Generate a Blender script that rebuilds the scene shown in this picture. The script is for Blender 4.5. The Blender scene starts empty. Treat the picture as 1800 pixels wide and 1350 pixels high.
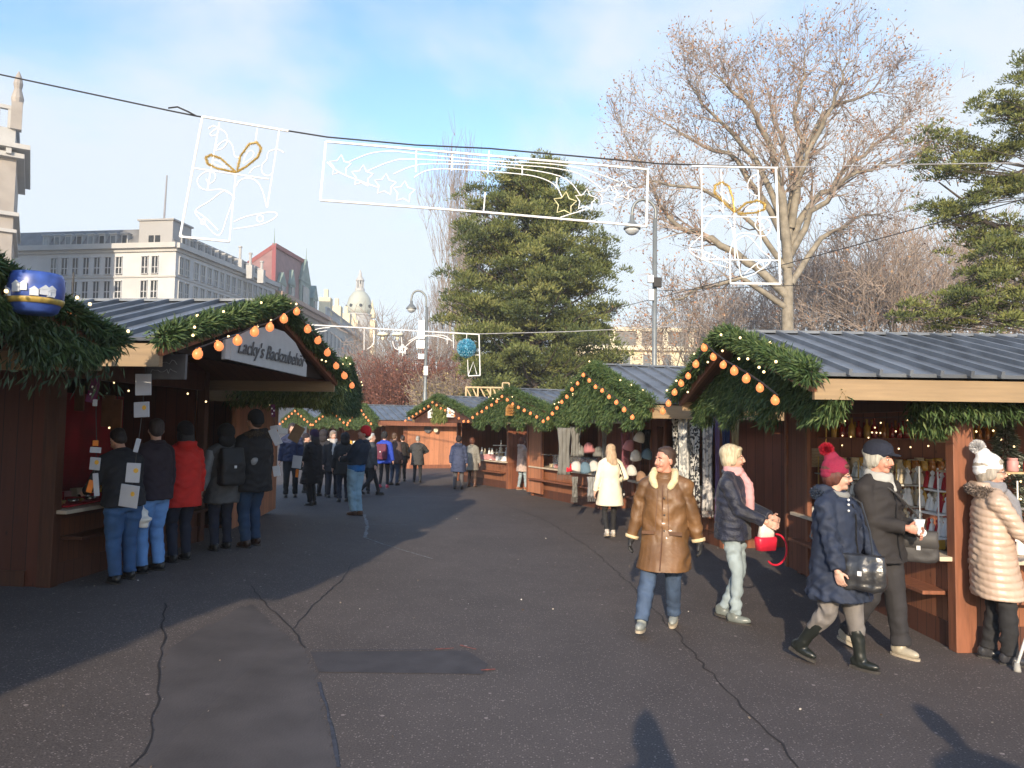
import bpy, math, random
import numpy as np
from mathutils import Vector, Matrix, noise
R = math.radians
random.seed(11)
rng = np.random.default_rng(11)
C = bpy.context.scene.collection
scene = bpy.context.scene

# ------------------------------------------------------------------ camera
CAMH = 1.92; F = 1300.0; PITCH = math.atan(73/1300); ROLL = 0.015
_fw = Vector((0, math.cos(PITCH), math.sin(PITCH)))
_u0 = Vector((0, -math.sin(PITCH), math.cos(PITCH)))
_r0 = Vector((1, 0, 0))
_rt = _r0*math.cos(ROLL) + _u0*math.sin(ROLL)
_up = -_r0*math.sin(ROLL) + _u0*math.cos(ROLL)
cam_d = bpy.data.cameras.new('camera'); cam = bpy.data.objects.new('camera', cam_d); C.objects.link(cam)
Mx = Matrix((( _rt.x, _up.x, -_fw.x, 0), (_rt.y, _up.y, -_fw.y, 0), (_rt.z, _up.z, -_fw.z, CAMH), (0, 0, 0, 1)))
cam.matrix_world = Mx
cam_d.sensor_width = 36; cam_d.lens = 36*F/1800; cam_d.clip_start = 0.05; cam_d.clip_end = 3000
scene.camera = cam

# ------------------------------------------------------------------ sky + sun
SUN_AZ = R(10); SUN_EL = R(18.3)
SUN_STRENGTH = 5.0; SKY_STRENGTH = 0.15; EXPOSURE = 0.32
world = bpy.data.worlds.new('World'); scene.world = world; world.use_nodes = True
wt = world.node_tree; wt.nodes.clear()
def N(t, kind, **kw):
    n = t.nodes.new(kind)
    for k, v in kw.items(): setattr(n, k, v)
    return n
def lk(t, a, b): t.links.new(a, b)
wo = N(wt, 'ShaderNodeOutputWorld'); bg = N(wt, 'ShaderNodeBackground')
sky = N(wt, 'ShaderNodeTexSky', sky_type='NISHITA', sun_disc=False, sun_elevation=SUN_EL, sun_rotation=R(190), altitude=150, air_density=1.0, dust_density=0.6, ozone_density=1.3)
tc = N(wt, 'ShaderNodeTexCoord'); sx = N(wt, 'ShaderNodeSeparateXYZ'); lk(wt, tc.outputs['Generated'], sx.inputs[0])
def mth(t, op, a, b=None, c=None):
    n = N(t, 'ShaderNodeMath', operation=op)
    for i, v in enumerate((a, b, c)):
        if v is None: continue
        if isinstance(v, (int, float)): n.inputs[i].default_value = v
        else: lk(t, v, n.inputs[i])
    return n.outputs[0]
zz = mth(wt, 'ADD', mth(wt, 'MAXIMUM', sx.outputs[2], 0.0), 0.16)
cx = N(wt, 'ShaderNodeCombineXYZ'); lk(wt, mth(wt, 'DIVIDE', sx.outputs[0], zz), cx.inputs[0]); lk(wt, mth(wt, 'DIVIDE', sx.outputs[1], zz), cx.inputs[1]); cx.inputs[2].default_value = 3.7
n1 = N(wt, 'ShaderNodeTexNoise'); n1.inputs['Scale'].default_value = 1.15; n1.inputs['Detail'].default_value = 7; n1.inputs['Roughness'].default_value = .52; n1.inputs['Distortion'].default_value = .35
lk(wt, cx.outputs[0], n1.inputs['Vector'])
# more cloud near the horizon
hz = N(wt, 'ShaderNodeMapRange'); hz.inputs[1].default_value = .25; hz.inputs[2].default_value = .40; hz.inputs[3].default_value = .42; hz.inputs[4].default_value = -.035
lk(wt, sx.outputs[2], hz.inputs[0])
xr = N(wt, 'ShaderNodeMapRange'); xr.inputs[1].default_value = -.1; xr.inputs[2].default_value = .6; xr.inputs[3].default_value = 0; xr.inputs[4].default_value = .17
lk(wt, sx.outputs[0], xr.inputs[0])
yr = N(wt, 'ShaderNodeMapRange'); yr.inputs[1].default_value = -.3; yr.inputs[2].default_value = .3; yr.inputs[3].default_value = -.3; yr.inputs[4].default_value = 0  # unseen sky behind the camera kept clearer of cloud to cut fill light
lk(wt, sx.outputs[1], yr.inputs[0])
cs = mth(wt, 'ADD', mth(wt, 'ADD', n1.outputs['Fac'], hz.outputs[0]), mth(wt, 'ADD', xr.outputs[0], yr.outputs[0]))
cr = N(wt, 'ShaderNodeMapRange'); cr.interpolation_type = 'SMOOTHSTEP'; cr.inputs[1].default_value = .47; cr.inputs[2].default_value = .72; lk(wt, cs, cr.inputs[0])
hs = N(wt, 'ShaderNodeHueSaturation'); hs.inputs['Saturation'].default_value = 1.15; hs.inputs['Value'].default_value = 1.9; lk(wt, sky.outputs[0], hs.inputs['Color'])
mxw = N(wt, 'ShaderNodeMix', data_type='RGBA'); lk(wt, mth(wt, 'MULTIPLY', cr.outputs[0], .9), mxw.inputs['Factor']); lk(wt, hs.outputs[0], mxw.inputs['A'])
mxw.inputs['B'].default_value = (4.75, 5.1, 5.4, 1)
lk(wt, mxw.outputs['Result'], bg.inputs['Color']); bg.inputs['Strength'].default_value = SKY_STRENGTH
lk(wt, bg.outputs[0], wo.inputs[0])
sd = bpy.data.lights.new('sun', 'SUN'); sun = bpy.data.objects.new('sun', sd); C.objects.link(sun)
sd.energy = SUN_STRENGTH; sd.angle = R(0.53); sd.color = (1.0, .83, .62)
sdir = Vector((math.sin(SUN_AZ)*math.cos(SUN_EL), math.cos(SUN_AZ)*math.cos(SUN_EL), -math.sin(SUN_EL)))
sun.rotation_euler = sdir.to_track_quat('-Z', 'Y').to_euler(); sun.location = (-5, -20, 15)
scene.view_settings.view_transform = 'Standard'; scene.view_settings.look = 'None'
scene.view_settings.exposure = EXPOSURE; scene.view_settings.gamma = 1
scene.cycles.max_bounces = 6; scene.cycles.transparent_max_bounces = 6

# ------------------------------------------------------------------ helpers
def ss(a, b, x):
    t = min(1, max(0, (x-a)/(b-a))); return t*t*(3-2*t)
def gz(x, y): return 0.20*ss(-1.8, -3.6, x)*ss(17, 12, y)
def ray(px, py): return _rt*((px-900)/F) + _up*((675-py)/F) + _fw
def P(px, py, y):
    d = ray(px, py); t = y/d.y; return Vector((0, 0, CAMH)) + d*t
def G(px, py):
    d = ray(px, py); z = 0
    for i in range(6):
        t = (z-CAMH)/d.z; p = Vector((0, 0, CAMH)) + d*t; z = gz(p.x, p.y)
    return Vector((p.x, p.y, z))

def tag(o, label=None, cat=None, group=None, kind=None):
    if label: o['label'] = label
    if cat: o['category'] = cat
    if group: o['group'] = group
    if kind: o['kind'] = kind
    return o
def thing(name, label, cat, loc=(0, 0, 0), rz=0, group=None):
    o = bpy.data.objects.new(name, None); C.objects.link(o); o.location = loc; o.rotation_euler = (0, 0, rz)
    o.empty_display_size = .1
    return tag(o, label, cat, group)
def kids(o): return [c for c in C.objects if c.parent == o]
def dup(o, loc=None, rz=None, label=None, scale=None, parent=None, ch=None):
    c = o.copy(); C.objects.link(c)
    if parent is not None: c.parent = parent
    if loc is not None: c.location = loc
    if rz is not None: c.rotation_euler = (0, 0, rz)
    if scale is not None: c.scale = (scale,)*3 if isinstance(scale, (int, float)) else scale
    if label: c['label'] = label
    for k in list(o.children): dup(k, parent=c)
    return c

class MB:
    def __init__(s): s.v = []; s.f = []; s.m = []
    def add(s, vs, fs, mi=0):
        n = len(s.v); s.v += [tuple(v) for v in vs]; s.f += [tuple(i+n for i in f) for f in fs]; s.m += [mi]*len(fs); return s
    def box(s, c, d, mi=0, rz=0, M=None):
        x, y, z = d[0]/2, d[1]/2, d[2]/2
        vs = [Vector(p) for p in ((-x,-y,-z),(x,-y,-z),(x,y,-z),(-x,y,-z),(-x,-y,z),(x,-y,z),(x,y,z),(-x,y,z))]
        if M is None: M = Matrix.Rotation(rz, 3, 'Z') if rz else None
        if M is not None: vs = [M @ v for v in vs]
        c = Vector(c)
        return s.add([v+c for v in vs], [(0,3,2,1),(4,5,6,7),(0,1,5,4),(1,2,6,5),(2,3,7,6),(3,0,4,7)], mi)
    def beam(s, a, b, w, h, mi=0):      # rectangular bar from a to b
        a = Vector(a); b = Vector(b); d = (b-a); L = d.length; q = d.to_track_quat('X', 'Z').to_matrix()
        return s.box((a+b)/2, (L, w, h), mi, M=q)
    def tube(s, pts, r, n=6, mi=0, cap=True, closed=False):
        pts = [Vector(p) for p in pts]; k = len(pts)
        rr = [r]*k if isinstance(r, (int, float)) else r
        vs = []; fs = []; prev = None
        for i, p in enumerate(pts):
            if closed: d = pts[(i+1) % k]-pts[i-1]
            else: d = pts[min(i+1, k-1)]-pts[max(i-1, 0)]
            if d.length < 1e-9: d = Vector((0, 0, 1))
            d.normalize()
            if prev is None:
                a = d.orthogonal().normalized()
            else:
                a = prev - d*prev.dot(d)
                a = a.normalized() if a.length > 1e-6 else d.orthogonal().normalized()
            prev = a; b = d.cross(a)
            for j in range(n):
                t = 2*math.pi*j/n; vs.append(p + (a*math.cos(t)+b*math.sin(t))*rr[i])
        m = k if closed else k-1
        for i in range(m):
            i2 = (i+1) % k
            for j in range(n): fs.append((i*n+j, i*n+(j+1) % n, i2*n+(j+1) % n, i2*n+j))
        if cap and not closed: fs.append(tuple(range(n-1, -1, -1))); fs.append(tuple(range((k-1)*n, k*n)))
        return s.add(vs, fs, mi)
    def lathe(s, prof, c=(0, 0, 0), n=16, mi=0):
        vs = []; fs = []; k = len(prof)
        for r, z in prof:
            for j in range(n):
                t = 2*math.pi*j/n; vs.append((c[0]+r*math.cos(t), c[1]+r*math.sin(t), c[2]+z))
        for i in range(k-1):
            for j in range(n): fs.append((i*n+j, i*n+(j+1) % n, (i+1)*n+(j+1) % n, (i+1)*n+j))
        fs.append(tuple(range(n-1, -1, -1))); fs.append(tuple(range((k-1)*n, k*n)))
        return s.add(vs, fs, mi)
    def ball(s, c, r, n=12, m=8, mi=0, M=None):
        if isinstance(r, (int, float)): r = (r, r, r)
        c = Vector(c); vs = [Vector((0, 0, -r[2]))]; fs = []
        for i in range(1, m):
            a = -math.pi/2+math.pi*i/m
            for j in range(n):
                t = 2*math.pi*j/n; vs.append(Vector((r[0]*math.cos(a)*math.cos(t), r[1]*math.cos(a)*math.sin(t), r[2]*math.sin(a))))
        vs.append(Vector((0, 0, r[2])))
        if M is not None: vs = [M @ v for v in vs]
        for j in range(n): fs.append((0, 1+(j+1) % n, 1+j))
        for i in range(m-2):
            for j in range(n): fs.append((1+i*n+j, 1+i*n+(j+1) % n, 1+(i+1)*n+(j+1) % n, 1+(i+1)*n+j))
        t = len(vs)-1
        for j in range(n): fs.append((t, 1+(m-2)*n+j, 1+(m-2)*n+(j+1) % n))
        return s.add([v+c for v in vs], fs, mi)
    def loft(s, rings, n=20, mi=0):      # rings: (cx,cy,cz,rx,ry[,exp])
        vs = []; fs = []; k = len(rings)
        for g in rings:
            e = g[5] if len(g) > 5 else 1.0
            for j in range(n):
                t = 2*math.pi*j/n; ct, st = math.cos(t), math.sin(t)
                vs.append((g[0]+g[3]*math.copysign(abs(ct)**e, ct), g[1]+g[4]*math.copysign(abs(st)**e, st), g[2]))
        for i in range(k-1):
            for j in range(n): fs.append((i*n+j, i*n+(j+1) % n, (i+1)*n+(j+1) % n, (i+1)*n+j))
        fs.append(tuple(range(n-1, -1, -1))); fs.append(tuple(range((k-1)*n, k*n)))
        return s.add(vs, fs, mi)
    def prism(s, poly, ext, mi=0):
        poly = [Vector(p) for p in poly]; ext = Vector(ext); k = len(poly)
        nrm = Vector((0, 0, 0))
        for i in range(k): nrm += poly[i].cross(poly[(i+1) % k])
        if nrm.dot(ext) > 0: poly.reverse()
        vs = poly + [p+ext for p in poly]
        fs = [tuple(range(k)), tuple(range(2*k-1, k-1, -1))] + [((i+1) % k, i, k+i, k+(i+1) % k) for i in range(k)]
        return s.add(vs, fs, mi)
    def quad(s, a, b, c, d, mi=0): return s.add([a, b, c, d], [(0, 1, 2, 3)], mi)
    def mesh(s, name, mats, smooth=False):
        me = bpy.data.meshes.new(name); me.from_pydata(s.v, [], s.f)
        for m in (mats if isinstance(mats, (list, tuple)) else [mats]): me.materials.append(m)
        if any(s.m): me.polygons.foreach_set('material_index', s.m)
        if smooth: me.polygons.foreach_set('use_smooth', [True]*len(s.f))
        me.update(); return me
    def build(s, name, mats, parent=None, smooth=False, bevel=0, loc=None):
        o = bpy.data.objects.new(name, s.mesh(name, mats, smooth)); C.objects.link(o)
        if parent is not None: o.parent = parent
        if loc is not None: o.location = loc
        if bevel:
            b = o.modifiers.new('bevel', 'BEVEL'); b.width = bevel; b.segments = 2; b.limit_method = 'ANGLE'
        return o

def leaves(name, pts, dirs, L, W, mat, parent=None, tone=None, fold=0.0, jit=.3):
    """many small leaf faces; pts, dirs arrays (n,3)"""
    pts = np.asarray(pts, float); n = len(pts)
    d = np.asarray(dirs, float)+rng.normal(0, jit, (n, 3)); d /= np.linalg.norm(d, axis=1)[:, None]+1e-9
    r = rng.normal(0, 1, (n, 3)); s_ = np.cross(d, r); s_ /= np.linalg.norm(s_, axis=1)[:, None]+1e-9
    L = (np.asarray(L)*rng.uniform(.7, 1.25, n))[:, None]; W = (np.asarray(W)*rng.uniform(.7, 1.3, n))[:, None]
    v = np.empty((n, 4, 3)); v[:, 0] = pts; v[:, 1] = pts+d*L*.45+s_*W*.5; v[:, 2] = pts+d*L; v[:, 3] = pts+d*L*.45-s_*W*.5
    me = bpy.data.meshes.new(name); me.vertices.add(n*4); me.vertices.foreach_set('co', v.ravel())
    me.loops.add(n*4); me.loops.foreach_set('vertex_index', np.arange(n*4))
    me.polygons.add(n); me.polygons.foreach_set('loop_start', np.arange(0, n*4, 4)); me.polygons.foreach_set('loop_total', np.full(n, 4))
    a = me.attributes.new('tone', 'FLOAT', 'FACE')
    t = rng.uniform(0, 1, n) if tone is None else np.clip(np.asarray(tone)+rng.normal(0, .13, n), 0, 1)
    a.data.foreach_set('value', t.astype(np.float32))
    me.materials.append(mat); me.update(calc_edges=True)
    o = bpy.data.objects.new(name, me); C.objects.link(o)
    if parent is not None: o.parent = parent
    return o

# ------------------------------------------------------------------ materials
_M = {}
def mat(name, col, rough=.7, metal=0, var=.18, scale=8, bump=0, bscale=60, stretch=(1, 1, 1), emit=0, spec=.5, sheen=0, coat=0, det=4):
    if name in _M: return _M[name]
    m = bpy.data.materials.new(name); m.use_nodes = True; t = m.node_tree; b = t.nodes['Principled BSDF']; _M[name] = m
    b.inputs['Roughness'].default_value = rough; b.inputs['Metallic'].default_value = metal
    b.inputs['Specular IOR Level'].default_value = spec
    if sheen: b.inputs['Sheen Weight'].default_value = sheen
    if coat: b.inputs['Coat Weight'].default_value = coat
    tcn = N(t, 'ShaderNodeTexCoord'); mp = N(t, 'ShaderNodeMapping'); mp.inputs['Scale'].default_value = stretch; lk(t, tcn.outputs['Object'], mp.inputs[0])
    nz = N(t, 'ShaderNodeTexNoise'); nz.inputs['Scale'].default_value = scale; nz.inputs['Detail'].default_value = det; lk(t, mp.outputs[0], nz.inputs['Vector'])
    mr = N(t, 'ShaderNodeMapRange'); mr.inputs[1].default_value = .3; mr.inputs[2].default_value = .7; mr.inputs[3].default_value = 1-var; mr.inputs[4].default_value = 1+var; lk(t, nz.outputs['Fac'], mr.inputs[0])
    mx = N(t, 'ShaderNodeVectorMath', operation='SCALE'); mx.inputs[0].default_value = col[:3]; lk(t, mr.outputs[0], mx.inputs['Scale'])
    lk(t, mx.outputs[0], b.inputs['Base Color'])
    if emit:
        b.inputs['Emission Color'].default_value = (*col[:3], 1); b.inputs['Emission Strength'].default_value = emit
    if bump:
        n2 = N(t, 'ShaderNodeTexNoise'); n2.inputs['Scale'].default_value = bscale; n2.inputs['Detail'].default_value = 3; lk(t, mp.outputs[0], n2.inputs['Vector'])
        bp = N(t, 'ShaderNodeBump'); bp.inputs['Strength'].default_value = bump; bp.inputs['Distance'].default_value = .01; lk(t, n2.outputs['Fac'], bp.inputs['Height']); lk(t, bp.outputs[0], b.inputs['Normal'])
    m.diffuse_color = (*col[:3], 1)
    return m
def leafmat(name, c0, c1, c2=None, rough=.6, trans=.0):
    m = bpy.data.materials.new(name); m.use_nodes = True; t = m.node_tree; b = t.nodes['Principled BSDF']
    a = N(t, 'ShaderNodeAttribute', attribute_name='tone'); r = N(t, 'ShaderNodeValToRGB')
    r.color_ramp.elements[0].color = (*c0, 1); r.color_ramp.elements[1].color = (*c1, 1)
    if c2:
        r.color_ramp.elements[1].position = .6; e = r.color_ramp.elements.new(1.0); e.color = (*c2, 1)
    lk(t, a.outputs['Fac'], r.inputs[0]); lk(t, r.outputs[0], b.inputs['Base Color']); b.inputs['Roughness'].default_value = rough
    b.inputs['Specular IOR Level'].default_value = .3
    if trans: b.inputs['Subsurface Weight'].default_value = 0
    m.diffuse_color = (*c1, 1)
    return m
def woodmat(name, col, plank=.14, axis='y', var=.3, rough=.6, groove=.6):
    """boards: grooves every plank metres along an object axis, grain along z (or x for 'z' axis)"""
    m = bpy.data.materials.new(name); m.use_nodes = True; t = m.node_tree; b = t.nodes['Principled BSDF']
    tcn = N(t, 'ShaderNodeTexCoord'); sp = N(t, 'ShaderNodeSeparateXYZ'); lk(t, tcn.outputs['Object'], sp.inputs[0])
    if axis == 'h': co = mth(t, 'ADD', sp.outputs[0], sp.outputs[1])          # vertical boards on either wall direction
    else: co = sp.outputs[{'x': 0, 'y': 1, 'z': 2}[axis]]
    k = mth(t, 'DIVIDE', co, plank); fr = mth(t, 'FRACT', k); fl = mth(t, 'FLOOR', k)
    wn = N(t, 'ShaderNodeTexWhiteNoise', noise_dimensions='1D'); lk(t, fl, wn.inputs['W'])
    mp = N(t, 'ShaderNodeMapping'); mp.inputs['Scale'].default_value = (3, 3, 40) if axis == 'z' else (30, 30, 2.2); lk(t, tcn.outputs['Object'], mp.inputs[0])
    nz = N(t, 'ShaderNodeTexNoise'); nz.inputs['Scale'].default_value = 1; nz.inputs['Detail'].default_value = 5; lk(t, mp.outputs[0], nz.inputs['Vector'])
    nb = N(t, 'ShaderNodeTexNoise'); nb.inputs['Scale'].default_value = 1.6; nb.inputs['Detail'].default_value = 3; lk(t, tcn.outputs['Object'], nb.inputs['Vector'])
    v = mth(t, 'ADD', mth(t, 'MULTIPLY', mth(t, 'SUBTRACT', nz.outputs['Fac'], .5), var*1.6), mth(t, 'MULTIPLY', mth(t, 'SUBTRACT', wn.outputs[0], .5), var*.8))
    v = mth(t, 'ADD', v, mth(t, 'MULTIPLY', mth(t, 'SUBTRACT', nb.outputs['Fac'], .5), var*1.4))
    v = mth(t, 'ADD', v, 1.0)
    g = mth(t, 'LESS_THAN', mth(t, 'ABSOLUTE', mth(t, 'SUBTRACT', fr, .5)), .47)
    mk = N(t, 'ShaderNodeMapping'); mk.inputs['Scale'].default_value = (1, 1, 1.0) if axis == 'z' else (5.5, 5.5, 2.6); lk(t, tcn.outputs['Object'], mk.inputs[0])
    vk = N(t, 'ShaderNodeTexVoronoi'); vk.inputs['Scale'].default_value = 1.3; lk(t, mk.outputs[0], vk.inputs['Vector'])
    kn = N(t, 'ShaderNodeMapRange'); kn.inputs[1].default_value = .03; kn.inputs[2].default_value = .11; kn.inputs[3].default_value = .45; kn.inputs[4].default_value = 1; lk(t, vk.outputs['Distance'], kn.inputs[0]); v = mth(t, 'MULTIPLY', v, kn.outputs[0])
    v = mth(t, 'MULTIPLY', v, mth(t, 'ADD', mth(t, 'MULTIPLY', g, groove), 1-groove))
    mx = N(t, 'ShaderNodeVectorMath', operation='SCALE'); mx.inputs[0].default_value = col; lk(t, v, mx.inputs['Scale']); lk(t, mx.outputs[0], b.inputs['Base Color'])
    bp = N(t, 'ShaderNodeBump'); bp.inputs['Strength'].default_value = .5; bp.inputs['Distance'].default_value = .01; lk(t, mth(t, 'ADD', g, mth(t, 'MULTIPLY', nz.outputs['Fac'], .15)), bp.inputs['Height']); lk(t, bp.outputs[0], b.inputs['Normal'])
    b.inputs['Roughness'].default_value = rough
    m.diffuse_color = (*col, 1)
    return m

W_RED = woodmat('wood_reddish', (.21, .070, .036), .16, 'h')
W_ORG = woodmat('wood_orange', (.48, .20, .10), .22, 'h', groove=.35)
W_REDD = woodmat('wood_red_brown_shade_tint', (.10, .024, .010), .16, 'h'); W_SLATD = woodmat('wood_slats_shade_tint', (.12, .038, .014), .085, 'h', groove=.75); W_TRIMD = mat('wood_trim_shade_tint', (.08, .026, .011), .55, var=.25, scale=3, stretch=(8, 8, 1))  # darker copies of the stall wood, shade of the left row put into the colour
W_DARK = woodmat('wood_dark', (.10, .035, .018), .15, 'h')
W_SLAT = woodmat('wood_counter_slats', (.27, .105, .05), .085, 'h', groove=.75)
W_FASC = woodmat('wood_fascia', (.34, .235, .13), .5, 'z', groove=.1)
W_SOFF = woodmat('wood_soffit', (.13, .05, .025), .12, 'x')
W_TRIM = mat('wood_trim', (.235, .088, .045), .55, var=.25, scale=3, stretch=(8, 8, 1))
W_PALE = mat('wood_pale', (.50, .36, .20), .6, var=.2, scale=3, stretch=(8, 8, 1))
def roofmat():
    m = mat('roof_sheet', (.16, .178, .205), .45, metal=.25, var=.34, scale=2.3, bump=.15, bscale=9, det=6)
    return m
ROOF = roofmat(); ROOFE = mat('roof_edge_metal', (.10, .12, .15), .4, metal=.4, var=.15)
CREAM = mat('counter_top', (.60, .50, .38), .5, var=.12)
BLACKM = mat('black_metal', (.02, .02, .022), .4, metal=.5)
FIR = leafmat('fir_needles', (.020, .045, .016), (.065, .115, .036), (.13, .17, .06))
FIRD = leafmat('fir_needles_dark', (.012, .028, .012), (.035, .06, .025), (.07, .10, .045))
FIRY = leafmat('fir_needles_yellow', (.05, .075, .018), (.14, .17, .04), (.24, .25, .08))
BULB = mat('bulb_glow', (.55, .13, .03), .4, var=.02, emit=1.0); BULB.node_tree.nodes['Principled BSDF'].inputs['Emission Color'].default_value = (.85, .26, .09, 1)
FAIRY = mat('fairy_light_glow', (1.0, .72, .36), .3, var=.02, emit=2.2)
CABLE = mat('cable_dark', (.03, .028, .028), .6)
WHITE = mat('white_paint', (.80, .80, .78), .45, var=.04)
# ------------------------------------------------------------------ ground
def ground_mat():
    m = bpy.data.materials.new('asphalt'); m.use_nodes = True; t = m.node_tree; b = t.nodes['Principled BSDF']
    tcn = N(t, 'ShaderNodeTexCoord')
    def nz(scale, det=3, rough=.6):
        n = N(t, 'ShaderNodeTexNoise'); n.inputs['Scale'].default_value = scale; n.inputs['Detail'].default_value = det; n.inputs['Roughness'].default_value = rough; lk(t, tcn.outputs['Object'], n.inputs['Vector']); return n.outputs['Fac']
    big = nz(.35, 4); mid = nz(2.4, 4); fine = nz(85, 2, .7)
    vo = N(t, 'ShaderNodeTexVoronoi'); vo.inputs['Scale'].default_value = 62; lk(t, tcn.outputs['Object'], vo.inputs['Vector'])
    sc = N(t, 'ShaderNodeSeparateColor'); lk(t, vo.outputs['Color'], sc.inputs[0])
    chip = mth(t, 'MULTIPLY', mth(t, 'GREATER_THAN', sc.outputs[0], .80), mth(t, 'LESS_THAN', vo.outputs['Distance'], .36))
    vo2 = N(t, 'ShaderNodeTexVoronoi'); vo2.inputs['Scale'].default_value = 7; lk(t, tcn.outputs['Object'], vo2.inputs['Vector'])
    s2 = N(t, 'ShaderNodeSeparateColor'); lk(t, vo2.outputs['Color'], s2.inputs[0])
    spot = mth(t, 'MULTIPLY', mth(t, 'GREATER_THAN', s2.outputs[1], .80), mth(t, 'LESS_THAN', vo2.outputs['Distance'], .10))
    v = mth(t, 'ADD', mth(t, 'MULTIPLY', mth(t, 'SUBTRACT', big, .5), .8), mth(t, 'MULTIPLY', mth(t, 'SUBTRACT', mid, .5), .45))
    v = mth(t, 'ADD', v, mth(t, 'MULTIPLY', mth(t, 'SUBTRACT', fine, .5), 2.0)); v = mth(t, 'ADD', v, 1.0)
    v = mth(t, 'ADD', v, mth(t, 'MULTIPLY', chip, 1.5)); v = mth(t, 'ADD', v, mth(t, 'MULTIPLY', spot, 2.2))
    mx = N(t, 'ShaderNodeVectorMath', operation='SCALE'); mx.inputs[0].default_value = (.090, .074, .068); lk(t, v, mx.inputs['Scale']); lk(t, mx.outputs[0], b.inputs['Base Color'])
    b.inputs['Roughness'].default_value = .8
    bp = N(t, 'ShaderNodeBump'); bp.inputs['Strength'].default_value = .35; bp.inputs['Distance'].default_value = .006; lk(t, mth(t, 'ADD', mth(t, 'MULTIPLY', chip, .5), fine), bp.inputs['Height']); lk(t, bp.outputs[0], b.inputs['Normal'])
    return m
ASPH = ground_mat()
xs = sorted(set([-420, -300, -100, -40, -20, -12] + [round(-8+.4*i, 2) for i in range(20)] + [0, 4, 8, 15, 30, 80, 300, 420]))
ys = sorted(set([-60, -20, -8] + [round(-4+.8*i, 2) for i in range(30)] + [22, 30, 50, 100, 250, 420]))
g = MB(); g.v = [(x, y, gz(x, y)) for y in ys for x in xs]; nx = len(xs)
g.f = [(j*nx+i, j*nx+i+1, (j+1)*nx+i+1, (j+1)*nx+i) for j in range(len(ys)-1) for i in range(nx-1)]; g.m = [0]*len(g.f)
go = g.build('ground', ASPH, smooth=True); tag(go, 'dark grey asphalt of the market lane', kind='structure')
def gzi(x, y):
    i = max(0, min(len(xs)-2, int(np.searchsorted(xs, x))-1)); j = max(0, min(len(ys)-2, int(np.searchsorted(ys, y))-1))
    u = (x-xs[i])/(xs[i+1]-xs[i]); v = (y-ys[j])/(ys[j+1]-ys[j]); a, b, c, d = gz(xs[i], ys[j]), gz(xs[i+1], ys[j]), gz(xs[i], ys[j+1]), gz(xs[i+1], ys[j+1])
    return max((a*(1-u)+b*u)*(1-v)+(c*(1-u)+d*u)*v, a+(b-a)*u+(d-b)*v if u > v else a+(d-c)*u+(c-a)*v)
# cracks, patches and chalk lines as thin sheets on the asphalt
def strip(name, pix, w, m, label, lift=.004, jag=.012):
    pts = [G(*p) for p in pix]; fine = []
    for a, b in zip(pts[:-1], pts[1:]):
        k = max(2, int((b-a).length/.12))
        for i in range(k): fine.append(a.lerp(b, i/k))
    fine.append(pts[-1]); s = MB(); L = []
    for i, p in enumerate(fine):
        d = fine[min(i+1, len(fine)-1)]-fine[max(i-1, 0)]; d.z = 0; d.normalize(); nrm = Vector((-d.y, d.x, 0))
        o = nrm*random.uniform(-jag, jag); ww = w*random.uniform(.5, 1.3)/2
        for q in (p+o-nrm*ww, p+o+nrm*ww): L.append((q.x, q.y, gzi(q.x, q.y)+lift))
    s.add(L, [(2*i+2, 2*i+3, 2*i+1, 2*i) for i in range(len(fine)-1)])
    o = s.build(name, m); tag(o, label, kind='structure'); return o
CR = mat('tar_crack', (.026, .022, .022), .7); PT = mat('asphalt_patch', (.058, .052, .055), .75, var=.2, scale=5, bump=.3, bscale=70)
BL = mat('faint_blue_paint', (.045, .05, .068), .8, var=.4, scale=20); RD = mat('faint_red_paint', (.30, .08, .06), .8, var=.5, scale=25); CH = mat('chalk', (.20, .21, .22), .9, var=.5, scale=18)
strip('asphalt_crack', [(290, 1060), (285, 1150), (275, 1230), (262, 1300), (235, 1350)], .013, CR, 'long dark crack across the near asphalt left', jag=.02)
strip('asphalt_crack', [(440, 1030), (470, 1065), (515, 1105), (535, 1140)], .015, CR, 'short dark crack bending towards the repair patch')
strip('asphalt_crack', [(515, 1105), (545, 1070), (600, 1020), (620, 990)], .014, CR, 'thin crack branching up to the shadow edge')
strip('asphalt_crack', [(880, 885), (960, 915), (1040, 965), (1110, 1030), (1190, 1115), (1240, 1175), (1290, 1230), (1350, 1290), (1410, 1350)], .014, CR, 'long crack winding past the man in the leather coat', jag=.03)
strip('asphalt_crack', [(560, 1200), (575, 1250), (590, 1310), (596, 1350)], .025, BL, 'faint blue seam beside the repair patch', jag=.006)
pp = [G(*p) for p in ((545, 1146), (820, 1144), (858, 1168), (848, 1186), (560, 1182))]
s = MB(); s.add([(p.x, p.y, .004) for p in pp], [tuple(range(len(pp)-1, -1, -1))]); tag(s.build('asphalt_patch', PT), 'smooth rectangular repair patch in the asphalt', kind='structure')
pp = [G(*p) for p in ((292, 1140), (455, 1058), (530, 1140), (560, 1200), (592, 1349), (600, 1500), (200, 1500), (262, 1300))]

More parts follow.
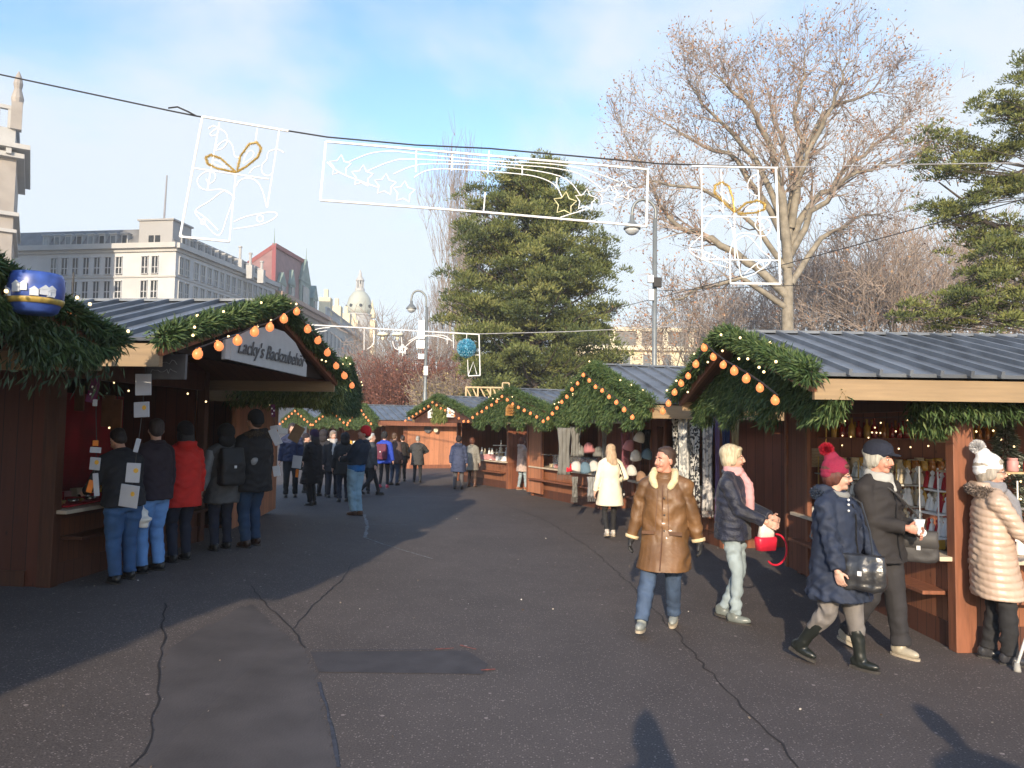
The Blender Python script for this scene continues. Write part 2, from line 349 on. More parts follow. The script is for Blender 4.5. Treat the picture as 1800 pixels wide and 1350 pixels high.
poly_ = [G(*p) for p in ((292, 1140), (440, 1060), (535, 1140), (560, 1200), (592, 1349), (600, 1420), (225, 1420), (262, 1300))]
def inside(x, y):
    c = False; n = len(poly_)
    for i in range(n):
        a, b_ = poly_[i], poly_[i-1]
        if (a.y > y) != (b_.y > y) and x < (b_.x-a.x)*(y-a.y)/(b_.y-a.y)+a.x: c = not c
    return c
s = MB(); h_ = .05
for i in range(110):
    for j in range(110):
        x0, y0_ = -4.2+i*h_, 3.2+j*h_
        if inside(x0+h_/2, y0_+h_/2): s.add([(a, b_, gzi(a, b_)+.0025) for a, b_ in ((x0, y0_), (x0+h_, y0_), (x0+h_, y0_+h_), (x0, y0_+h_))], [(0, 1, 2, 3)])
tag(s.build('asphalt_patch', mat('asphalt_strip', (.078, .067, .065), .72, var=.22, scale=2.5, bump=.3, bscale=60)), 'smoother asphalt strip between the long left crack and the blue seam', kind='structure')
strip('paint_mark', [(550, 1144), (760, 1143)], .012, BL, 'thin faint blue line on the patch edge', lift=.008, jag=.003)
strip('paint_mark', [(765, 1142), (798, 1141)], .016, RD, 'short red spray dash on the asphalt', lift=.008)
strip('paint_mark', [(810, 1135), (836, 1143)], .02, RD, 'slanted red spray dash on the asphalt', lift=.008)
strip('paint_mark', [(846, 1180), (870, 1177)], .025, RD, 'orange red spray blot at the patch corner', lift=.008)
strip('chalk_line', [(640, 905), (646, 925), (641, 945)], .06, CH, 'white spilled chalk streak in the shade', lift=.006)
strip('chalk_line', [(640, 945), (690, 962), (760, 983)], .025, CH, 'faint chalk line running out of the shade', lift=.006)
strip('chalk_line', [(690, 873), (760, 873), (815, 876)], .03, CH, 'faint far chalk line across the lane', lift=.006)
strip('chalk_line', [(650, 922), (715, 923)], .02, CH, 'short faint chalk line across the shade', lift=.006)

n_ = 170; px_ = rng.uniform(-5, 6, n_); py__ = rng.uniform(3.0, 16, n_)
lv_ = leaves('litter', np.stack([px_, py__, np.array([gzi(a, b_) for a, b_ in zip(px_, py__)])+.007], 1), np.stack([rng.normal(0, 1, n_), rng.normal(0, 1, n_), np.full(n_, .04)], 1), .022, .014, leafmat('litter_bits', (.09, .05, .03), (.34, .30, .25), (.6, .58, .54)), jit=.02)
tag(lv_, 'scattered tiny pale specks and leaf bits on the asphalt', kind='stuff')
# ------------------------------------------------------------------ far buildings
STONE = mat('stone_pale', (.50, .51, .52), .8, var=.10, scale=.4, bump=.1, bscale=2)
STONEW = mat('stone_warm', (.34, .31, .28), .8, var=.14, scale=.5)
STONEL = mat('stone_light', (.44, .44, .43), .8, var=.08, scale=.5)
STONEY = mat('stone_yellow', (.72, .62, .42), .8, var=.08, scale=.5)
GLASSD = mat('window_glass_dark', (.035, .04, .045), .15, var=.3, scale=.7)
GLASSL = mat('window_glass_grey', (.17, .19, .20), .2, var=.3, scale=.7)
SLATE = mat('slate_roof', (.17, .17, .17), .6, var=.2, scale=1)
REDR = mat('red_ridge', (.30, .085, .08), .6); COPP = mat('copper_green', (.20, .27, .24), .6, var=.25, scale=.8)
PINKR = mat('red_slate', (.27, .15, .14), .65, var=.15, scale=1)
class Facade:
    """a wall plane from a to b (2d), base z0, top z1; puts windows as parts"""
    def __init__(s, parent, a, b): s.p = parent; s.a = Vector((a[0], a[1], 0)); s.b = Vector((b[0], b[1], 0)); s.d = (s.b-s.a); s.L = s.d.length; s.d.normalize(); s.n = Vector((s.d.y, -s.d.x, 0))
    def pt(s, u, z, o=0): q = s.a+s.d*u+s.n*o; return Vector((q.x, q.y, z))
    def slab(s, mb, u0, u1, z0, z1, o0, o1, mi=0):
        c = s.pt((u0+u1)/2, (z0+z1)/2, (o0+o1)/2); mb.box(c, (u1-u0, abs(o1-o0), z1-z0), mi, rz=math.atan2(s.d.y, s.d.x))
    def window(s, u, z, w, h, glass, frame, sur=.18):
        f = MB(); s.slab(f, u-w/2-sur, u-w/2, z, z+h, -.1, .14); s.slab(f, u+w/2, u+w/2+sur, z, z+h, -.1, .14)
        s.slab(f, u-w/2-sur*1.4, u+w/2+sur*1.4, z+h, z+h+sur*1.4, -.1, .24); s.slab(f, u-w/2-sur*1.4, u+w/2+sur*1.4, z-sur, z, -.1, .24)
        fo = f.build('window', frame, s.p)
        g_ = MB(); s.slab(g_, u-w/2, u+w/2, z, z+h, -.1, .04); g_.build('pane', glass, fo)
        m_ = MB(); s.slab(m_, u-.06, u+.06, z, z+h, .05, .09); s.slab(m_, u-w/2, u-.07, z+h*.36, z+h*.36+.1, .05, .085); s.slab(m_, u+.07, u+w/2, z+h*.36, z+h*.36+.1, .05, .085); m_.build('mullion', frame, fo)

def solid(mb, poly, z0, z1, mi=0): mb.prism([(x, y, z0) for x, y in poly], (0, 0, z1-z0), mi)

# -- building A: pale corner block
c0 = P(310, 430, 92); cA = Vector((c0.x, c0.y)); zc = c0.z
l0 = P(-120, 436, 97.5); r0 = P(484, 508, 118)
bA = thing('apartment_building', 'large pale grey corner block with mansard roof and roof box, far left behind the stalls', 'building', (c0.x, c0.y, 0))
def loc2(p): return (p[0]-c0.x, p[1]-c0.y)
A_, B_, C_ = loc2(l0), (0, 0), loc2(r0)
back = [(A_[0]+3, A_[1]+22), (C_[0]-22, C_[1]+6)]
wA = MB(); solid(wA, [A_, B_, C_, (C_[0]-22, C_[1]+8), (A_[0]+3, A_[1]+24)], 0, zc); wA.build('wall', STONE, bA)
f1 = Facade(bA, A_, B_); f2 = Facade(bA, B_, C_)
cn = MB()
for f in (f1, f2):
    f.slab(cn, -.3, f.L+.3, zc-.45, zc+.2, 0, .7); f.slab(cn, -.2, f.L+.2, zc-.85, zc-.45, 0, .25); f.slab(cn, -.1, f.L+.1, zc-4.1, zc-3.9, 0, .15); f.slab(cn, -.1, f.L+.1, zc-7.2, zc-7.0, 0, .15)
cn.build('cornice', STONEL, bA)
for row, zb in enumerate((zc-3.6, zc-6.7, zc-9.8)):
    for u in [f1.L-4.2, f1.L-2.8] + [f1.L-7.8-1.55*i for i in range(7)]: f1.window(u, zb, .8, 2.15, GLASSD, STONE, .07)
    for u in [1.1, 2.4] + [4.4+1.55*i for i in range(14)]:
        if u < f2.L-.6: f2.window(u, zb, .8, 2.15, GLASSL, STONEL, .07)
# mansard roof: sloped skirt + top
def inset(poly, k):
    c = Vector((sum(p[0] for p in poly)/len(poly), sum(p[1] for p in poly)/len(poly)))
    return [tuple(Vector(p)+(c-Vector(p)).normalized()*k) for p in poly]
def mansard(poly, z0, z1, k, name, m, parent):
    q = inset(poly, k); n = len(poly); r = MB()
    r.add([(x, y, z0) for x, y in poly]+[(x, y, z1) for x, y in q], [((i), (i+1) % n, n+(i+1) % n, n+i) for i in range(n)]+[tuple(range(n, 2*n))])
    return r.build(name, m, parent)
ply = [A_, B_, C_, (C_[0]-22, C_[1]+8), (A_[0]+3, A_[1]+24)]
rfA = mansard(inset(ply, .5), zc+.2, zc+2.6, 2.2, 'roof', SLATE, bA)
ROOFL = mat('roof_pale_sheet', (.33, .33, .33), .6, var=.1)
tb = MB(); f1.slab(tb, f1.L-5.6, f1.L-.9, zc+.2, zc+3.3, -4.5, -.5); f1.slab(tb, f1.L-5.8, f1.L-.7, zc+3.3, zc+3.5, -4.7, -.3); tb.build('roof_box', ROOFL, bA)
for i in range(8):
    u = f1.L-7.6-1.62*i; d_ = MB(); f1.slab(d_, u-.45, u+.45, zc+.2, zc+1.7, -1.8, -.5); f1.slab(d_, u-.55, u+.55, zc+1.7, zc+1.85, -1.9, -.35); o_ = d_.build('dormer', STONEL, bA)
    p_ = MB(); f1.slab(p_, u-.3, u+.3, zc+.45, zc+1.5, -.5, -.46); p_.build('pane', GLASSL if i % 2 else GLASSD, o_)
for k_ in (0, .9): w_ = MB(); f1.slab(w_, f1.L-4.2+k_, f1.L-3.5+k_, zc+.5, zc+1.4, -.5, -.45); w_.build('roof_box_window', GLASSD, bA)
for i in range(13):
    u = 2.6+1.7*i; d_ = MB(); f2.slab(d_, u-.4, u+.4, zc+.3, zc+1.7, -1.9, -.7); f2.slab(d_, u-.5, u+.5, zc+1.7, zc+1.85, -2.0, -.55); o_ = d_.build('dormer', STONEL, bA)
    p_ = MB(); f2.slab(p_, u-.25, u+.25, zc+.5, zc+1.5, -.7, -.66); p_.build('pane', GLASSD, o_)
mp_ = P(288, 392, 95); ms = thing('mast', 'thin grey mast standing on the roof box of the pale block', 'mast', mp_)
m_ = MB(); m_.tube([(0, 0, 0), (.15, 0, 6.3)], [.14, .09], 8); m_.build('pole', mat('mast_grey', (.25, .25, .27), .5), ms)
for px, py, hh in ((422, 452, 2.6), (440, 462, 2.4), (460, 470, 1.6)):
    q = P(px, py, 108); ch = MB(); ch.box((q.x-c0.x, q.y-c0.y, q.z-1.4), (.9, .9, 2.0)); ch.lathe([(.2, 0), (.2, hh*.7), (.3, hh*.7), (.3, hh*.7+.2)], (q.x-c0.x, q.y-c0.y, q.z-.4), 8); ch.build('chimney', STONEL, bA)

# -- building B: steep red-ridged roof with green dormers
b0 = P(484, 508, 118.4); zb = b0.z-.6
bB = thing('townhouse', 'warm stone house with steep red edged roof and green copper dormers', 'building', (b0.x, b0.y, 0))
e0 = P(572, 548, 148); E_ = (e0.x-b0.x, e0.y-b0.y)
wl = MB(); solid(wl, [(0, 0), E_, (E_[0]-18, E_[1]+4), (-20, 4)], 0, zb); wl.build('wall', STONEW, bB)
f3 = Facade(bB, (0, 0), E_)
cn = MB(); f3.slab(cn, 0, f3.L, zb-.4, zb+.3, 0, 1.3); f3.slab(cn, 0, f3.L, zb-1.2, zb-.4, 0, .7); f3.slab(cn, 0, f3.L, zb-5.4, zb-5.0, 0, .4); cn.build('cornice', mat('cornice_red_brown', (.36, .25, .2), .7), bB)
for zq in (zb-4.4, zb-10.5, zb-17):
    for i in range(9): f3.window(1.8+i*(f3.L-3.6)/8, zq, 1.5, 2.2 if zq > zb-5 else 3.6, GLASSL, STONEW)
# steep hipped roof
ra, rb = P(482, 432, 123), P(538, 464, 137)
fA = [f3.pt(.4, zb+.3, -.5), f3.pt(f3.L*.62, zb+.3, -.5)]
bk = [f3.pt(f3.L*.62, zb+.3, -11), f3.pt(.4, zb+.3, -11)]
top = [Vector((ra.x-b0.x, ra.y-b0.y, ra.z)), Vector((rb.x-b0.x, rb.y-b0.y, rb.z))]
r = MB(); r.add([*fA, *bk, *top], [(0, 1, 5, 4), (1, 2, 5), (2, 3, 4, 5), (3, 0, 4)]); rf = r.build('roof', PINKR, bB)
rr_ = MB(); rr_.beam(top[0]+Vector((0, 0, .1)), top[1]+Vector((0, 0, .1)), .7, .7); rr_.beam(fA[0]+Vector((0, 0, .1)), top[0], .6, .6); rr_.beam(bk[1]+Vector((0, 0, .1)), top[0], .6, .6); rr_.build('ridge', REDR, rf)
sp = MB(); sp.tube([top[0], top[0]+Vector((0, 0, 3))], [.12, .04], 6); sp.tube([top[1], top[1]+Vector((0, 0, 3))], [.12, .04], 6); sp.build('finial', COPP, rf)
for i, (u, w2, h2) in enumerate(((4.5, 1.5, 3.4), (9.5, 1.3, 4.6), (17, 2.9, 7.5), (23.5, 1.4, 4.5))):
    d_ = MB(); f3.slab(d_, u-w2, u+w2, zb+.3, zb+h2*.65, -4, -.3); a, b_, c_ = f3.pt(u-w2-.3, zb+h2*.65, -.2), f3.pt(u+w2+.3, zb+h2*.65, -.2), f3.pt(u, zb+h2*1.25, -.2)
    d_.prism([a, b_, c_], f3.n*-4.5); o_ = d_.build('dormer', COPP, bB); p_ = MB(); f3.slab(p_, u-w2*.6, u+w2*.6, zb+.9, zb+h2*.55, -.3, -.2); p_.build('pane', GLASSD, o_)
# -- building C: long stone palace towards the dome
k0 = P(572, 552, 148.3); zk = k0.z-.5; bC = thing('palace_wing', 'long pale stone palace wing with balustrade receding towards the dome', 'building', (k0.x, k0.y, 0))
k1 = P(640, 592, 196); K = (k1.x-k0.x, k1.y-k0.y)
wl = MB(); solid(wl, [(0, 0), K, (K[0]-20, K[1]+3), (-20, 3)], 0, zk); wl.build('wall', mat('stone_hazy', (.50, .48, .45), .85, var=.1, scale=.3), bC)
f4 = Facade(bC, (0, 0), K); cn = MB(); f4.slab(cn, 0, f4.L, zk-.3, zk+.3, 0, .9); f4.slab(cn, 0, f4.L, zk-9, zk-8.6, 0, .4); f4.slab(cn, 0, f4.L, zk-17, zk-16.6, 0, .4); cn.build('cornice', STONEL, bC)
for zq in (zk-7, zk-15, zk-22):
    for i in range(12): f4.window(2+i*(f4.L-4)/11, zq, 1.5, 4.2, GLASSL, STONEL, .3)
bl = MB(); f4.slab(bl, 0, f4.L, zk+1.7, zk+2.0, -.1, .4)
for i in range(40): f4.slab(bl, i*f4.L/40, i*f4.L/40+.4, zk+.3, zk+1.7, 0, .3)
bl.build('balustrade', STONEL, bC)
for i in range(4):
    s_ = MB(); u = 4+i*11; f4.slab(s_, u-1.2, u+1.2, zk+.3, zk+4.4, -2, .3); f4.slab(s_, u-.4, u+.4, zk+4.4, zk+6.2, -1.2, -.4); s_.build('attic_block', STONEY, bC)
# -- dome
dc = P(631, 566, 205); dm = thing('domed_tower', 'pale green grey domed tower with a lantern on top', 'tower', (dc.x, dc.y, 0))
z = dc.z
b = MB(); b.lathe([(3.7, 0), (3.7, z+1.50), (3.95, z+1.62), (3.95, z+2.04), (3.4, z+2.16)], n=24); b.build('drum', STONEL, dm)
b = MB(); b.lathe([(3.5, z+2.10), (3.6, z+3.30), (3.4, z+5.10), (2.9, z+6.78), (2.05, z+8.04), (1.3, z+8.70)], n=24); b.build('dome', mat('dome_green_grey', (.42, .44, .38), .6, var=.1, scale=.5), dm, smooth=True)
b = MB(); b.lathe([(1.35, z+8.64), (1.35, z+9.36), (1.1, z+9.42)], n=12)
for i in range(8): a = i*math.pi/4; b.box((.9*math.cos(a), .9*math.sin(a), z+10.44), (.32, .32, 2.2), rz=a)
b.lathe([(1.2, z+11.52), (1.25, z+11.76), (.95, z+12.24), (.55, z+12.84), (.5, z+13.20), (.4, z+13.80), (.1, z+14.70)], n=12); b.build('lantern', STONEL, dm)
for i in range(8):
    a = i*math.pi/4+.3; w_ = MB(); w_.lathe([(.45, 0), (.45, .3)], (0, 0, 0), 8); o_ = w_.build('round_window', GLASSD, dm); o_.location = (3.42*math.cos(a), 3.42*math.sin(a), z+4.20); o_.rotation_euler = (0, R(90), a)
dq = P(655, 560, 206); s_ = MB(); s_.box((dq.x-dc.x, 0, dq.z/2-1), (2.4, 3, dq.z+0.60)); s_.lathe([(1.1, 0), (1.2, 1), (.4, 3), (.1, 5)], (dq.x-dc.x, 0, dq.z), 8); s_.build('turret', STONEY, dm)
# -- tower at far left
t0 = P(14, 560, 78); tw = thing('stone_tower', 'tall stone tower with balustrade and steep slate spire at the far left edge', 'tower', (t0.x, t0.y, 0), R(33))
ztp = P(50, 262, 78).z
b = MB(); b.box((-7, 7, ztp/2), (14, 14, ztp)); b.build('wall', STONEW, tw)
b = MB()
for zz_, o_, h_ in ((ztp, 1.2, .5), (ztp-.9, .7, .5), (ztp-7.2, .5, .4), (ztp-9.0, .35, .35), (ztp-15, .5, .4)): b.box((-7, 7, zz_), (14+2*o_, 14+2*o_, h_))
for i in range(9): b.box((-13.5+i*1.6, -.5, ztp-.5), (.5, 1.0, .8))
b.box((-7, 7, ztp+1.2), (13.6, 13.6, 2.0))
b.build('cornice', STONEL, tw)
b = MB(); b.box((-7, .3, ztp+4.4), (14, .5, .4)); b.box((-.3, 7, ztp+4.4), (.5, 14, .4))
for i in range(12): b.box((-13.4+i*1.15, .3, ztp+3.2), (.45, .4, 2.1))
b.build('balustrade', STONEL, tw)
b = MB(); b.box((-.2, .3, ztp+3.6), (1, 1, 3)); b.lathe([(.5, 0), (.6, .8), (.35, 1.8), (.45, 2.4), (.3, 3.2), (.05, 3.8)], (-.2, .3, ztp+4.8), 10); b.build('corner_statue', STONEW, tw)
b = MB(); b.add([(-13, 1, ztp+3), (-2.2, 1, ztp+3), (-2.2, 13, ztp+3), (-13, 13, ztp+3), (-7, 7, ztp+26)], [(0, 1, 4), (1, 2, 4), (2, 3, 4), (3, 0, 4)]); b.build('spire', mat('slate_blue', (.10, .13, .19), .5), tw)
b = MB(); b.box((-4.3, -.02, ztp-4.5), (2.2, .4, 4.6)); b.build('window', mat('window_red_brown', (.2, .07, .05), .4), tw)
# -- yellow palace right
y0 = P(1170, 640, 120); py_ = thing('yellow_palace', 'sunlit cream palace with dark mansard seen between the pine and the big stall', 'building', (y0.x, y0.y, 0))
ztop = P(1100, 612, 120).z
b = MB(); b.box((0, 6, ztop/2), (30, 12, ztop)); b.build('wall', STONEY, py_)
b = MB(); b.box((0, -.2, ztop), (30.6, 1.2, .7)); b.box((0, 0, ztop-5.2), (30.4, .6, .4)); b.box((0, 1.5, ztop+3.3), (30, .8, .6))
for i in range(7): b.box((-13+i*4.3, 0, ztop+1.6), (.8, .8, 3.4))
b.build('cornice', mat('cream_trim', (.8, .72, .52), .7), py_)
b = MB(); b.box((0, 6.5, ztop+1.8), (29, 10, 2.8)); b.build('roof', SLATE, py_)
for i in range(9):
    u = -13+3.3*i; w_ = MB(); w_.box((u, -.1, ztop-2.2), (1.7, .3, 3.1)); o_ = w_.build('window', mat('cream_trim', (0, 0, 0)), py_)
    p_ = MB(); p_.box((u, -.3, ztop-2.3), (1.2, .1, 2.6)); p_.build('pane', GLASSL, o_)
# ------------------------------------------------------------------ trees
BARK = mat('bark_grey', (.26, .22, .18), .85, var=.3, scale=3, bump=.3, bscale=12)
BARKP = mat('bark_plane', (.25, .22, .17), .8, var=.35, scale=2.2)
BARKD = mat('bark_dark', (.07, .055, .045), .85, var=.25)
TWIG = mat('twig_brown', (.31, .25, .21), .85, var=.2, scale=.6)
TWIGR = mat('twig_reddish', (.20, .085, .06), .85, var=.3, scale=.8)
LEAFB = leafmat('dry_leaves', (.20, .10, .055), (.36, .19, .11), (.45, .30, .18))
def rot_about(v, ax, a): return Matrix.Rotation(a, 3, ax) @ v
def bare_tree(name, label, loc, H, spread, seed, group=None, bark=BARK, twig=TWIG, fans=7, kids_=(5, 4, 4, 4), trunk_h=.25, r0=.35, nleaf=0, up=.25, cat='tree', twr=.02, Lf=(.42, .30, .2, .13), wig=.28, leaf_s=.22, tilt=(.25, 1.0), skel=None):
    rnd = random.Random(seed); th = thing(name, label, cat, loc, 0, group); T = MB(); K = MB(); tips = []
    def branch(p, d, L, r, lev):
        n = 4 if lev < 2 else 3; pts = [p]; rr = [r]; q = p.copy(); dd = d.copy(); nodes = []
        for i in range(n):
            dd = (dd + Vector((rnd.gauss(0, wig), rnd.gauss(0, wig), rnd.gauss(0, wig*.7)+up*.35))*(.5 if lev == 0 else .8)).normalized()
            q = q+dd*L/n; pts.append(q.copy()); rr.append(r*(1-.68*(i+1)/n)); nodes.append((q.copy(), dd.copy(), r*(1-.6*(i+1)/n)))
        (T if lev < 2 else K).tube(pts, rr, 6 if lev == 0 else (5 if lev == 1 else 3), cap=False)
        if lev >= len(kids_): tips.append((pts[-1], dd)); tips.append((pts[-2], dd)); return
        for i in range(kids_[lev]):
            nd = nodes[-1] if i == 0 else nodes[rnd.randrange(max(0, len(nodes)-3), len(nodes))]
            ax = nd[1].orthogonal().normalized(); ax = rot_about(ax, nd[1], rnd.uniform(0, 6.283))
            c = rot_about(nd[1], ax, rnd.uniform(.3, .95) if i else rnd.uniform(.05, .35)); c.z += up*.4; c.normalize()
            l = H*Lf[min(lev+1, len(Lf)-1)]*rnd.uniform(.7, 1.2)
            branch(nd[0], c, l, max(twr, nd[2]*.75), lev+1)
    tz = H*trunk_h; T.tube([(0, 0, -.3), (.04*H*.1, 0, tz*.5), (0, .05, tz)], [r0*1.25, r0, r0*.9], 9, cap=False)
    for pl, r_ in (skel or []):
        n = len(pl); rr = [r_*(1-.9*i/(n-1)) for i in range(n)]; f = []; fr = []
        for i in range(n-1):
            for k in range(3): q = pl[i].lerp(pl[i+1], k/3)+Vector((rnd.gauss(0, .12), rnd.gauss(0, .12), rnd.gauss(0, .12)))*(1 if i else 0); f.append(q); fr.append(rr[i]+(rr[i+1]-rr[i])*k/3)
        f.append(pl[-1]); fr.append(rr[-1]); T.tube(f, fr, 7, cap=False)
        for i in range(int(len(f)*.3), len(f)):
            d0 = (f[min(i+1, len(f)-1)]-f[i-1]).normalized()
            for k in range(3 if i > len(f)*.45 else 2):
                ax = rot_about(d0.orthogonal().normalized(), d0, rnd.uniform(0, 6.283)); c = rot_about(d0, ax, rnd.uniform(.35, 1.0)); c.z += .25; c.normalize()
                branch(f[i], c, H*Lf[2]*rnd.uniform(.6, 1.15), max(twr*1.3, fr[i]*.45), 2)
    for i in range(0 if skel else fans):
        a = 2*math.pi*i/fans+rnd.uniform(-.3, .3); e = rnd.uniform(*tilt) if i else .05
        d = Vector((math.cos(a)*math.sin(e)*spread, math.sin(a)*math.sin(e)*spread, math.cos(e)))
        branch(Vector((0, 0, tz*rnd.uniform(.8, 1.0))), d.normalized(), H*Lf[0]*rnd.uniform(.8, 1.1), r0*rnd.uniform(.4, .65), 0)
    T.build('trunk', bark, th, smooth=True); cr_ = K.build('crown', twig, th)
    if nleaf:
        idx = [rnd.choice(tips) for _ in range(nleaf)]
        leaves('foliage', [i[0]+Vector((rnd.gauss(0, .3), rnd.gauss(0, .3), rnd.gauss(0, .3))) for i in idx], [(0, 0, -.5)]*nleaf, leaf_s, leaf_s*.8, LEAFB, cr_, jit=1)
    return th
def zg(px, y): return (P(px, 700, y).x, y, 0)
_o = Vector(zg(1385, 46)); _rn = random.Random(9); _sk = []
for pix, r_, dy in (([(1385, 560), (1386, 470), (1390, 380), (1400, 300), (1402, 220), (1408, 150), (1414, 95)], .34, 0), ([(1386, 470), (1378, 380), (1368, 290), (1335, 215), (1290, 160), (1252, 130)], .34, -2), ([(1384, 520), (1330, 470), (1270, 428), (1225, 408), (1180, 396), (1160, 360), (1130, 295), (1098, 240)], .3, 3),
    ([(1388, 440), (1410, 370), (1460, 330), (1515, 270), (1570, 225), (1605, 195)], .28, 3), ([(1390, 400), (1405, 310), (1440, 230), (1470, 165), (1492, 108)], .28, -3), ([(1388, 450), (1430, 375), (1490, 315), (1550, 290), (1615, 280)], .24, -4), ([(1384, 430), (1340, 340), (1280, 270), (1210, 240), (1150, 205)], .26, 4),
    ([(1380, 400), (1345, 310), (1290, 230), (1235, 185), (1205, 130)], .24, 1), ([(1390, 500), (1440, 420), (1500, 385), (1560, 372)], .24, 4), ([(1380, 540), (1310, 492), (1240, 500), (1190, 530), (1165, 570)], .2, -3), ([(1395, 350), (1385, 260), (1350, 190), (1340, 125)], .2, 3), ([(1402, 280), (1450, 200), (1530, 165), (1555, 160)], .18, 0), ([(1386, 480), (1330, 400), (1240, 330), (1150, 320), (1110, 330)], .2, -1)):
    n_ = len(pix); _sk.append(([P(px, py, 46+dy*(k/(n_-1)))-_o for k, (px, py) in enumerate(pix)], r_))
bare_tree('plane_tree', 'tall bare plane tree with scattered dry brown leaves, rising highest above the big right stall', _o, 22.0, 1.25, 5, bark=BARKP, kids_=(1, 1, 4, 4), r0=.40, nleaf=8500, leaf_s=.15, trunk_h=.43, up=.12, twr=.020, Lf=(.44, .27, .090, .06, .040), skel=_sk)
bare_tree('bare_tree', 'bare grey brown tree behind the right hanging bell frame', zg(1240, 62), 14, 1.3, 8, group='bare trees of the park', fans=7, nleaf=500, Lf=(.38, .28, .2, .11))
for px, y, h, sd_, lb in ((1450, 64, 17, 12, 'bare brown tree of dense twigs directly right of the plane tree trunk'), (1560, 58, 18, 13, 'bare brown tree with crooked dark limbs left of the edge pine'),
                      (1680, 66, 19, 14, 'bare brown tree seen behind the edge pine branches'), (1330, 74, 15, 15, 'low bare tree with tangled twigs above the ridge of the big stall'), (1790, 60, 18, 16, 'bare tree at the far right edge behind the pine')):
    bare_tree('bare_tree', lb, zg(px, y), h, 1.25, sd_, group='bare trees of the park', fans=8, kids_=(5, 5, 4, 4), bark=BARKD if sd_ in (13,) else BARK, nleaf=350, twr=.026, Lf=(.36, .26, .19, .12, .08))
# poplars, slim and upright
for px, y, h, sd_, lb in ((800, 95, 33, 21, 'tallest slim bare poplar left of the big pine'), (772, 100, 19, 22, 'shorter slim bare poplar left of the tallest poplar'), (822, 104, 30, 23, 'slim bare poplar half hidden behind the big pine')):
    bare_tree('poplar', lb, zg(px, y), h, .16, sd_, group='bare poplars', fans=8, kids_=(5, 4, 4), trunk_h=.12, up=1.0, wig=.10, r0=.3, Lf=(.62, .24, .14, .1), twr=.03)
for px, y, h, sd_, lb in ((700, 80, 13.5, 31, 'bare tree right behind the curved street lamp'), (668, 72, 9, 32, 'low bare tree left of the curved street lamp'), (745, 86, 12, 33, 'bare tree between street lamp and poplars')):
    bare_tree('bare_tree', lb, zg(px, y), h, 1.1, sd_, group='bare trees of the park', fans=7, kids_=(5, 5, 4), twr=.03)
# shrubs of leafless reddish and yellow twigs
def shrub(label, px, y, w, h, m, seed, lm=None, n=900):
    rnd = random.Random(seed); th = thing('shrub', label, 'shrub', zg(px, y), 0, 'park shrubs behind the stalls'); K = MB(); tips = []
    for i in range(n):
        a = rnd.uniform(0, 6.28); r = math.sqrt(rnd.random())*w*.35; p = Vector((r*math.cos(a), r*math.sin(a)*.6, 0)); e = p.normalized()*rnd.uniform(.1, .5)+Vector((0, 0, 1)); L = h*rnd.uniform(.55, 1.05)*(1-.3*(r/(w*.35))**2)
        m1 = p+e*L*.5+Vector((rnd.gauss(0, .12), rnd.gauss(0, .12), 0)); m2 = p+e*L+Vector((rnd.gauss(0, .3), rnd.gauss(0, .3), 0))
        K.tube([p, m1, m2], [.03, .022, .012], 3, cap=False); tips.append((m1, m2))
        for k in range(3):
            t = rnd.uniform(.3, 1); q = m1.lerp(m2, t); K.tube([q, q+Vector((rnd.gauss(0, .4), rnd.gauss(0, .4), rnd.uniform(.1, .6)))], [.016, .01], 3, cap=False)
    K.build('twigs', m, th)
    if lm:
        k = n*14; pts = []
        for i in range(k): a, b = rnd.choice(tips); pts.append(a.lerp(b, rnd.uniform(-.9, 1.05))+Vector((rnd.gauss(0, .25), rnd.gauss(0, .25), rnd.gauss(0, .2))))
        leaves('foliage', pts, [(0, 0, .3)]*k, .17, .11, lm, th, jit=1)
RUST = leafmat('rust_leaves', (.12, .045, .035), (.24, .09, .06), (.32, .15, .09)); OLIV = leafmat('olive_dry_leaves', (.17, .13, .06), (.30, .24, .11), (.42, .34, .18))
shrub('broad rust red shrub behind the middle left stalls', 655, 56, 6, 6.0, TWIGR, 1, RUST)
shrub('rust red shrub directly behind the lamp post pole', 715, 54, 4.5, 7.6, TWIGR, 2, RUST)
shrub('rust red shrub right of the lamp post pole', 762, 55, 3.2, 6.8, TWIGR, 3, RUST)
shrub('yellow brown conical shrub below the blue ball decoration', 792, 50, 3.2, 5.6, TWIG, 4, OLIV)
shrub('olive brown shrub at the foot of the big pine, left side', 835, 50, 3.4, 4.6, TWIG, 5, OLIV)
shrub('olive brown shrub at the foot of the big pine, right side', 985, 47, 4.6, 4.0, TWIG, 6, OLIV)
shrub('pale dry shrub between the far stalls and the stone palace', 628, 66, 4, 4.5, TWIG, 7, OLIV)
shrub('dull brown shrub behind the second stall roof from the right', 1090, 52, 4.6, 3.8, TWIG, 8, OLIV)
for i, (px, w, h) in enumerate(((1290, 9, 6.0), (1390, 9, 7.2), (1490, 9, 8.0), (1590, 9, 7.4), (1690, 9, 6.6), (1790, 9, 7.0))):
    shrub(('tangled brown thicket left of', 'tangled brown thicket around', 'tallest brown thicket right of', 'brown thicket two widths right of', 'brown thicket under the edge pine, near', 'rightmost brown thicket far from')[i]+' the plane tree trunk', px, 56+i, w, h, TWIG, 10+i, None, 950)

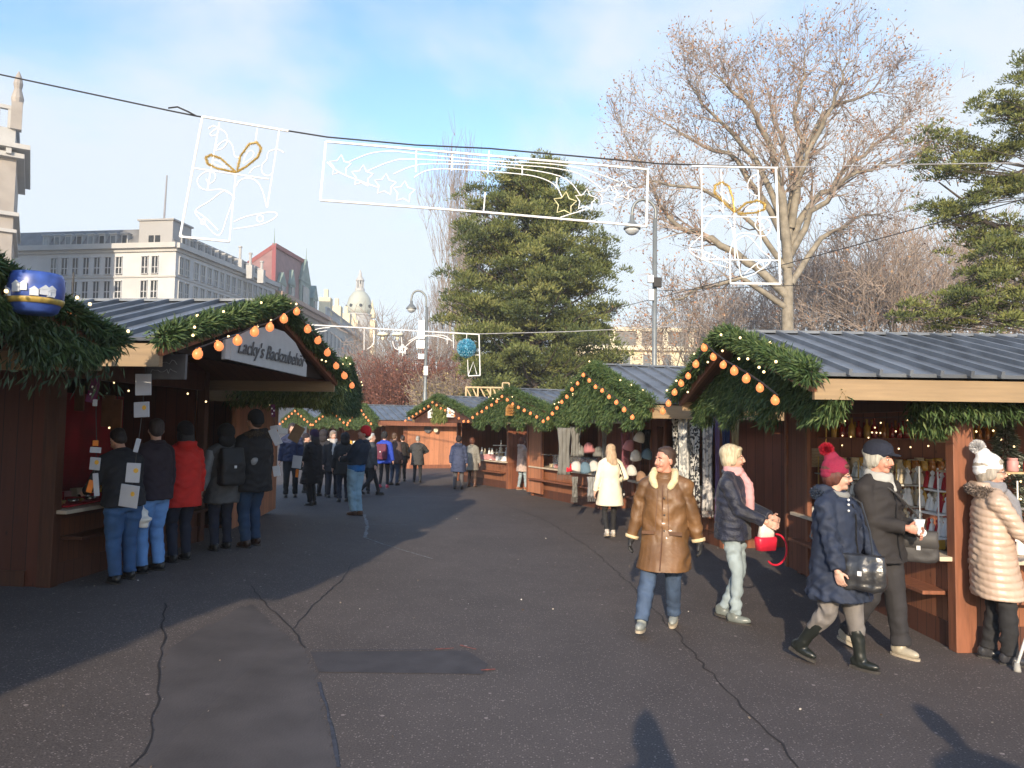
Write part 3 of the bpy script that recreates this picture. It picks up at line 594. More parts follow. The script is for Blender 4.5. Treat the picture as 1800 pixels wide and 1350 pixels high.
# conifers
PINEL = leafmat('pine_needles', (.042, .065, .022), (.145, .17, .048), (.27, .26, .09)); PINED = leafmat('pine_needles_dark', (.042, .062, .02), (.18, .20, .055), (.32, .29, .10))
def clumps(cs, per, L, m, parent, name='foliage', flat=.55, W=.3):
    """cs: list of (centre, radius, tone). needle tufts pointing outwards and up"""
    pts = []; dr = []; tn = []; LL = []
    for c, r, t in cs:
        n = int(per*r*r); u = rng.normal(0, 1, (n, 3)); u /= np.linalg.norm(u, axis=1)[:, None]; u[:, 2] = np.where(u[:, 2] < -.2, -u[:, 2]*.5, u[:, 2])
        rad = rng.uniform(.35, 1.0, n)**.6; lump = 1+.25*np.sin(u[:, 0]*7+c[0]*3)*np.cos(u[:, 1]*6+c[1]*5)
        p = u*(rad*lump)[:, None]*r; p[:, 2] *= flat; pts.append(p+np.array(c)); d = u.copy(); d[:, 2] += .5; dr.append(d); tn.append(np.full(n, t)); LL.append(np.full(n, L))
    return leaves(name, np.concatenate(pts), np.concatenate(dr), np.concatenate(LL), np.concatenate(LL)*W, m, parent, np.concatenate(tn), jit=.35)
def pine(label, px, y, H, prof, seed, per=150, L=.42):
    rnd = random.Random(seed); th = thing('pine_tree', label, 'tree', zg(px, y)); T = MB()
    T.tube([(0, 0, -.2), (.1, 0, H*.3), (-.1, 0, H*.6), (0, 0, H*.97)], [.42, .33, .2, .04], 9, cap=False); cs = []
    for i in range(190):
        t = rnd.uniform(.06, .99); z = H*t; w = np.interp(t, [p[0] for p in prof], [p[1] for p in prof]); wr = np.interp(t, [p[0] for p in prof], [p[2] for p in prof])
        a = rnd.uniform(0, 6.283); R_ = (wr if math.cos(a) > 0 else w)*rnd.uniform(.72, 1.08); dx, dy = math.cos(a), math.sin(a)*.85
        tip = Vector((dx*R_, dy*R_, z+R_*.12)); base = Vector((0, 0, z-R_*.22)); mid = base.lerp(tip, .5)+Vector((0, 0, -.15*R_*.5))
        T.tube([base, mid, tip], [.09*(1-t*.5), .06, .02], 5, cap=False)
        for k in range(7):
            s_ = rnd.uniform(.35, 1.03); q = base.lerp(tip, s_)+Vector((rnd.gauss(0, .45), rnd.gauss(0, .45), rnd.uniform(-.1, .45))); cs.append((tuple(q), rnd.uniform(.55, 1.1)*(1.05-.35*t), rnd.uniform(.12, .75)))
    for k in range(14): cs.append(((rnd.gauss(0, .25), rnd.gauss(0, .25), H*rnd.uniform(.9, 1.0)), rnd.uniform(.35, .6), rnd.uniform(.3, .6)))
    T.build('trunk', BARKD, th, smooth=True); clumps(cs, per, L, PINEL, th, 'crown', flat=.72); return th
pine('large dense dark green pine in the middle behind the stalls', 938, 44, 17.6, [(0, 3.4, 3.8), (.12, 4.3, 5.0), (.35, 4.9, 5.2), (.55, 5.1, 4.9), (.72, 4.8, 4.3), (.84, 3.6, 3.3), (.93, 2.1, 2.0), (1, .7, .7)], 41, per=360, L=.22)
# edge pine: limbs reaching in from the right
ep = thing('pine_tree', 'dark pine with long irregular boughs reaching in from the right edge', 'tree', zg(1990, 24)); T = MB(); cs = []; rnd = random.Random(5)
o = ep.location
T.tube([(0, 0, -.2), (.2, 0, 5), (-.2, 0, 10), (.1, 0, 15)], [.4, .33, .25, .12], 10, cap=False)
def bough(pix, y, r, pads, hang=0):
    pts = [P(px, py, y)-o for px, py in pix]; T.tube(pts, list(np.linspace(r, .025, len(pts))), 6, cap=False)
    for px, py, rr in pads:
        for k in range(13):
            q = P(px+rnd.gauss(0, 19), py+rnd.gauss(0, 11), y+rnd.gauss(0, .5))-o; cs.append((tuple(q), rr*rnd.uniform(.8, 1.45), rnd.uniform(.1, .7)))
            T.tube([pts[min(len(pts)-1, k % len(pts))].lerp(q, .6), q], [.02, .01], 3, cap=False)
bough([(1990, 330), (1870, 330), (1800, 300), (1740, 330), (1690, 350), (1650, 320)], 24, .13, [(1650, 240, .22), (1672, 262, .24), (1700, 300, .3), (1740, 270, .34), (1770, 330, .34), (1790, 260, .34), (1720, 350, .28), (1660, 300, .24), (1625, 285, .18), (1810, 330, .4)])
bough([(1990, 230), (1890, 220), (1830, 200), (1790, 190), (1740, 196)], 23.5, .1, [(1745, 192, .22), (1772, 185, .24), (1795, 225, .26), (1770, 205, .2), (1810, 200, .3)])
bough([(1990, 160), (1900, 130), (1830, 100)], 23, .07, [(1796, 142, .2), (1812, 110, .2)])
bough([(1990, 480), (1880, 450), (1800, 400), (1740, 395), (1690, 375), (1640, 365)], 24.5, .1, [(1640, 362, .18), (1670, 372, .22), (1660, 385, .2), (1700, 390, .26), (1720, 420, .24), (1680, 415, .2), (1780, 400, .26)])
bough([(1990, 620), (1880, 560), (1790, 500), (1720, 520), (1660, 545), (1590, 560)], 22, .1, [(1600, 555, .22), (1640, 545, .24), (1680, 520, .3), (1720, 500, .3), (1760, 480, .34), (1795, 450, .3), (1700, 560, .28), (1740, 545, .3), (1790, 520, .34), (1660, 570, .24), (1760, 430, .28), (1790, 570, .3)])
bough([(1990, 520), (1850, 480), (1780, 430), (1700, 460)], 25, .07, [(1700, 450, .2), (1730, 430, .22), (1715, 480, .18)])
T.build('trunk', BARKD, ep, smooth=True); clumps(cs, 950, .13, PINED, ep, 'crown', flat=.6)
# ------------------------------------------------------------------ market stalls
bulb_me = MB().lathe([(.009, .042), (.011, .032), (.022, .026), (.032, .006), (.031, -.016), (.019, -.032), (.003, -.038)], n=12).mesh('bulb', BULB, True)
fairy_me = MB().ball((0, 0, 0), .013, 6, 4).mesh('fairy_light', FAIRY)
def inst(name, me, parent, loc, sc=1, rot=None, z=None):
    o = bpy.data.objects.new(name, me); C.objects.link(o); o.parent = parent; o.location = loc; o.scale = (sc,)*3 if isinstance(sc, (int, float)) else sc
    if rot: o.rotation_euler = rot
    return o
def counter_wall(th, A, B, n, zc, zt, slat=W_SLAT, ledge=True, top=CREAM, plinth=W_DARK, post=W_TRIM, header=W_DARK):
    """open selling side from A to B (2d local), outward normal n"""
    A = Vector((A[0], A[1], 0)); B = Vector((B[0], B[1], 0)); n = Vector((n[0], n[1], 0)); d = B-A; L = d.length; d.normalize(); rz = math.atan2(d.y, d.x)
    def slab(u0, u1, z0, z1, o0, o1, name, m, bevel=0):
        c = A+d*(u0+u1)/2+n*(o0+o1)/2; mb = MB(); mb.box((0, 0, 0), (u1-u0, abs(o1-o0), z1-z0)); ob = mb.build(name, m, th, bevel=bevel, loc=(c.x, c.y, (z0+z1)/2)); ob.rotation_euler = (0, 0, rz); return ob
    slab(0, L, .22, zc-.10, -.05, 0, 'counter_front', slat)
    slab(0, L, 0, .22, -.05, .012, 'plinth', plinth)
    slab(0, L, zc-.10, zc-.045, -.06, .02, 'counter_rail', post)
    slab(-.02, L+.02, zc-.04, zc, -.55, .16, 'counter_top', top, .006)
    if ledge: slab(.12, L-.12, .46, .495, 0, .24, 'ledge', post, .004)
    for u in (0, L): slab(u-.06, u+.06, zc if zc < .5 else .0, zt, -.07, .05, 'post', post, .006)
    slab(-.04, L+.04, zt-.26, zt, -.06, .03, 'header', header)
    return slab
def stall(short, label, pn, pf, ze, za, side, D=4.2, ov=1.5, front='open', near='open', hw=None, slat=W_SLAT, red=W_RED, dens=1.0, bulbs=7, fill=True, seams=True, group='wooden market stalls along the lane', zc=.82, fascia=W_FASC, drop=.28, gl=None, fairy=10, farsolid=True, bulb_s=1.0, fas_h=.2, rec=0, bdrop=.19, grad=.085, trim=None, hwn=None, seamw=.31, gbm=None):
    pn = Vector(pn); pf = Vector(pf); mid = (pn+pf)/2; t = (pf-pn); w = t.length; t.normalize()
    iw = Vector((t.y, -t.x)) if side == 'R' else Vector((-t.y, t.x)); rz = math.atan2(iw.y, iw.x); ns = -1 if side == 'R' else 1
    wall_c = mid+iw*(ov+1); gzv = gz(wall_c.x, wall_c.y) if side == 'L' else 0
    th = thing('market_stall', label, 'market stall', (mid.x, mid.y, gzv), rz, group); th['kind_info'] = ''
    del th['kind_info']
    ze -= gzv; za -= gzv; hw = hw or w/2-.6; W2 = w/2; hwn = hwn or hw; ylo, yhi = (-hwn, hw) if ns < 0 else (-hw, hwn); yc = (ylo+yhi)/2; yw = yhi-ylo
    # roof
    r = MB()
    for s_ in (-1, 1):
        a = Vector((-.03, 0, za)); b = Vector((-.03, s_*W2, ze)); nrm = Vector((0, s_*(za-ze), W2)).normalized()
        r.prism([a, b, b+Vector((D, 0, 0)), a+Vector((D, 0, 0))], nrm*.03)
        if seams:
            k = int(D/seamw)
            for i in range(k+1):
                x = .02+i*(D-.1)/k; p0 = Vector((x, s_*.02, za))+nrm*.045; p1 = Vector((x, s_*(W2+.05), ze-.05*(za-ze)/W2))+nrm*.045; r.beam(p0, p1, .028, .05)
    r.box((D/2-.03, 0, za+.045), (D+.06, .16, .03)); roof = r.build('roof', ROOF, th)
    for s_ in (-1, 1): f = MB(); f.box((D/2, s_*(W2-.05), ze-fas_h/2-.02), (D-.02, .05, fas_h)); f.build('fascia', fascia, th)
    sf = MB()
    for s_ in (-1, 1):
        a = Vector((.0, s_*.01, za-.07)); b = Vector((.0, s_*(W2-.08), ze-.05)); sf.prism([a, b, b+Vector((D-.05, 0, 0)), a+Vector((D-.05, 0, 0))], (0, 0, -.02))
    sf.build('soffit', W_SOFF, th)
    gb = MB(); zb_ = ze-drop+.05
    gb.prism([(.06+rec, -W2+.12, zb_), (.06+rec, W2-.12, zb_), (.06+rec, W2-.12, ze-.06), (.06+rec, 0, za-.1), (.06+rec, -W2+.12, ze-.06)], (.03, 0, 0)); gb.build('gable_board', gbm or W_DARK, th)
    rk = MB()
    for s_ in (-1, 1): rk.beam((0, 0, za-.05), (0, s_*W2, ze-.05), .05, .16)
    rk.build('bargeboard', W_TRIM, th)
    # shell
    def wall(name, c, d, m):
        mb = MB(); mb.box(c, d); return mb.build(name, m, th)
    zt = ze+.02
    wall('back_wall', (D-.2, yc, zt/2), (.06, yw-.02, zt), red)
    if farsolid: wall('side_wall', ((ov+D)/2, -ns*hw, zt/2), (D-ov-.25, .05, zt), red)
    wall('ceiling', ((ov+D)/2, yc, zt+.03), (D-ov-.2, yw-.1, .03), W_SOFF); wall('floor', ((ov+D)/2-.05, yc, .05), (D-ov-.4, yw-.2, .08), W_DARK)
    wall('inner_gable', (ov+.02, yc, zt+.055), (.05, yw, .11), red)
    if front == 'open': counter_wall(th, (ov, ylo), (ov, yhi), (-1, 0), zc, zt, slat, post=trim or W_TRIM)
    elif front == 'closed': wall('front_wall', (ov, yc, zt/2), (.06, yw, zt), red)
    ya = ns*hwn
    if near == 'open': counter_wall(th, (ov+.08, ya), (D-.25, ya), (0, ns), zc, zt, slat, post=trim or W_TRIM)
    elif near == 'closed':
        wall('side_wall', ((ov+D)/2, ya, zt/2), (D-ov-.25, .05, zt), red)
        tr = MB(); tr.box((ov+.06, ya+ns*.03, zt/2), (.1, .04, zt)); tr.box((D-.3, ya+ns*.03, zt/2), (.1, .04, zt)); tr.box(((ov+D)/2, ya+ns*.027, .08), (D-ov-.5, .03, .16)); tr.build('corner_trim', trim or W_TRIM, th)
    # garland along the rakes + branches in the gable
    g = thing('garland', 'fir garland hung along the gable of the '+short, 'garland', (mid.x, mid.y, gzv), rz, 'fir garlands on the stall gables')
    n = int(10500*dens*w/4.7); u = rng.uniform(-1, 1, n); base = np.stack([np.full(n, -.07), u*(W2+.08), za-(za-ze)*np.abs(u)+.02], 1)
    off = rng.normal(0, 1, (n, 3)); off /= np.linalg.norm(off, axis=1)[:, None]; rad = grad*(1+.2*np.sin(u*23+w)+.22*np.sin(u*57+3*w)+.15*np.sin(u*131)); pts = base+off*(rad*rng.uniform(.2, 1, n))[:, None]*np.array([1.1, 1, 1]); drn = off+np.array([-.2, 0, -.15])
    Lv = .10 if dens < 1 else .075
    m_, md = (FIR, FIRD)
    lo = leaves('rake_garland', pts, drn, Lv, Lv*.17, m_, g, jit=.4)
    if fill:
        n = int(12500*dens); y = rng.uniform(-1, 1, n)*(W2-.05); ztop_ = za-(za-ze)*np.abs(y)/W2-.1; zl = (ze-drop)+.10*np.sin(y*5+1)+.06*np.sin(y*13); z = zl+(ztop_-zl)*rng.uniform(0, 1, n)**.8
        pts = np.stack([rng.uniform(-.12, .05, n)+rec, y, z], 1); leaves('gable_branches', pts, np.tile([-.35, 0, -1.0], (n, 1)), Lv*1.3, Lv*.19, m_, g, jit=.45)
    if fairy:
        for i in range(fairy):
            uu = rng.uniform(-1, 1); a = rng.uniform(0, 6.28); inst('fairy_light', fairy_me, g, (-.07-.17*abs(math.cos(a)), uu*W2, za-(za-ze)*abs(uu)+.15*math.sin(a)))
    if bulbs:
        sl = thing('string_lights', 'orange globe bulbs under the gable of the '+short, 'string lights', (mid.x, mid.y, gzv), rz, 'bulb strings on the gables'); cp = []
        for i in range(2*bulbs+1):
            uu = -1+i/bulbs; yy = uu*(W2-.12); zz_ = za-(za-ze)*abs(uu)-bdrop+rng.uniform(-.02, .02)+(.03 if uu == 0 else 0); o_ = inst('bulb', bulb_me, sl, (-.28, yy, zz_), bulb_s*rng.uniform(.92, 1.08), (rng.uniform(-.3, .3), rng.uniform(-.3, .3), 0)); cp.append((-.26, yy, zz_+.045))
        cb = MB(); cb.tube(cp, .008, 4); cb.build('cable', CABLE, sl)
    return th, dict(w=w, W2=W2, ze=ze, za=za, hw=hw, ov=ov, D=D, ns=ns, zt=zt, zc=zc)

S1, q1 = stall('large right stall', 'large right stall with glassware and honey, its long side facing the viewer', (2.46, 6.0), (2.42, 10.6), 2.36, 2.97, 'R', D=9.0, dens=1.9, front='open', near='open', fairy=14, slat=W_SLAT, fas_h=.17, rec=.28, seamw=.245, bulbs=6, bulb_s=1.15)
S2, q2 = stall('clothing stall', 'clothing stall with scarves and hats, second stall on the right', (2.12, 11.1), (1.02, 15.9), 2.28, 3.02, 'R', D=5.2, dens=1.3, near='closed', fairy=10)
S3, q3 = stall('third stall on the right', 'stall with glass display and carved wooden sign, third on the right', (1.0, 16.25), (-.98, 20.5), 2.22, 2.80, 'R', D=6.6, dens=1.0, near='closed', fairy=6, ov=1.5)
S4, q4 = stall('stall with white gable signs', 'stall with white painted gable signs, fourth on the right', (-1.07, 21.3), (-3.42, 25.4), 2.2, 2.78, 'R', D=6.2, dens=.85, near='closed', fill=False, fairy=0)
S5, q5 = stall('far stall with orange side wall', 'far stall with a closed orange side wall and posters', (-5.55, 30.9), (-7.6, 35.6), 2.06, 2.72, 'R', D=5.4, dens=.7, near='closed', fairy=0, bulbs=5, ov=1.3, bdrop=.14, hw=1.95, red=W_ORG, fascia=W_TRIM, bulb_s=1.35)
S6, q6 = stall('middle one of the three far left stalls', 'far stall in the middle of the three far left gables', (-7.75, 36.4), (-10.6, 40.4), 2.0, 2.75, 'R', D=6.0, dens=.65, near='none', fairy=0, bulbs=5, ov=1.3, bulb_s=1.5)
S7, q7 = stall('farthest stall at left', 'farthest stall, leftmost of the three far left gables', (-10.9, 41.4), (-13.9, 45.2), 1.98, 2.75, 'R', D=6.0, dens=.6, near='none', fairy=0, bulbs=5, ov=1.3, bulb_s=1.7)
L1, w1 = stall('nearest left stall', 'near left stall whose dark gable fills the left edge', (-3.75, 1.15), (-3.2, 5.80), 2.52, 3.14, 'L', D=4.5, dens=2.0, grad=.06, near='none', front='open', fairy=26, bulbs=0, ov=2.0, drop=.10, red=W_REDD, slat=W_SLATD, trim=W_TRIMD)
L0, w0 = stall('stall left of the viewpoint', 'stall behind the viewpoint on the left, outside the picture, shading the lane', (-4.9, -3.9), (-4.2, .9), 2.5, 3.15, 'L', D=4.0, dens=.5, near='none', front='open', fairy=0, bulbs=0)
L2, w2 = stall('left baking supplies stall', 'left baking supplies stall with a lettered white sign in its gable', (-3.02, 6.3), (-2.62, 11.0), 2.60, 3.30, 'L', D=6.0, dens=1.9, near='closed', front='open', fill=False, fairy=16, ov=1.8, bulbs=6, bulb_s=1.3, hw=1.9, hwn=1.12, zc=.78, rec=.05, bdrop=.12, grad=.088, drop=.10, gbm=mat('board_shade_tint', (.022, .012, .009), .8), red=W_REDD, slat=W_SLATD, trim=W_TRIMD)  # gable board near-black: shade of the dark interior put into its colour
L3, w3 = stall('third left stall', 'third left stall with orange front under yellowish fir branches', (-2.92, 11.5), (-3.4, 16.0), 2.45, 3.05, 'L', D=5.0, dens=1.1, near='none', front='closed', fairy=6, ov=1.5, red=W_ORG, bulbs=0)
# ------------------------------------------------------------------ people
def ik(a, c, l1, l2, pole):
    d = c-a; L = min(d.length, (l1+l2)*.999); dn = d.normalized(); c = a+dn*L
    x = (l1*l1-l2*l2+L*L)/(2*L); h = math.sqrt(max(0, l1*l1-x*x)); pl = (pole-dn*pole.dot(dn)).normalized()
    return a+dn*x+pl*h, c
def bake(mb, name, m, parent, vox, sm=2, wr=0, ws=55, puff=0, pm=26, seed=0, bias=(1, 1, 1.6), scale=1):
    me0 = mb.mesh('tmp', m); o = bpy.data.objects.new('tmp', me0); C.objects.link(o)
    r = o.modifiers.new('r', 'REMESH'); r.mode = 'VOXEL'; r.voxel_size = vox
    if sm: s = o.modifiers.new('s', 'SMOOTH'); s.iterations = sm; s.factor = .5
    dg = bpy.context.evaluated_depsgraph_get(); me = bpy.data.meshes.new_from_object(o.evaluated_get(dg)); bpy.data.objects.remove(o); bpy.data.meshes.remove(me0)
    n = len(me.vertices)
    if (wr or puff) and n:
        co = np.empty(n*3); me.vertices.foreach_get('co', co); co = co.reshape(-1, 3); nr = np.empty(n*3); me.vertices.foreach_get('normal', nr); nr = nr.reshape(-1, 3)
        g = np.random.default_rng(seed+n); d = np.zeros(n)
        if wr:
            w1 = co+.02*np.sin(co[:, [1, 2, 0]]*23+seed)
            for i in range(9):
                k = g.normal(0, 1, 3)*np.array(bias); k /= np.linalg.norm(k); f = ws*g.uniform(.45, 1.5); d += np.maximum(-.6, np.sin(w1@k*f+g.uniform(0, 6)))*.45
            big = np.sin(co@g.normal(0, 6, 3)+seed)*np.sin(co@g.normal(0, 7, 3)); d = d*wr*(.55+.45*big)
        if puff:
            ph = (co[:, 2]+.25*np.abs(co[:, 0]))*pm*math.pi; d = d+puff*(np.abs(np.sin(ph))**.6-.6)
        co += nr*d[:, None]; me.vertices.foreach_set('co', co.ravel())
    me.polygons.foreach_set('use_smooth', [True]*len(me.polygons))
    if not me.materials: me.materials.append(m)
    me.update(); me.name = name; ob = bpy.data.objects.new(name, me); C.objects.link(ob); ob.parent = parent; return ob
def cloth(name, col, rough=.9, sheen=.0, **kw): return mat('cloth_'+name, col, rough, var=kw.pop('var', .10), scale=kw.pop('scale', 9), bump=kw.pop('bump', .25), bscale=kw.pop('bscale', 160), sheen=sheen, **kw)
SKIN = mat('skin', (.58, .34, .25), .5, var=.07, scale=14, bump=.05, bscale=120)
SKINR = mat('skin_ruddy', (.56, .27, .19), .5, var=.10, scale=14)
EYEW = mat('eye_white', (.65, .62, .58), .3, var=0); EYED = mat('eye_dark', (.03, .025, .02), .2, var=0); LIP = mat('lips', (.42, .14, .12), .5, var=.05)
FURM = {}
def furmat(nm, c0, c1): 
    if nm not in FURM: FURM[nm] = leafmat('fur_'+nm, c0, c1)
    return FURM[nm]
def person(px, fy, hy, head_deg, label, coat=(.05, .05, .06), hem=.75, coat_m=None, pants=(.03, .04, .07), shoe=(.02, .02, .02), hair='short', hairc=(.06, .04, .03), hat=None, hatc=(.03, .03, .035), yaw=0, tilt=0,
           lean=0, roll=0, bulk=1.0, stance=.11, footR=None, footL=None, handR=None, handL=None, elbR=None, elbL=None, vox=.02, scarf=None, fur=None, hood=None, puff=0, pm=26, wr=.009, wsc=62, pantw=1.0, boots=None, gloves=None, glasses=False, skin=None,
           flare=0, hidx=0, group=None, Hmax=1.93, loc=None, H=None, strap=None, coat2=None, fitted=False, wears='coat', palmin=True, placket=False, sleevec=None):
    base = loc if loc is not None else G(px, fy)
    if H is None:
        H = P(px, hy, base.y).z-base.z; H = max(1.5, min(Hmax, H))
        if hat in ('pom', 'beanie', 'cap'): H -= .03
    k = H/1.75; th = thing('person', label, 'person', base, -R(head_deg), group); th.scale = (k, k, k); hero = vox < .013
    V = Vector; sk = skin or SKIN; pel = V((0, 0, .93)); UM = Matrix.Rotation(-R(lean), 3, 'X') @ Matrix.Rotation(R(roll), 3, 'Y')
    U = lambda p: pel+UM @ (V(p)-pel)
    HM = UM @ Matrix.Rotation(-R(yaw), 3, 'Z') @ Matrix.Rotation(-R(tilt), 3, 'X'); hp = U((0, 0, 1.5)); HP = lambda p: hp+HM @ (V(p)-V((0, 0, 1.5)))*1.05
    HB = lambda mb, c, r, n=14, m=10: mb.ball(HP(c), tuple(q*1.05 for q in r), n, m, M=HM)
    fR = V(footR or (stance, .03, 0)); fL = V(footL or (-stance, -.03, 0)); aR = fR+V((0, 0, .09)); aL = fL+V((0, 0, .09))
    hipR, hipL = V((.095, 0, .90)), V((-.095, 0, .90)); fwd = V((0, 1, 0))
    kR, aR = ik(hipR, aR, .415, .403, fwd); kL, aL = ik(hipL, aL, .415, .403, fwd)
    shR, shL = U((.172*(.5+.5*bulk), 0, 1.395)), U((-.172*(.5+.5*bulk), 0, 1.395))
    wR = V(handR or (.27+.04*(bulk-1), .06, .86)); wL = V(handL or (-.27-.04*(bulk-1), .06, .86))
    if not handR: wR = U(wR)
    if not handL: wL = U(wL)
    eR, wR = ik(shR, wR, .29, .26, V(elbR or (.5, -1, -.2))); eL, wL = ik(shL, wL, .29, .26, V(elbL or (-.5, -1, -.2)))
    # body: one continuous surface
    pwb = min(1, pantw)*.95
    b = MB()
    b.loft([(0, 0, .86, .10, .08), (0, 0, .95, .14, .10), (0, .0, 1.1, .12, .09)], 14)
    T = lambda pts, r, n=10: b.tube([V(p) for p in pts], r, n)
    T([U((0, 0, .95)), U((0, 0, 1.15)), U((0, 0, 1.34)), U((0, -.01, 1.46))], [.11, .10, .10, .055], 14)
    T([shR-V((.02, 0, .03)), U((0, 0, 1.41)), shL+V((.02, 0, -.03))], [.035, .05, .035])
    for h, kn, an, ft in ((hipR, kR, aR, fR), (hipL, kL, aL, fL)):
        T([h, h.lerp(kn, .5), kn, kn.lerp(an, .4), an, an+V((0, .0, -.05))], [.07*pwb, .06*pwb, .045*pwb, .046*pwb, .03, .028]); b.ball(an+V((0, .015, -.04)), (.03, .05, .025), 10, 6); b.ball(kn, .045*pwb, 10, 6)
    for s_, sh, el, w_ in ((1, shR, eR, wR), (-1, shL, eL, wL)):
        T([sh, sh.lerp(el, .5), el, el.lerp(w_, .35), w_], [.045, .042, .036, .036, .026]); b.ball(el, .036, 8, 6)
    T([U((0, -.015, 1.42)), HP((0, -.012, 1.50)), HP((0, .0, 1.58))], [.062, .056, .056], 12)
    HB(b, (0, -.008, 1.655), (.074, .093, .092)); HB(b, (0, .03, 1.60), (.060, .065, .075)); HB(b, (0, .052, 1.545), (.036, .038, .032)); HB(b, (0, .075, 1.535), (.02, .018, .016), 8, 6)
    b.tube([HP((0, .090, 1.645)), HP((0, .103, 1.62)), HP((0, .112, 1.597)), HP((0, .095, 1.588))], [.009, .012, .0155, .012], 8)
    HB(b, (.03, .072, 1.59), (.026, .024, .024), 8, 6); HB(b, (-.03, .072, 1.59), (.026, .024, .024), 8, 6)
    for s_ in (1, -1): HB(b, (s_*.076, -.005, 1.615), (.010, .022, .031), 8, 6); HB(b, (s_*.028, .083, 1.653), (.022, .010, .008), 8, 6)
    def hand(mb, w_, el, s_, g=0):
        d = (w_-el).normalized(); side = V((0, 1, 0)) if abs(d.z) > .6 else V((0, 0, 1)); side = (side-d*side.dot(d)).normalized(); nrm = d.cross(side).normalized()
        inn = V((-s_, 0, 0)) if abs(d.z) > .6 else V((0, 0, -1)); 
        if nrm.dot(inn) < 0: nrm = -nrm
        Mh = Matrix((side, d, nrm)).transposed(); mb.ball(w_+d*.045, (.040+g, .052, .017+g), 12, 8, M=Mh)
        mb.tube([w_-d*.03, w_+d*.03], [.028+g, .03+g], 8)
        for i, (o_, l_) in enumerate(((.030, .072), (.010, .082), (-.011, .077), (-.030, .060))):
            p0 = w_+d*.078+side*o_; p1 = p0+(d*.85+nrm*.35).normalized()*l_*.5; p2 = p1+(d*.45+nrm*.9).normalized()*l_*.5; mb.tube([p0-d*.02, p0, p1, p2], [.009+g, .009+g, .0085+g, .0065+g], 6)
        p0 = w_+d*.03+side*.034; p1 = p0+(side*.8+d*.7+nrm*.3).normalized()*.035; mb.tube([p0, p1, p1+(d*.9+side*.2+nrm*.3).normalized()*.03], [.012+g, .0105+g, .008+g], 6)
    hand(b, wR, eR, 1); hand(b, wL, eL, -1)
    bv = .0062 if hero else max(.011, vox*.75); bake(b, 'body', sk, th, bv, 2)
    if gloves:
        for s_, w_, el in ((1, wR, eR), (-1, wL, eL)): g_ = MB(); hand(g_, w_, el, s_, .006); bake(g_, 'glove', cloth('glove', gloves, .6), th, bv, 1)
    # eyes, brows, mouth
    if vox < .018:
        for s_ in (1, -1):
            e_ = MB(); HB(e_, (s_*.030, .0815, 1.630), (.014, .008, .0075), 8, 6); eo = e_.build('eye', EYEW, th, True); i_ = MB(); HB(i_, (s_*.030, .0875, 1.630), (.0065, .0045, .0065), 8, 6); i_.build('iris', EYED, eo, True)
            w_ = MB(); w_.tube([HP((s_*.014, .092, 1.650)), HP((s_*.030, .094, 1.656)), HP((s_*.048, .080, 1.650))], [.003, .0045, .003], 5); w_.build('eyebrow', mat('brow', (.10, .06, .04), .8), th)
        l_ = MB(); l_.tube([HP((-.022, .088, 1.566)), HP((0, .0975, 1.569)), HP((.022, .088, 1.566))], [.003, .0065, .003], 6); l_.build('lips', LIP, th, True)
    if glasses:
        g_ = MB()
        for s_ in (1, -1):
            g_.tube([HP((s_*.031+.021*math.cos(a), .103-.004*abs(math.cos(a)), 1.628+.016*math.sin(a))) for a in np.linspace(0, 2*math.pi, 15)[:-1]], .0022, 4, closed=True); g_.tube([HP((s_*.052, .098, 1.632)), HP((s_*.078, .02, 1.628))], .0022, 4)
        g_.tube([HP((-.01, .106, 1.63)), HP((.01, .106, 1.63))], .002, 4); g_.build('glasses', BLACKM, th)
    # trousers
    t = MB(); pw = pantw; PM = pants if not isinstance(pants, tuple) else cloth('trousers_%d_%d_%d' % tuple(int(c*1000) for c in pants), pants, .85, scale=5, var=.22)
    t.loft([(0, 0, .80, .155*pw, .115), (0, 0, .90, .165, .12), (0, 0, .99, .15, .11)], 16)
    cut = boots*.86 if boots else .05
    for h, kn, an in ((hipR, kR, aR), (hipL, kL, aL)):
        end = an+(kn-an).normalized()*(cut-.055)
        t.tube([h+V((0, 0, .02)), h.lerp(kn, .45), kn.lerp(h, .1), kn, kn.lerp(end, .35), kn.lerp(end, .8), end], [.105*pw, .098*pw, .078*pw, .072*pw, .069*pw, (.060 if not boots else .058)*pw, (.064 if not boots else .055)*pw], 14); t.ball(kn, .072*pw, 12, 8)
    bake(t, 'trousers', PM, th, vox, 2, wr=.0075 if hero else .006, ws=58, seed=int(abs(px)), bias=(.6, .6, 2))
    # shoes
    SM = mat('shoe_%d_%d_%d' % tuple(int(c*1000) for c in shoe), shoe, .35, var=.1); SO = mat('shoe_sole', (.05, .045, .04), .7) if shoe[0] < .2 else mat('shoe_sole_pale', (.45, .38, .28), .7)
    for an, ft, kn in ((aR, fR, kR), (aL, fL, kL)):
        s_ = MB(); pit = math.atan2(ft.z, .25)*(1 if ft.y < 0 else -.6); RM = Matrix.Rotation(-pit, 3, 'X'); q = lambda p: an+RM @ V(p)
        s_.ball(q((0, .035, -.052)), (.045, .125, .040), 14, 8, M=RM); s_.ball(q((0, -.035, -.035)), (.040, .055, .055), 12, 8, M=RM); s_.tube([q((0, -.01, -.04)), q((0, -.012, .03))], [.046, .046], 12)
        if boots:
            top = an+(kn-an).normalized()*boots; s_.tube([q((0, 0, -.02)), an.lerp(top, .35), an.lerp(top, .75), top], [.05, .052, .062, .066], 14)
        so = bake(s_, 'boot' if boots else 'shoe', SM, th, min(vox, .012), 1, wr=.002, ws=80)
        s2 = MB(); s2.loft([(0, 0, -.012, .042, .125, .8), (0, 0, .012, .044, .128, .8)], 16); m2 = MB(); m2.add([q(V(v)+V((0, .035, -.088))) for v in s2.v], s2.f)
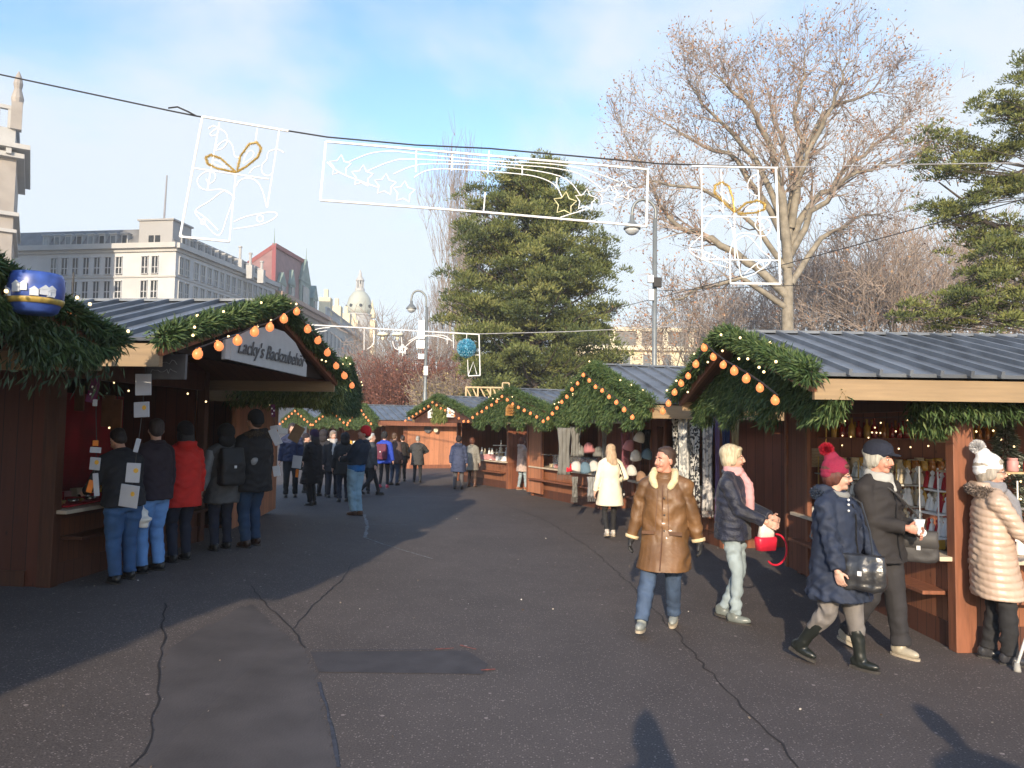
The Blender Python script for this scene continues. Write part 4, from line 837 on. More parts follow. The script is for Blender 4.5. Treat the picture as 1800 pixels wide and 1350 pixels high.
        if boots: m2.box(q((0, -.055, -.085)), (.06, .06, .03), M=RM)
        m2.build('sole', SO, so)
    # coat
    cm = coat_m or cloth('coat_%d_%d_%d' % tuple(int(c*1000) for c in coat), coat, .8, scale=6, var=.14)
    c = MB(); bk = bulk; hf = hem; wst = .16 if fitted else .19
    rings = []
    zs = [hf, hf+.015, .86, .97, 1.12, 1.26, 1.36, 1.42, 1.455, 1.50] if hf < .84 else [hf, hf+.015, 1.0 if hf < .98 else hf+.04, 1.12, 1.26, 1.36, 1.42, 1.455, 1.50]
    for z in zs:
        rx = np.interp(z, [.4, .6, .86, .97, 1.12, 1.26, 1.36, 1.42, 1.455, 1.50], [.235+flare, .225+flare, .20+flare*.5, .192, wst, .185, .175, .14, .10, .072]); ry = np.interp(z, [.4, .6, .86, .97, 1.12, 1.26, 1.36, 1.42, 1.455, 1.50], [.18+flare, .175+flare, .16+flare*.5, .155, .14, .145, .13, .11, .09, .075])
        bb = bk if z < 1.44 else 1+(bk-1)*.3; p = U((0, 0, z)) if z > .93 else V((0, 0, z)); rings.append((p.x, p.y, p.z, rx*bb, ry*bb, .88))
    # drape the skirt with the legs
    if hf < .8:
        dy = (kR.y+kL.y)/2; sp_ = abs(kR.y-kL.y)/2
        rings = [(g[0], g[1]+dy*max(0, (.9-g[2])/.5), g[2], g[3], g[4]+1.35*sp_*max(0, (.9-g[2])/.5), g[5]) for g in rings]
    rings = [(g[0], g[1], g[2], max(g[3], .095+(max(abs(kR.x), abs(kL.x))-.095)*min(1, max(0, (.9-g[2])/.4))+.10*pantw+.022) if g[2] < .93 else g[3], g[4], g[5]) for g in rings]
    c.loft(rings, 26)
    c.tube([shR+V((0, 0, -.01)), U((.09, -.005, 1.435)), U((0, -.01, 1.45)), U((-.09, -.005, 1.435)), shL+V((0, 0, -.01))], [.07*(.5+.5*bk), .076, .085, .076, .07*(.5+.5*bk)], 14)
    sr = .062*(.4+.6*bk)*(1 if not fitted else .9); c.ball(shR+V((0, 0, -.02)), sr*1.25, 14, 10); c.ball(shL+V((0, 0, -.02)), sr*1.25, 14, 10)
    c2 = c if sleevec is None else MB()
    for sh, el, w_ in ((shR, eR, wR), (shL, eL, wL)):
        cf = w_+(el-w_)*.03; c2.tube([sh, sh.lerp(el, .5), el.lerp(sh, .1), el, el.lerp(cf, .4), cf], [sr*1.18, sr*1.12, sr*1.02, sr, sr*.95, sr*.82], 14); c2.ball(el, sr, 12, 8)
    if hood is not None or fur:
        c.loft([(*U((0, -.05, 1.42)), .13, .10), (*U((0, -.075, 1.48)), .145, .10), (*U((0, -.085, 1.54)), .12, .075)], 18)
    co = bake(c, wears, cm, th, vox*.9 if hero else vox, 2, wr=wr, ws=wsc, puff=puff, pm=pm, seed=int(abs(px))+3)
    if sleevec is not None: bake(c2, 'sleeves', sleevec, co, vox, 2, wr=wr)
    # collar
    cl = MB()
    if not hood:
        cl.tube([U((.085*math.cos(a), .082*math.sin(a)-.005, 1.478-.02*math.sin(a))) for a in np.linspace(0, 2*math.pi, 17)[:-1]], .027, 8, closed=True); bake(cl, 'collar', cm, co, .012 if hero else vox*.8, 1)
    if placket:
        p_ = MB(); pts = []
        for z in np.linspace(hf+.02, 1.40, 14):
            ry = np.interp(z, [g[2] for g in rings], [g[4]+0 for g in rings]); yy = np.interp(z, [g[2] for g in rings], [g[1] for g in rings]); pts.append(U((0.0, yy+ry+.004, z)) if z > .93 else V((0, yy+ry+.004, z)))
        p_.tube(pts, .007, 5); p_.build('zip', BLACKM if placket is True else placket, co)
    # fur ring of the hood
    if fur:
        n = 5200 if hero else 1200; a = rng.uniform(-.25*math.pi, 1.25*math.pi, n) if hood == 'up' else rng.uniform(0, 2*math.pi, n); off = rng.normal(0, 1, (n, 3)); off /= np.linalg.norm(off, axis=1)[:, None]
        pts = np.array([U((.125*math.cos(t)*bk, -.05+.11*-math.sin(t)*.9, 1.455+.03*math.sin(t))) for t in a])+off*.03; f_ = leaves('fur_trim', pts, off, .032, .007, furmat(*fur), co, jit=.3)
        fb = MB(); fb.tube([U((.12*math.cos(t)*bk, -.05+.10*-math.sin(t)*.9, 1.455+.03*math.sin(t))) for t in np.linspace(0, 2*math.pi, 17)[:-1]], .036, 8, closed=True); fb.build('fur_band', mat('furbase_'+fur[0], fur[1], .9), co, True)
    if scarf:
        s_ = MB(); 
        for q_, r_ in ((1.485, .036), (1.525, .032)): s_.tube([U((.078*math.cos(a), .075*math.sin(a)+.01, q_-.012*math.sin(a))) for a in np.linspace(0, 2*math.pi, 17)[:-1]], r_, 8, closed=True)
        s_.tube([U((.0, .095, 1.48)), U((.02, .155*bk, 1.38)), U((.03, .165*bk, 1.25)), U((.03, .168*bk, 1.12))], [.035, .045, .05, .045], 8)
        bake(s_, 'scarf', cloth('scarf_%d_%d' % (int(scarf[0]*1000), int(scarf[1]*1000)), scarf, .9), th, .012 if hero else vox, 1, wr=.005, ws=90)
    # hair
    if hair and hair != 'none':
        h = MB()
        if hair == 'short': HB(h, (0, -.022, 1.678), (.081, .093, .083)); HB(h, (0, .012, 1.722), (.058, .06, .030)); HB(h, (.066, -.02, 1.64), (.014, .035, .04)); HB(h, (-.066, -.02, 1.64), (.014, .035, .04)); HB(h, (0, -.05, 1.62), (.072, .06, .07))
        elif hair == 'bald': HB(h, (0, -.05, 1.64), (.078, .066, .07))
        elif hair == 'bob': HB(h, (0, -.022, 1.675), (.094, .108, .094)); HB(h, (0, -.045, 1.61), (.09, .07, .09)); HB(h, (.072, -.005, 1.625), (.024, .045, .07)); HB(h, (-.072, -.005, 1.625), (.024, .045, .07)); HB(h, (0, .055, 1.715), (.07, .04, .028))
        elif hair == 'long': HB(h, (0, -.022, 1.675), (.09, .104, .09)); HB(h, (.06, -.02, 1.6), (.04, .05, .11)); HB(h, (-.06, -.02, 1.6), (.04, .05, .11)); HB(h, (0, -.075, 1.52), (.10, .055, .17)); HB(h, (.03, -.09, 1.42), (.08, .045, .1))
        bake(h, 'hair', mat('hair_%d_%d' % (int(hairc[0]*1000), int(hairc[1]*1000)), hairc, .55, var=.35, scale=6, stretch=(9, 9, 1.5), bump=.5, bscale=30), th, .010 if hero else .016, 2, wr=.003, ws=90)
    # hats
    if hat in ('beanie', 'pom', 'cap', 'hoodup'):
        hm = cloth('hat_%d_%d_%d' % tuple(int(c_*1000) for c_ in hatc), hatc, .9, bump=.6, bscale=120); h = MB()
        if hat == 'hoodup': HB(h, (0, -.035, 1.655), (.115, .125, .125)); HB(h, (0, -.06, 1.54), (.12, .09, .1))
        elif hat == 'cap': HB(h, (0, -.012, 1.70), (.100, .118, .088)); HB(h, (0, -.02, 1.675), (.099, .112, .05)); HB(h, (0, .12, 1.672), (.065, .055, .012))
        else:
            HB(h, (0, -.018, 1.695), (.094, .108, .098)); HB(h, (0, -.02, 1.665), (.099, .113, .038)); HB(h, (0, -.055, 1.63), (.09, .075, .05))
            if hat == 'pom': HB(h, (0, -.05, 1.77), (.055, .06, .06))
        ho = bake(h, 'hood' if hat == 'hoodup' else 'hat', hm, th, .009 if hero else .015, 2, wr=.002, ws=120)
        if hat == 'cap': b_ = MB(); HB(b_, (-.085, .045, 1.68), (.007, .007, .007), 6, 5); b_.build('badge', mat('silver', (.7, .7, .7), .3, metal=.8), ho)
        if hat == 'pom':
            n = 2600; off = rng.normal(0, 1, (n, 3)); off /= np.linalg.norm(off, axis=1)[:, None]; c0_ = np.array(HP((0, -.09, 1.835))); leaves('pompom', c0_+off*rng.uniform(.02, .045, n)[:, None], off, .026, .008, furmat('pom%d' % int(hatc[0]*100), tuple(x*.6 for x in (hidx or hatc)), (hidx or hatc)), ho, jit=.25)
    th['_k'] = k; 
    return th, dict(U=U, HP=HP, HM=HM, wR=wR, wL=wL, eR=eR, eL=eL, shR=shR, shL=shL, k=k, rings=rings, co=co, aR=aR, aL=aL)
def W(th, p):   # local point of a person to world
    return Matrix.LocRotScale(th.location, th.rotation_euler, th.scale) @ Vector(p)
def bag(name, label, cat, loc, rz, sz, m, strap=None, flap=None, taper=.85, group=None, soft=.006, buckle=True, wr=.004):
    t = thing(name, label, cat, loc, rz, group); b = MB(); w, d, h = sz
    b.loft([(0, 0, -h/2, w/2*taper, d/2*.8, .45), (0, 0, -h/2+.03, w/2, d/2, .45), (0, 0, h*.1, w/2, d/2, .45), (0, 0, h/2, w/2*.92, d/2*.45, .45)], 24); bd = bake(b, 'body', m, t, .011, 2, wr=wr, ws=50)
    if flap: f = MB(); f.loft([(0, -d*.08, h*.0, w/2*.97, d/2*.98, .45), (0, -d*.06, h/2-.0, w/2*.97, d/2*.6, .45), (0, 0, h/2+.012, w/2*.9, d/2*.35, .45)], 24); f.build('flap', flap, t, True)
    if buckle: k = MB(); k.box((0, -d/2-.008, 0), (.03, .012, .035)); k.build('buckle', mat('silver', (.7, .7, .7), .3, metal=.8), t)
    if strap:
        s_ = MB(); iv = Matrix.LocRotScale(Vector(loc), Matrix.Rotation(rz, 3, 'Z').to_euler(), None).inverted(); s_.tube([iv @ Vector(p) for p in strap], .009, 6); s_.build('strap', m, t)
    return t

# --- the near group on the right
LEATH = mat('leather_tan', (.165, .083, .032), .52, var=.38, scale=3.2, bump=.3, bscale=38, coat=.12, spec=.5)
LEATHB = mat('leather_black', (.03, .03, .032), .28, var=.3, scale=6, bump=.4, bscale=30, spec=.7)
DENIM = mat('denim', (.050, .082, .145), .8, var=.45, scale=4, bump=.3, bscale=200, stretch=(1.5, 1.5, .6)); DENIML = mat('denim_light', (.30, .37, .40), .8, var=.25, scale=4, bump=.3, bscale=200); DENIMB = mat('denim_blue', (.10, .20, .42), .8, var=.35, scale=4)
SHEAR = mat('shearling', (.72, .58, .34), .95, var=.15, scale=30, bump=.8, bscale=90)
m1, i1 = person(1168, 1107, 788, 200, 'man in open necked brown leather coat and jeans striding towards the viewer', hem=.60, coat_m=LEATH, pants=DENIM, shoe=(.30, .32, .30), hair='short', hairc=(.055, .03, .02), yaw=40, vox=.010, bulk=1.13, gloves=(.03, .03, .032), skin=SKINR,
    footR=(.17, .33, .04), footL=(-.06, -.20, .03), handR=(.33, .02, .83), handL=(-.33, -.02, .83), wr=.011, wsc=44, pantw=1.08, placket=mat('leather_seam', (.10, .04, .015), .5))
U = i1['U']
c_ = MB()
for s_ in (1, -1):
    c_.tube([U((s_*.095, -.02, 1.535)), U((s_*.105, .05, 1.50)), U((s_*.105, .105, 1.445)), U((s_*.075, .140, 1.395)), U((s_*.055, .150, 1.365))], [.034, .038, .040, .034, .018], 10)
bake(c_, 'shearling_collar', SHEAR, i1['co'], .009, 2, wr=.003)
c_ = MB(); c_.tube([U((.095*math.cos(a), .08*math.sin(a)-.02, 1.52+.01*math.sin(a))) for a in np.linspace(-.3, math.pi+.3, 12)[::-1]][::1], .0, 5) if False else None
b_ = MB(); b_.tube([U((.1*math.cos(a), -.085*math.sin(a)-.0, 1.53)) for a in np.linspace(-.2, math.pi+.2, 12)], .026, 8); bake(b_, 'shearling_collar', SHEAR, i1['co'], .009, 2)
for w_, e_ in ((i1['wR'], i1['eR']), (i1['wL'], i1['eL'])):
    d = (e_-w_).normalized(); f_ = MB(); f_.tube([w_-d*.0, w_+d*.03], [.066, .068], 16); f_.build('shearling_cuff', SHEAR, i1['co'], True)
f_ = MB(); 
for s_ in (1, -1): f_ = MB(); f_.box(U((s_*.13, .172*1.1, .95)), (.12, .012, .03)); f_.build('pocket_flap', mat('leather_seam', (.1, .04, .015)), i1['co'])
f_ = MB(); 
for z in (1.28, 1.12, .97): f_.ball((-.02, .175, z), (.011, .006, .011), 8, 6)
f_.build('button', mat('button_dark', (.06, .04, .03), .4), i1['co'])
ja = MB()
for s_ in (1, -1): ja.tube([U((s_*.045, .155, 1.36)), U((s_*.06, .168, 1.1)), (s_*.065, .178, .8), (s_*.068, .182, .63)], .0045, 4)
ja.build('seam', mat('leather_seam', (.1, .04, .015)), i1['co'])

NAVYF = mat('navy_fur', (.012, .016, .035), .55, var=.5, scale=12, bump=.7, bscale=70, sheen=.12)
m2_, i2 = person(1288, 1092, 785, 122, 'blonde woman in navy fur jacket, pink scarf and pale jeans carrying a red bag', hem=.83, coat_m=NAVYF, pants=DENIML, shoe=(.16, .18, .17), hair='bob', hairc=(.52, .44, .30), yaw=-22, vox=.011, bulk=1.08, pantw=.84, scarf=(.62, .33, .34),
    footR=(.05, .04, 0), footL=(-.04, -.10, .03), handR=(.10, .34, 1.03), handL=(-.06, .36, 1.06), wr=.006, fitted=False)
WB = mat('plastic_white', (.78, .76, .70), .4); RDB = mat('red_plastic', (.62, .02, .05), .4)
p_ = W(m2_, (.06, .34, .90)); t_ = thing('shopping_bag', 'red and white shopping bag with looping red strap held by the blonde woman', 'bag', p_, R(20))
b_ = MB(); b_.loft([(0, 0, -.15, .10, .05, .5), (0, 0, -.04, .115, .055, .5), (0, 0, -.02, .105, .045, .5)], 20); b_.build('body', RDB, t_, True); b_ = MB(); b_.loft([(0, 0, -.03, .085, .042, .5), (.01, 0, .06, .08, .035, .5), (.015, 0, .14, .06, .02, .5)], 20); b_.build('white_pouch', WB, t_, True)
b_ = MB(); b_.tube([(.12+.13*math.sin(t), 0, -.15+.15*math.cos(t)) for t in np.linspace(0, 3.9, 18)], .010, 6); b_.build('strap', RDB, t_)

NAVY = cloth('navy_parka', (.017, .026, .052), .75, scale=4, var=.2)
GREYT = mat('trousers_grey', (.17, .155, .145), .7, var=.2, scale=5, bump=.2, bscale=60)
m3, i3 = person(1472, 1172, 806, 140, 'woman in navy parka and crimson pompom hat, walking with a black shoulder bag', hem=.60, coat_m=NAVY, pants=GREYT, shoe=(.015, .018, .016), boots=.27, hair='bob', hairc=(.10, .03, .02), hat='pom', hatc=(.24, .012, .045), yaw=-28, vox=.010, bulk=1.20, glasses=True,
    footR=(.12, -.26, .07), footL=(-.09, .16, 0), handR=(.27, .16, .78), handL=(-.34, .20, .86), scarf=None, fur=('navy', (.01, .015, .03), (.05, .07, .11)), hood=True, wr=.011, pantw=1.1, placket=True, hidx=(.42, .01, .03), tilt=4)
U3 = i3['U']
s_ = MB(); s_.tube([U3((.075*math.cos(a), .08*math.sin(a)+.005, 1.485-.02*math.sin(a))) for a in np.linspace(0, 6.283, 17)[:-1]], .034, 8, closed=True); bake(s_, 'scarf', cloth('scarf_grey', (.22, .22, .21)), m3, .012, 1)
s_ = MB()
for z in (1.40, 1.35, 1.44): s_.ball(U3((.09, .155, z)), .011, 8, 6)
s_.build('button', mat('silver', (.7, .7, .7)), i3['co'])
pb = W(m3, (.12, .27, .86)); sh = [W(m3, p) for p in ((-.03, .30, .98), (-.10, .245, 1.16), (-.15, .15, 1.40), (-.12, -.0, 1.50), (.0, -.16, 1.34), (.16, -.15, 1.1), (.26, .08, .98))]
bag('shoulder_bag', 'slouchy black leather bag worn across the navy parka', 'bag', pb, R(-35), (.36, .15, .27), LEATHB, strap=sh, wr=.010)

m4, i4 = person(1546, 1148, 776, 150, 'older person in dark peaked cap and black jacket behind the navy parka', hem=.78, coat=(.022, .019, .019), pants=(.028, .026, .028), shoe=(.42, .37, .28), hair='bob', hairc=(.42, .40, .34), hat='cap', hatc=(.014, .018, .035), yaw=-12, vox=.011, bulk=1.12,
    footR=(.10, -.22, .05), footL=(-.08, .14, 0), handR=(.03, .27, 1.08), handL=(-.08, .28, 1.05), hood=None, wr=.008, pantw=1.15, scarf=None, skin=SKINR, placket=True, tilt=6)
U4 = i4['U']; s_ = MB()
for q_, r_ in ((1.475, .038), (1.505, .030)): s_.tube([U4((.085*math.cos(a), .085*math.sin(a)+.01, q_-.02*math.sin(a))) for a in np.linspace(0, 6.283, 17)[:-1]], r_, 8, closed=True)
s_.tube([U4((-.03, .09, 1.47)), U4((-.02, .15, 1.36))], [.03, .02], 6); bake(s_, 'scarf', cloth('scarf_palegrey', (.40, .40, .38)), m4, .012, 1, wr=.004)
cup = thing('paper_cup', 'crumpled white paper cup and napkin in the dark capped person\'s hands', 'cup', W(m4, (-.02, .35, 1.11))); b_ = MB(); b_.lathe([(.025, -.05), (.035, .0), (.045, .05), (.03, .045)], n=14); b_.build('cup', WHITE, cup, True); b_ = MB(); b_.ball((.01, -.02, -.06), (.04, .02, .035), 10, 7); b_.build('napkin', WHITE, cup)
bag('shoulder_bag', 'dark grey satchel with pale clasp hanging from a black strap behind the navy parka', 'bag', W(m4, (-.24, .20, .90)), R(-25), (.32, .12, .26), cloth('satchel', (.045, .042, .042), .6), strap=[W(m4, p) for p in ((-.30, .26, 1.0), (-.16, .22, 1.2), (.02, .17, 1.36), (.12, .0, 1.50), (.06, -.16, 1.36), (-.2, -.14, 1.05))], flap=cloth('satchel_flap', (.06, .056, .054), .6))

CHAMP = mat('quilted_champagne', (.50, .37, .28), .38, var=.12, scale=5, bump=.25, bscale=40, coat=.2)
m5, i5 = person(1748, 1162, 800, 108, 'elderly woman in champagne quilted coat and white pompom hat leaning on a crutch', hem=.56, coat_m=CHAMP, pants=(.02, .02, .022), shoe=(.04, .04, .045), hair='bob', hairc=(.35, .31, .26), hat='pom', hatc=(.78, .78, .80), yaw=6, vox=.010, bulk=1.08, glasses=True,
    footR=(.08, .10, 0), footL=(-.09, -.02, 0), handR=(.16, .36, 1.0), handL=(-.26, .12, .9), fur=('browngrey', (.11, .085, .07), (.34, .27, .23)), hood=True, puff=.010, pm=17, wr=.003, pantw=1.05, scarf=(.22, .22, .24), hidx=(.8, .8, .82))
cr_ = thing('crutch', 'pale metal walking crutch with grey rubber tip in the elderly woman\'s hand', 'crutch', G(1788, 1180)); hw_ = W(m5, (.16, .42, .98))-cr_.location
b_ = MB(); b_.tube([(0, 0, .05), hw_*.45+Vector((0, 0, .05))], .012, 8); b_.build('lower_shaft', WHITE, cr_, True); b_ = MB(); b_.tube([hw_*.45+Vector((0, 0, .05)), hw_], .0095, 8); b_.build('upper_shaft', mat('bronze', (.35, .25, .15), .35, metal=.7), cr_, True)
b_ = MB(); b_.lathe([(.03, 0), (.026, .02), (.018, .07)], n=12); b_.build('rubber_tip', mat('rubber_grey', (.35, .34, .31), .7), cr_, True); b_ = MB(); b_.tube([hw_+Vector((-.05, 0, .01)), hw_+Vector((.08, 0, 0))], .017, 8); b_.build('handle', BLACKM, cr_, True)

WOOLW = mat('wool_cream', (.80, .74, .58), .85, var=.05, scale=5, bump=.2, bscale=90)
m6, i6 = person(1072, 944, 782, -8, 'long haired blonde woman in cream white coat seen from behind, walking away', hem=.60, coat_m=WOOLW, pants=(.018, .018, .02), shoe=(.55, .50, .44), hair='long', hairc=(.50, .36, .24), vox=.013, bulk=1.04, fitted=True, flare=.03, footR=(.10, .14, 0), footL=(-.12, -.22, .06), pantw=.78, wr=.004, handL=(-.30, .0, .84), handR=(.20, .14, 1.05), yaw=0)
bag('shoulder_bag', 'small dark bag on a thin strap at the cream coated woman\'s side', 'bag', W(m6, (.26, .12, .80)), R(60), (.2, .08, .16), LEATHB, strap=[W(m6, p) for p in ((.26, .1, .88), (.22, -.12, 1.15), (.14, -.13, 1.38), (.12, .0, 1.46), (.2, .12, 1.2), (.27, .14, .9))])

# --- at the counters of the right row
person(917, 861, 770, 60, 'person in pale pink coat and light jeans at the third stall counter', coat=(.50, .38, .33), hem=.62, pants=DENIML, shoe=(.30, .12, .06), hair='bob', hairc=(.16, .05, .03), hat=None, bulk=1.0, vox=.018, pantw=.85, footR=(.08, .12, 0), footL=(-.08, -.08, 0), handR=(.16, .33, 1.0), handL=(-.12, .34, 1.0), hood=True)
person(829, 856, 770, 20, 'person in light grey coat with thin bag strap beside the navy hooded coat', coat=(.27, .26, .23), hem=.60, pants=(.07, .045, .035), shoe=(.12, .06, .04), boots=.2, hair='bob', hairc=(.14, .05, .03), bulk=1.05, vox=.018, pantw=.9)
person(805, 860, 766, 8, 'person in long navy hooded coat and grey trousers beside a grey coat', coat=(.045, .06, .12), hem=.58, pants=(.10, .095, .10), shoe=(.02, .02, .02), hat='beanie', hatc=(.03, .02, .02), bulk=1.15, vox=.018, hood=True)
person(733, 848, 767, 4, 'grey haired man in charcoal coat looking at the posters on the orange wall', coat=(.045, .045, .045), hem=.66, pants=(.02, .022, .025), hair='short', hairc=(.36, .34, .31), bulk=1.2, vox=.019, handR=(.16, .30, 1.12), handL=(-.16, .30, 1.12), elbR=(1, -.2, -.3), elbL=(-1, -.2, -.3), pantw=.9)

# --- crowd in the shade, centre left
DN = (.018, .026, .06)
person(692, 853, 762, 30, 'person in brown jacket and dark jeans beside the blue jacket', coat=(.085, .05, .042), hem=.74, pants=(.03, .045, .08), hairc=(.12, .07, .04), bulk=1.18, vox=.02, hood=True)
a_, ia = person(674, 858, 759, 12, 'person in bright blue jacket and pink shoes carrying a maroon backpack', coat=(.02, .06, .42), hem=.78, pants=(.015, .015, .02), shoe=(.62, .10, .13), hat='beanie', hatc=(.02, .02, .022), bulk=1.12, vox=.02, pantw=.8)
bag('backpack', 'maroon backpack on the bright blue jacket', 'backpack', W(a_, (0, -.24, 1.16)), a_.rotation_euler.z, (.34, .2, .46), cloth('maroon', (.11, .015, .04), .7))
a_, ia = person(651, 872, 762, 70, 'grey haired person with dark grey backpack striding right through the crowd', coat=(.05, .055, .06), hem=.80, pants=(.015, .016, .02), hairc=(.42, .42, .40), bulk=1.1, vox=.02, footR=(.08, -.28, .1), footL=(-.08, .25, 0), pantw=.85)
bag('backpack', 'dark grey backpack on the grey haired person', 'backpack', W(a_, (0, -.24, 1.14)), a_.rotation_euler.z, (.32, .2, .46), cloth('greybag', (.085, .085, .08), .7))
BLU = mat('jacket_bright_blue', (.012, .13, .36), .6, var=.15, scale=5)
a_, ia = person(624, 906, 747, -65, 'man in red beanie, dark top over bright blue jacket and light jeans, leaning', coat=(.010, .022, .042), hem=1.0, pants=mat('denim_sky', (.25, .40, .50), .8, var=.25, scale=4), shoe=(.10, .05, .03), hat='beanie', hatc=(.60, .01, .015), bulk=1.1, vox=.014, lean=-14, footR=(.05, -.06, 0), footL=(-.04, .02, 0), handR=(.16, .30, 1.15), handL=(-.14, .26, 1.1), pantw=1.1, Hmax=1.85, yaw=-40)
b_ = MB(); b_.loft([(0, 0, .86, .19, .155), (0, 0, .98, .20, .165), (0, -.03, 1.12, .19, .155), (0, -.05, 1.2, .14, .11)], 18); bake(b_, 'jacket', BLU, a_, .015, 2, wr=.006)
person(603, 882, 762, -30, 'dark coated person with fur hood turned left among the crowd', coat=(.010, .010, .011), hem=.70, pants=(.012, .018, .035), hat='hoodup', hatc=(.012, .010, .010), bulk=1.15, vox=.02, Hmax=1.8)
person(583, 874, 758, 150, 'dark clothed person with pale face and light scarf turned towards the viewer', coat=(.014, .014, .017), hem=.68, pants=(.02, .022, .035), hairc=(.25, .2, .16), hair='bob', scarf=(.42, .40, .38), bulk=1.05, vox=.018, Hmax=1.8)
person(567, 872, 757, 20, 'tall dark grey hooded person at the centre of the crowd', coat=(.022, .020, .024), hem=.66, pants=(.012, .012, .016), hat='hoodup', hatc=(.025, .022, .026), bulk=1.12, vox=.02, Hmax=1.88)
person(548, 888, 756, -70, 'person in long black coat with dark purple hat in front of the crowd', coat=(.009, .007, .008), hem=.52, pants=(.008, .008, .010), hat='beanie', hatc=(.035, .014, .04), bulk=1.25, vox=.018, hair='long', hairc=(.02, .014, .014), Hmax=1.88, handL=(-.15, .3, 1.1))
person(510, 874, 745, 160, 'person in dark navy top with crimson waist band under the yellowish branches', coat=(.014, .022, .06), hem=.86, pants=(.010, .010, .012), hair='long', hairc=(.03, .02, .018), bulk=1.0, vox=.018, Hmax=1.88)
person(536, 866, 762, 100, 'half hidden person in black coat behind the long black coat', coat=(.012, .012, .012), hem=.7, pants=(.01, .01, .01), hat='beanie', hatc=(.02, .015, .02), bulk=1.1, vox=.022, Hmax=1.8)
person(640, 868, 764, 0, 'dark clothed person with pale cap behind the red beanie man', coat=(.02, .03, .035), hem=.7, pants=(.01, .012, .016), hat='beanie', hatc=(.30, .32, .33), bulk=1.1, vox=.022, Hmax=1.8)
person(706, 846, 766, -20, 'dark haired person in black jacket at the open front beside the orange wall', coat=(.02, .016, .014), hem=.7, pants=(.01, .01, .01), hairc=(.03, .02, .015), bulk=1.0, vox=.022, Hmax=1.8)

# --- customers at the left stall
a_, ia = person(440, 960, 722, -62, 'person in long black coat with brown fur hood and blue jeans at the left stall', coat=(.010, .010, .012), hem=.72, pants=(.014, .04, .09), shoe=(.03, .015, .01), hat='beanie', hatc=(.012, .012, .014), bulk=1.3, vox=.014, fur=('brown', (.05, .035, .022), (.11, .08, .05)), hood=True, pantw=1.1)
a_, ia = person(388, 966, 748, -50, 'person in grey coat with black backpack, arm around the black coated neighbour', coat=(.085, .085, .085), hem=.66, pants=(.012, .015, .03), hat='hoodup', hatc=(.012, .012, .014), bulk=1.12, vox=.014, handR=(.50, .02, 1.22), elbR=(.2, -1, -.4), sleevec=mat('jacket_silver_grey', (.26, .27, .28), .45, var=.15), pantw=1.0)
bag('backpack', 'black backpack on the grey coat at the left stall', 'backpack', W(a_, (-.02, -.24, 1.18)), a_.rotation_euler.z, (.34, .2, .50), cloth('blackbag', (.010, .010, .011), .6))
person(315, 986, 742, -55, 'person in bright red hooded coat and black hat at the left stall', coat=(.62, .020, .012), hem=.70, pants=(.010, .014, .03), hat='beanie', hatc=(.012, .010, .012), hair='long', hairc=(.015, .012, .012), bulk=1.2, vox=.014, hood=True, wr=.008)
a_, ia = person(264, 1006, 738, -70, 'man in dark plum jacket and light blue jeans holding a white bag', coat=(.020, .012, .022), hem=.84, pants=mat('denim_bluelight', (.14, .30, .60), .8, var=.25, scale=4), hair='short', hairc=(.04, .03, .03), bulk=1.1, vox=.013, pantw=1.1, yaw=30, handL=(-.27, .05, .84), footR=(.14, .02, 0), footL=(-.08, .05, 0))
t_ = thing('plastic_bag', 'white plastic carrier bag hanging from the hand of the man in light jeans', 'bag', P(243, 905, a_.location.y-.3)); b_ = MB(); b_.loft([(0, 0, -.13, .10, .05), (0, 0, -.05, .15, .07), (0, 0, .03, .09, .05), (.02, 0, .11, .02, .015), (.03, 0, .24, .012, .01)], 18); bake(b_, 'body', WB, t_, .012, 1, wr=.012, ws=60)
person(212, 1022, 752, -58, 'person in black jacket and dark blue flared jeans, nearest at the left stall', coat=(.010, .012, .018), hem=.86, pants=mat('denim_deep', (.035, .095, .22), .8, var=.3, scale=4), hair='short', hairc=(.02, .015, .015), bulk=1.15, vox=.013, pantw=1.15, lean=12, handR=(.2, .42, 1.02), handL=(-.2, .42, 1.02), tilt=15, footR=(.14, .06, 0), footL=(-.10, -.06, 0))
# --- the two whose shadows fall into the picture
person(0, 0, 0, 8, 'person standing behind the viewpoint with raised arm holding up a phone', coat=(.05, .05, .06), loc=Vector((-.02, -.33, 0)), H=1.80, vox=.022, handR=(.05, .26, 1.60), elbR=(.3, 0, -1), bulk=1.15)
person(0, 0, 0, 8, 'person in dark coat standing right of the viewpoint, outside the picture', coat=(.04, .04, .05), loc=Vector((1.98, .15, 0)), H=1.72, vox=.022, bulk=1.3)
person(0, 0, 0, 20, 'person in dark coat far right of the viewpoint, outside the picture', coat=(.04, .04, .05), loc=Vector((3.5, .35, 0)), H=1.65, vox=.022, bulk=1.2)
# ------------------------------------------------------------------ lettering
def text_mesh(txt, size, m, ext=.004, shear=.25):
    cu = bpy.data.curves.new('t', 'FONT'); cu.body = txt; cu.size = size; cu.extrude = ext; cu.shear = shear; cu.align_x = 'CENTER'
    o = bpy.data.objects.new('t', cu); C.objects.link(o); dg = bpy.context.evaluated_depsgraph_get(); me = bpy.data.meshes.new_from_object(o.evaluated_get(dg)); bpy.data.objects.remove(o); me.materials.clear(); me.materials.append(m); return me
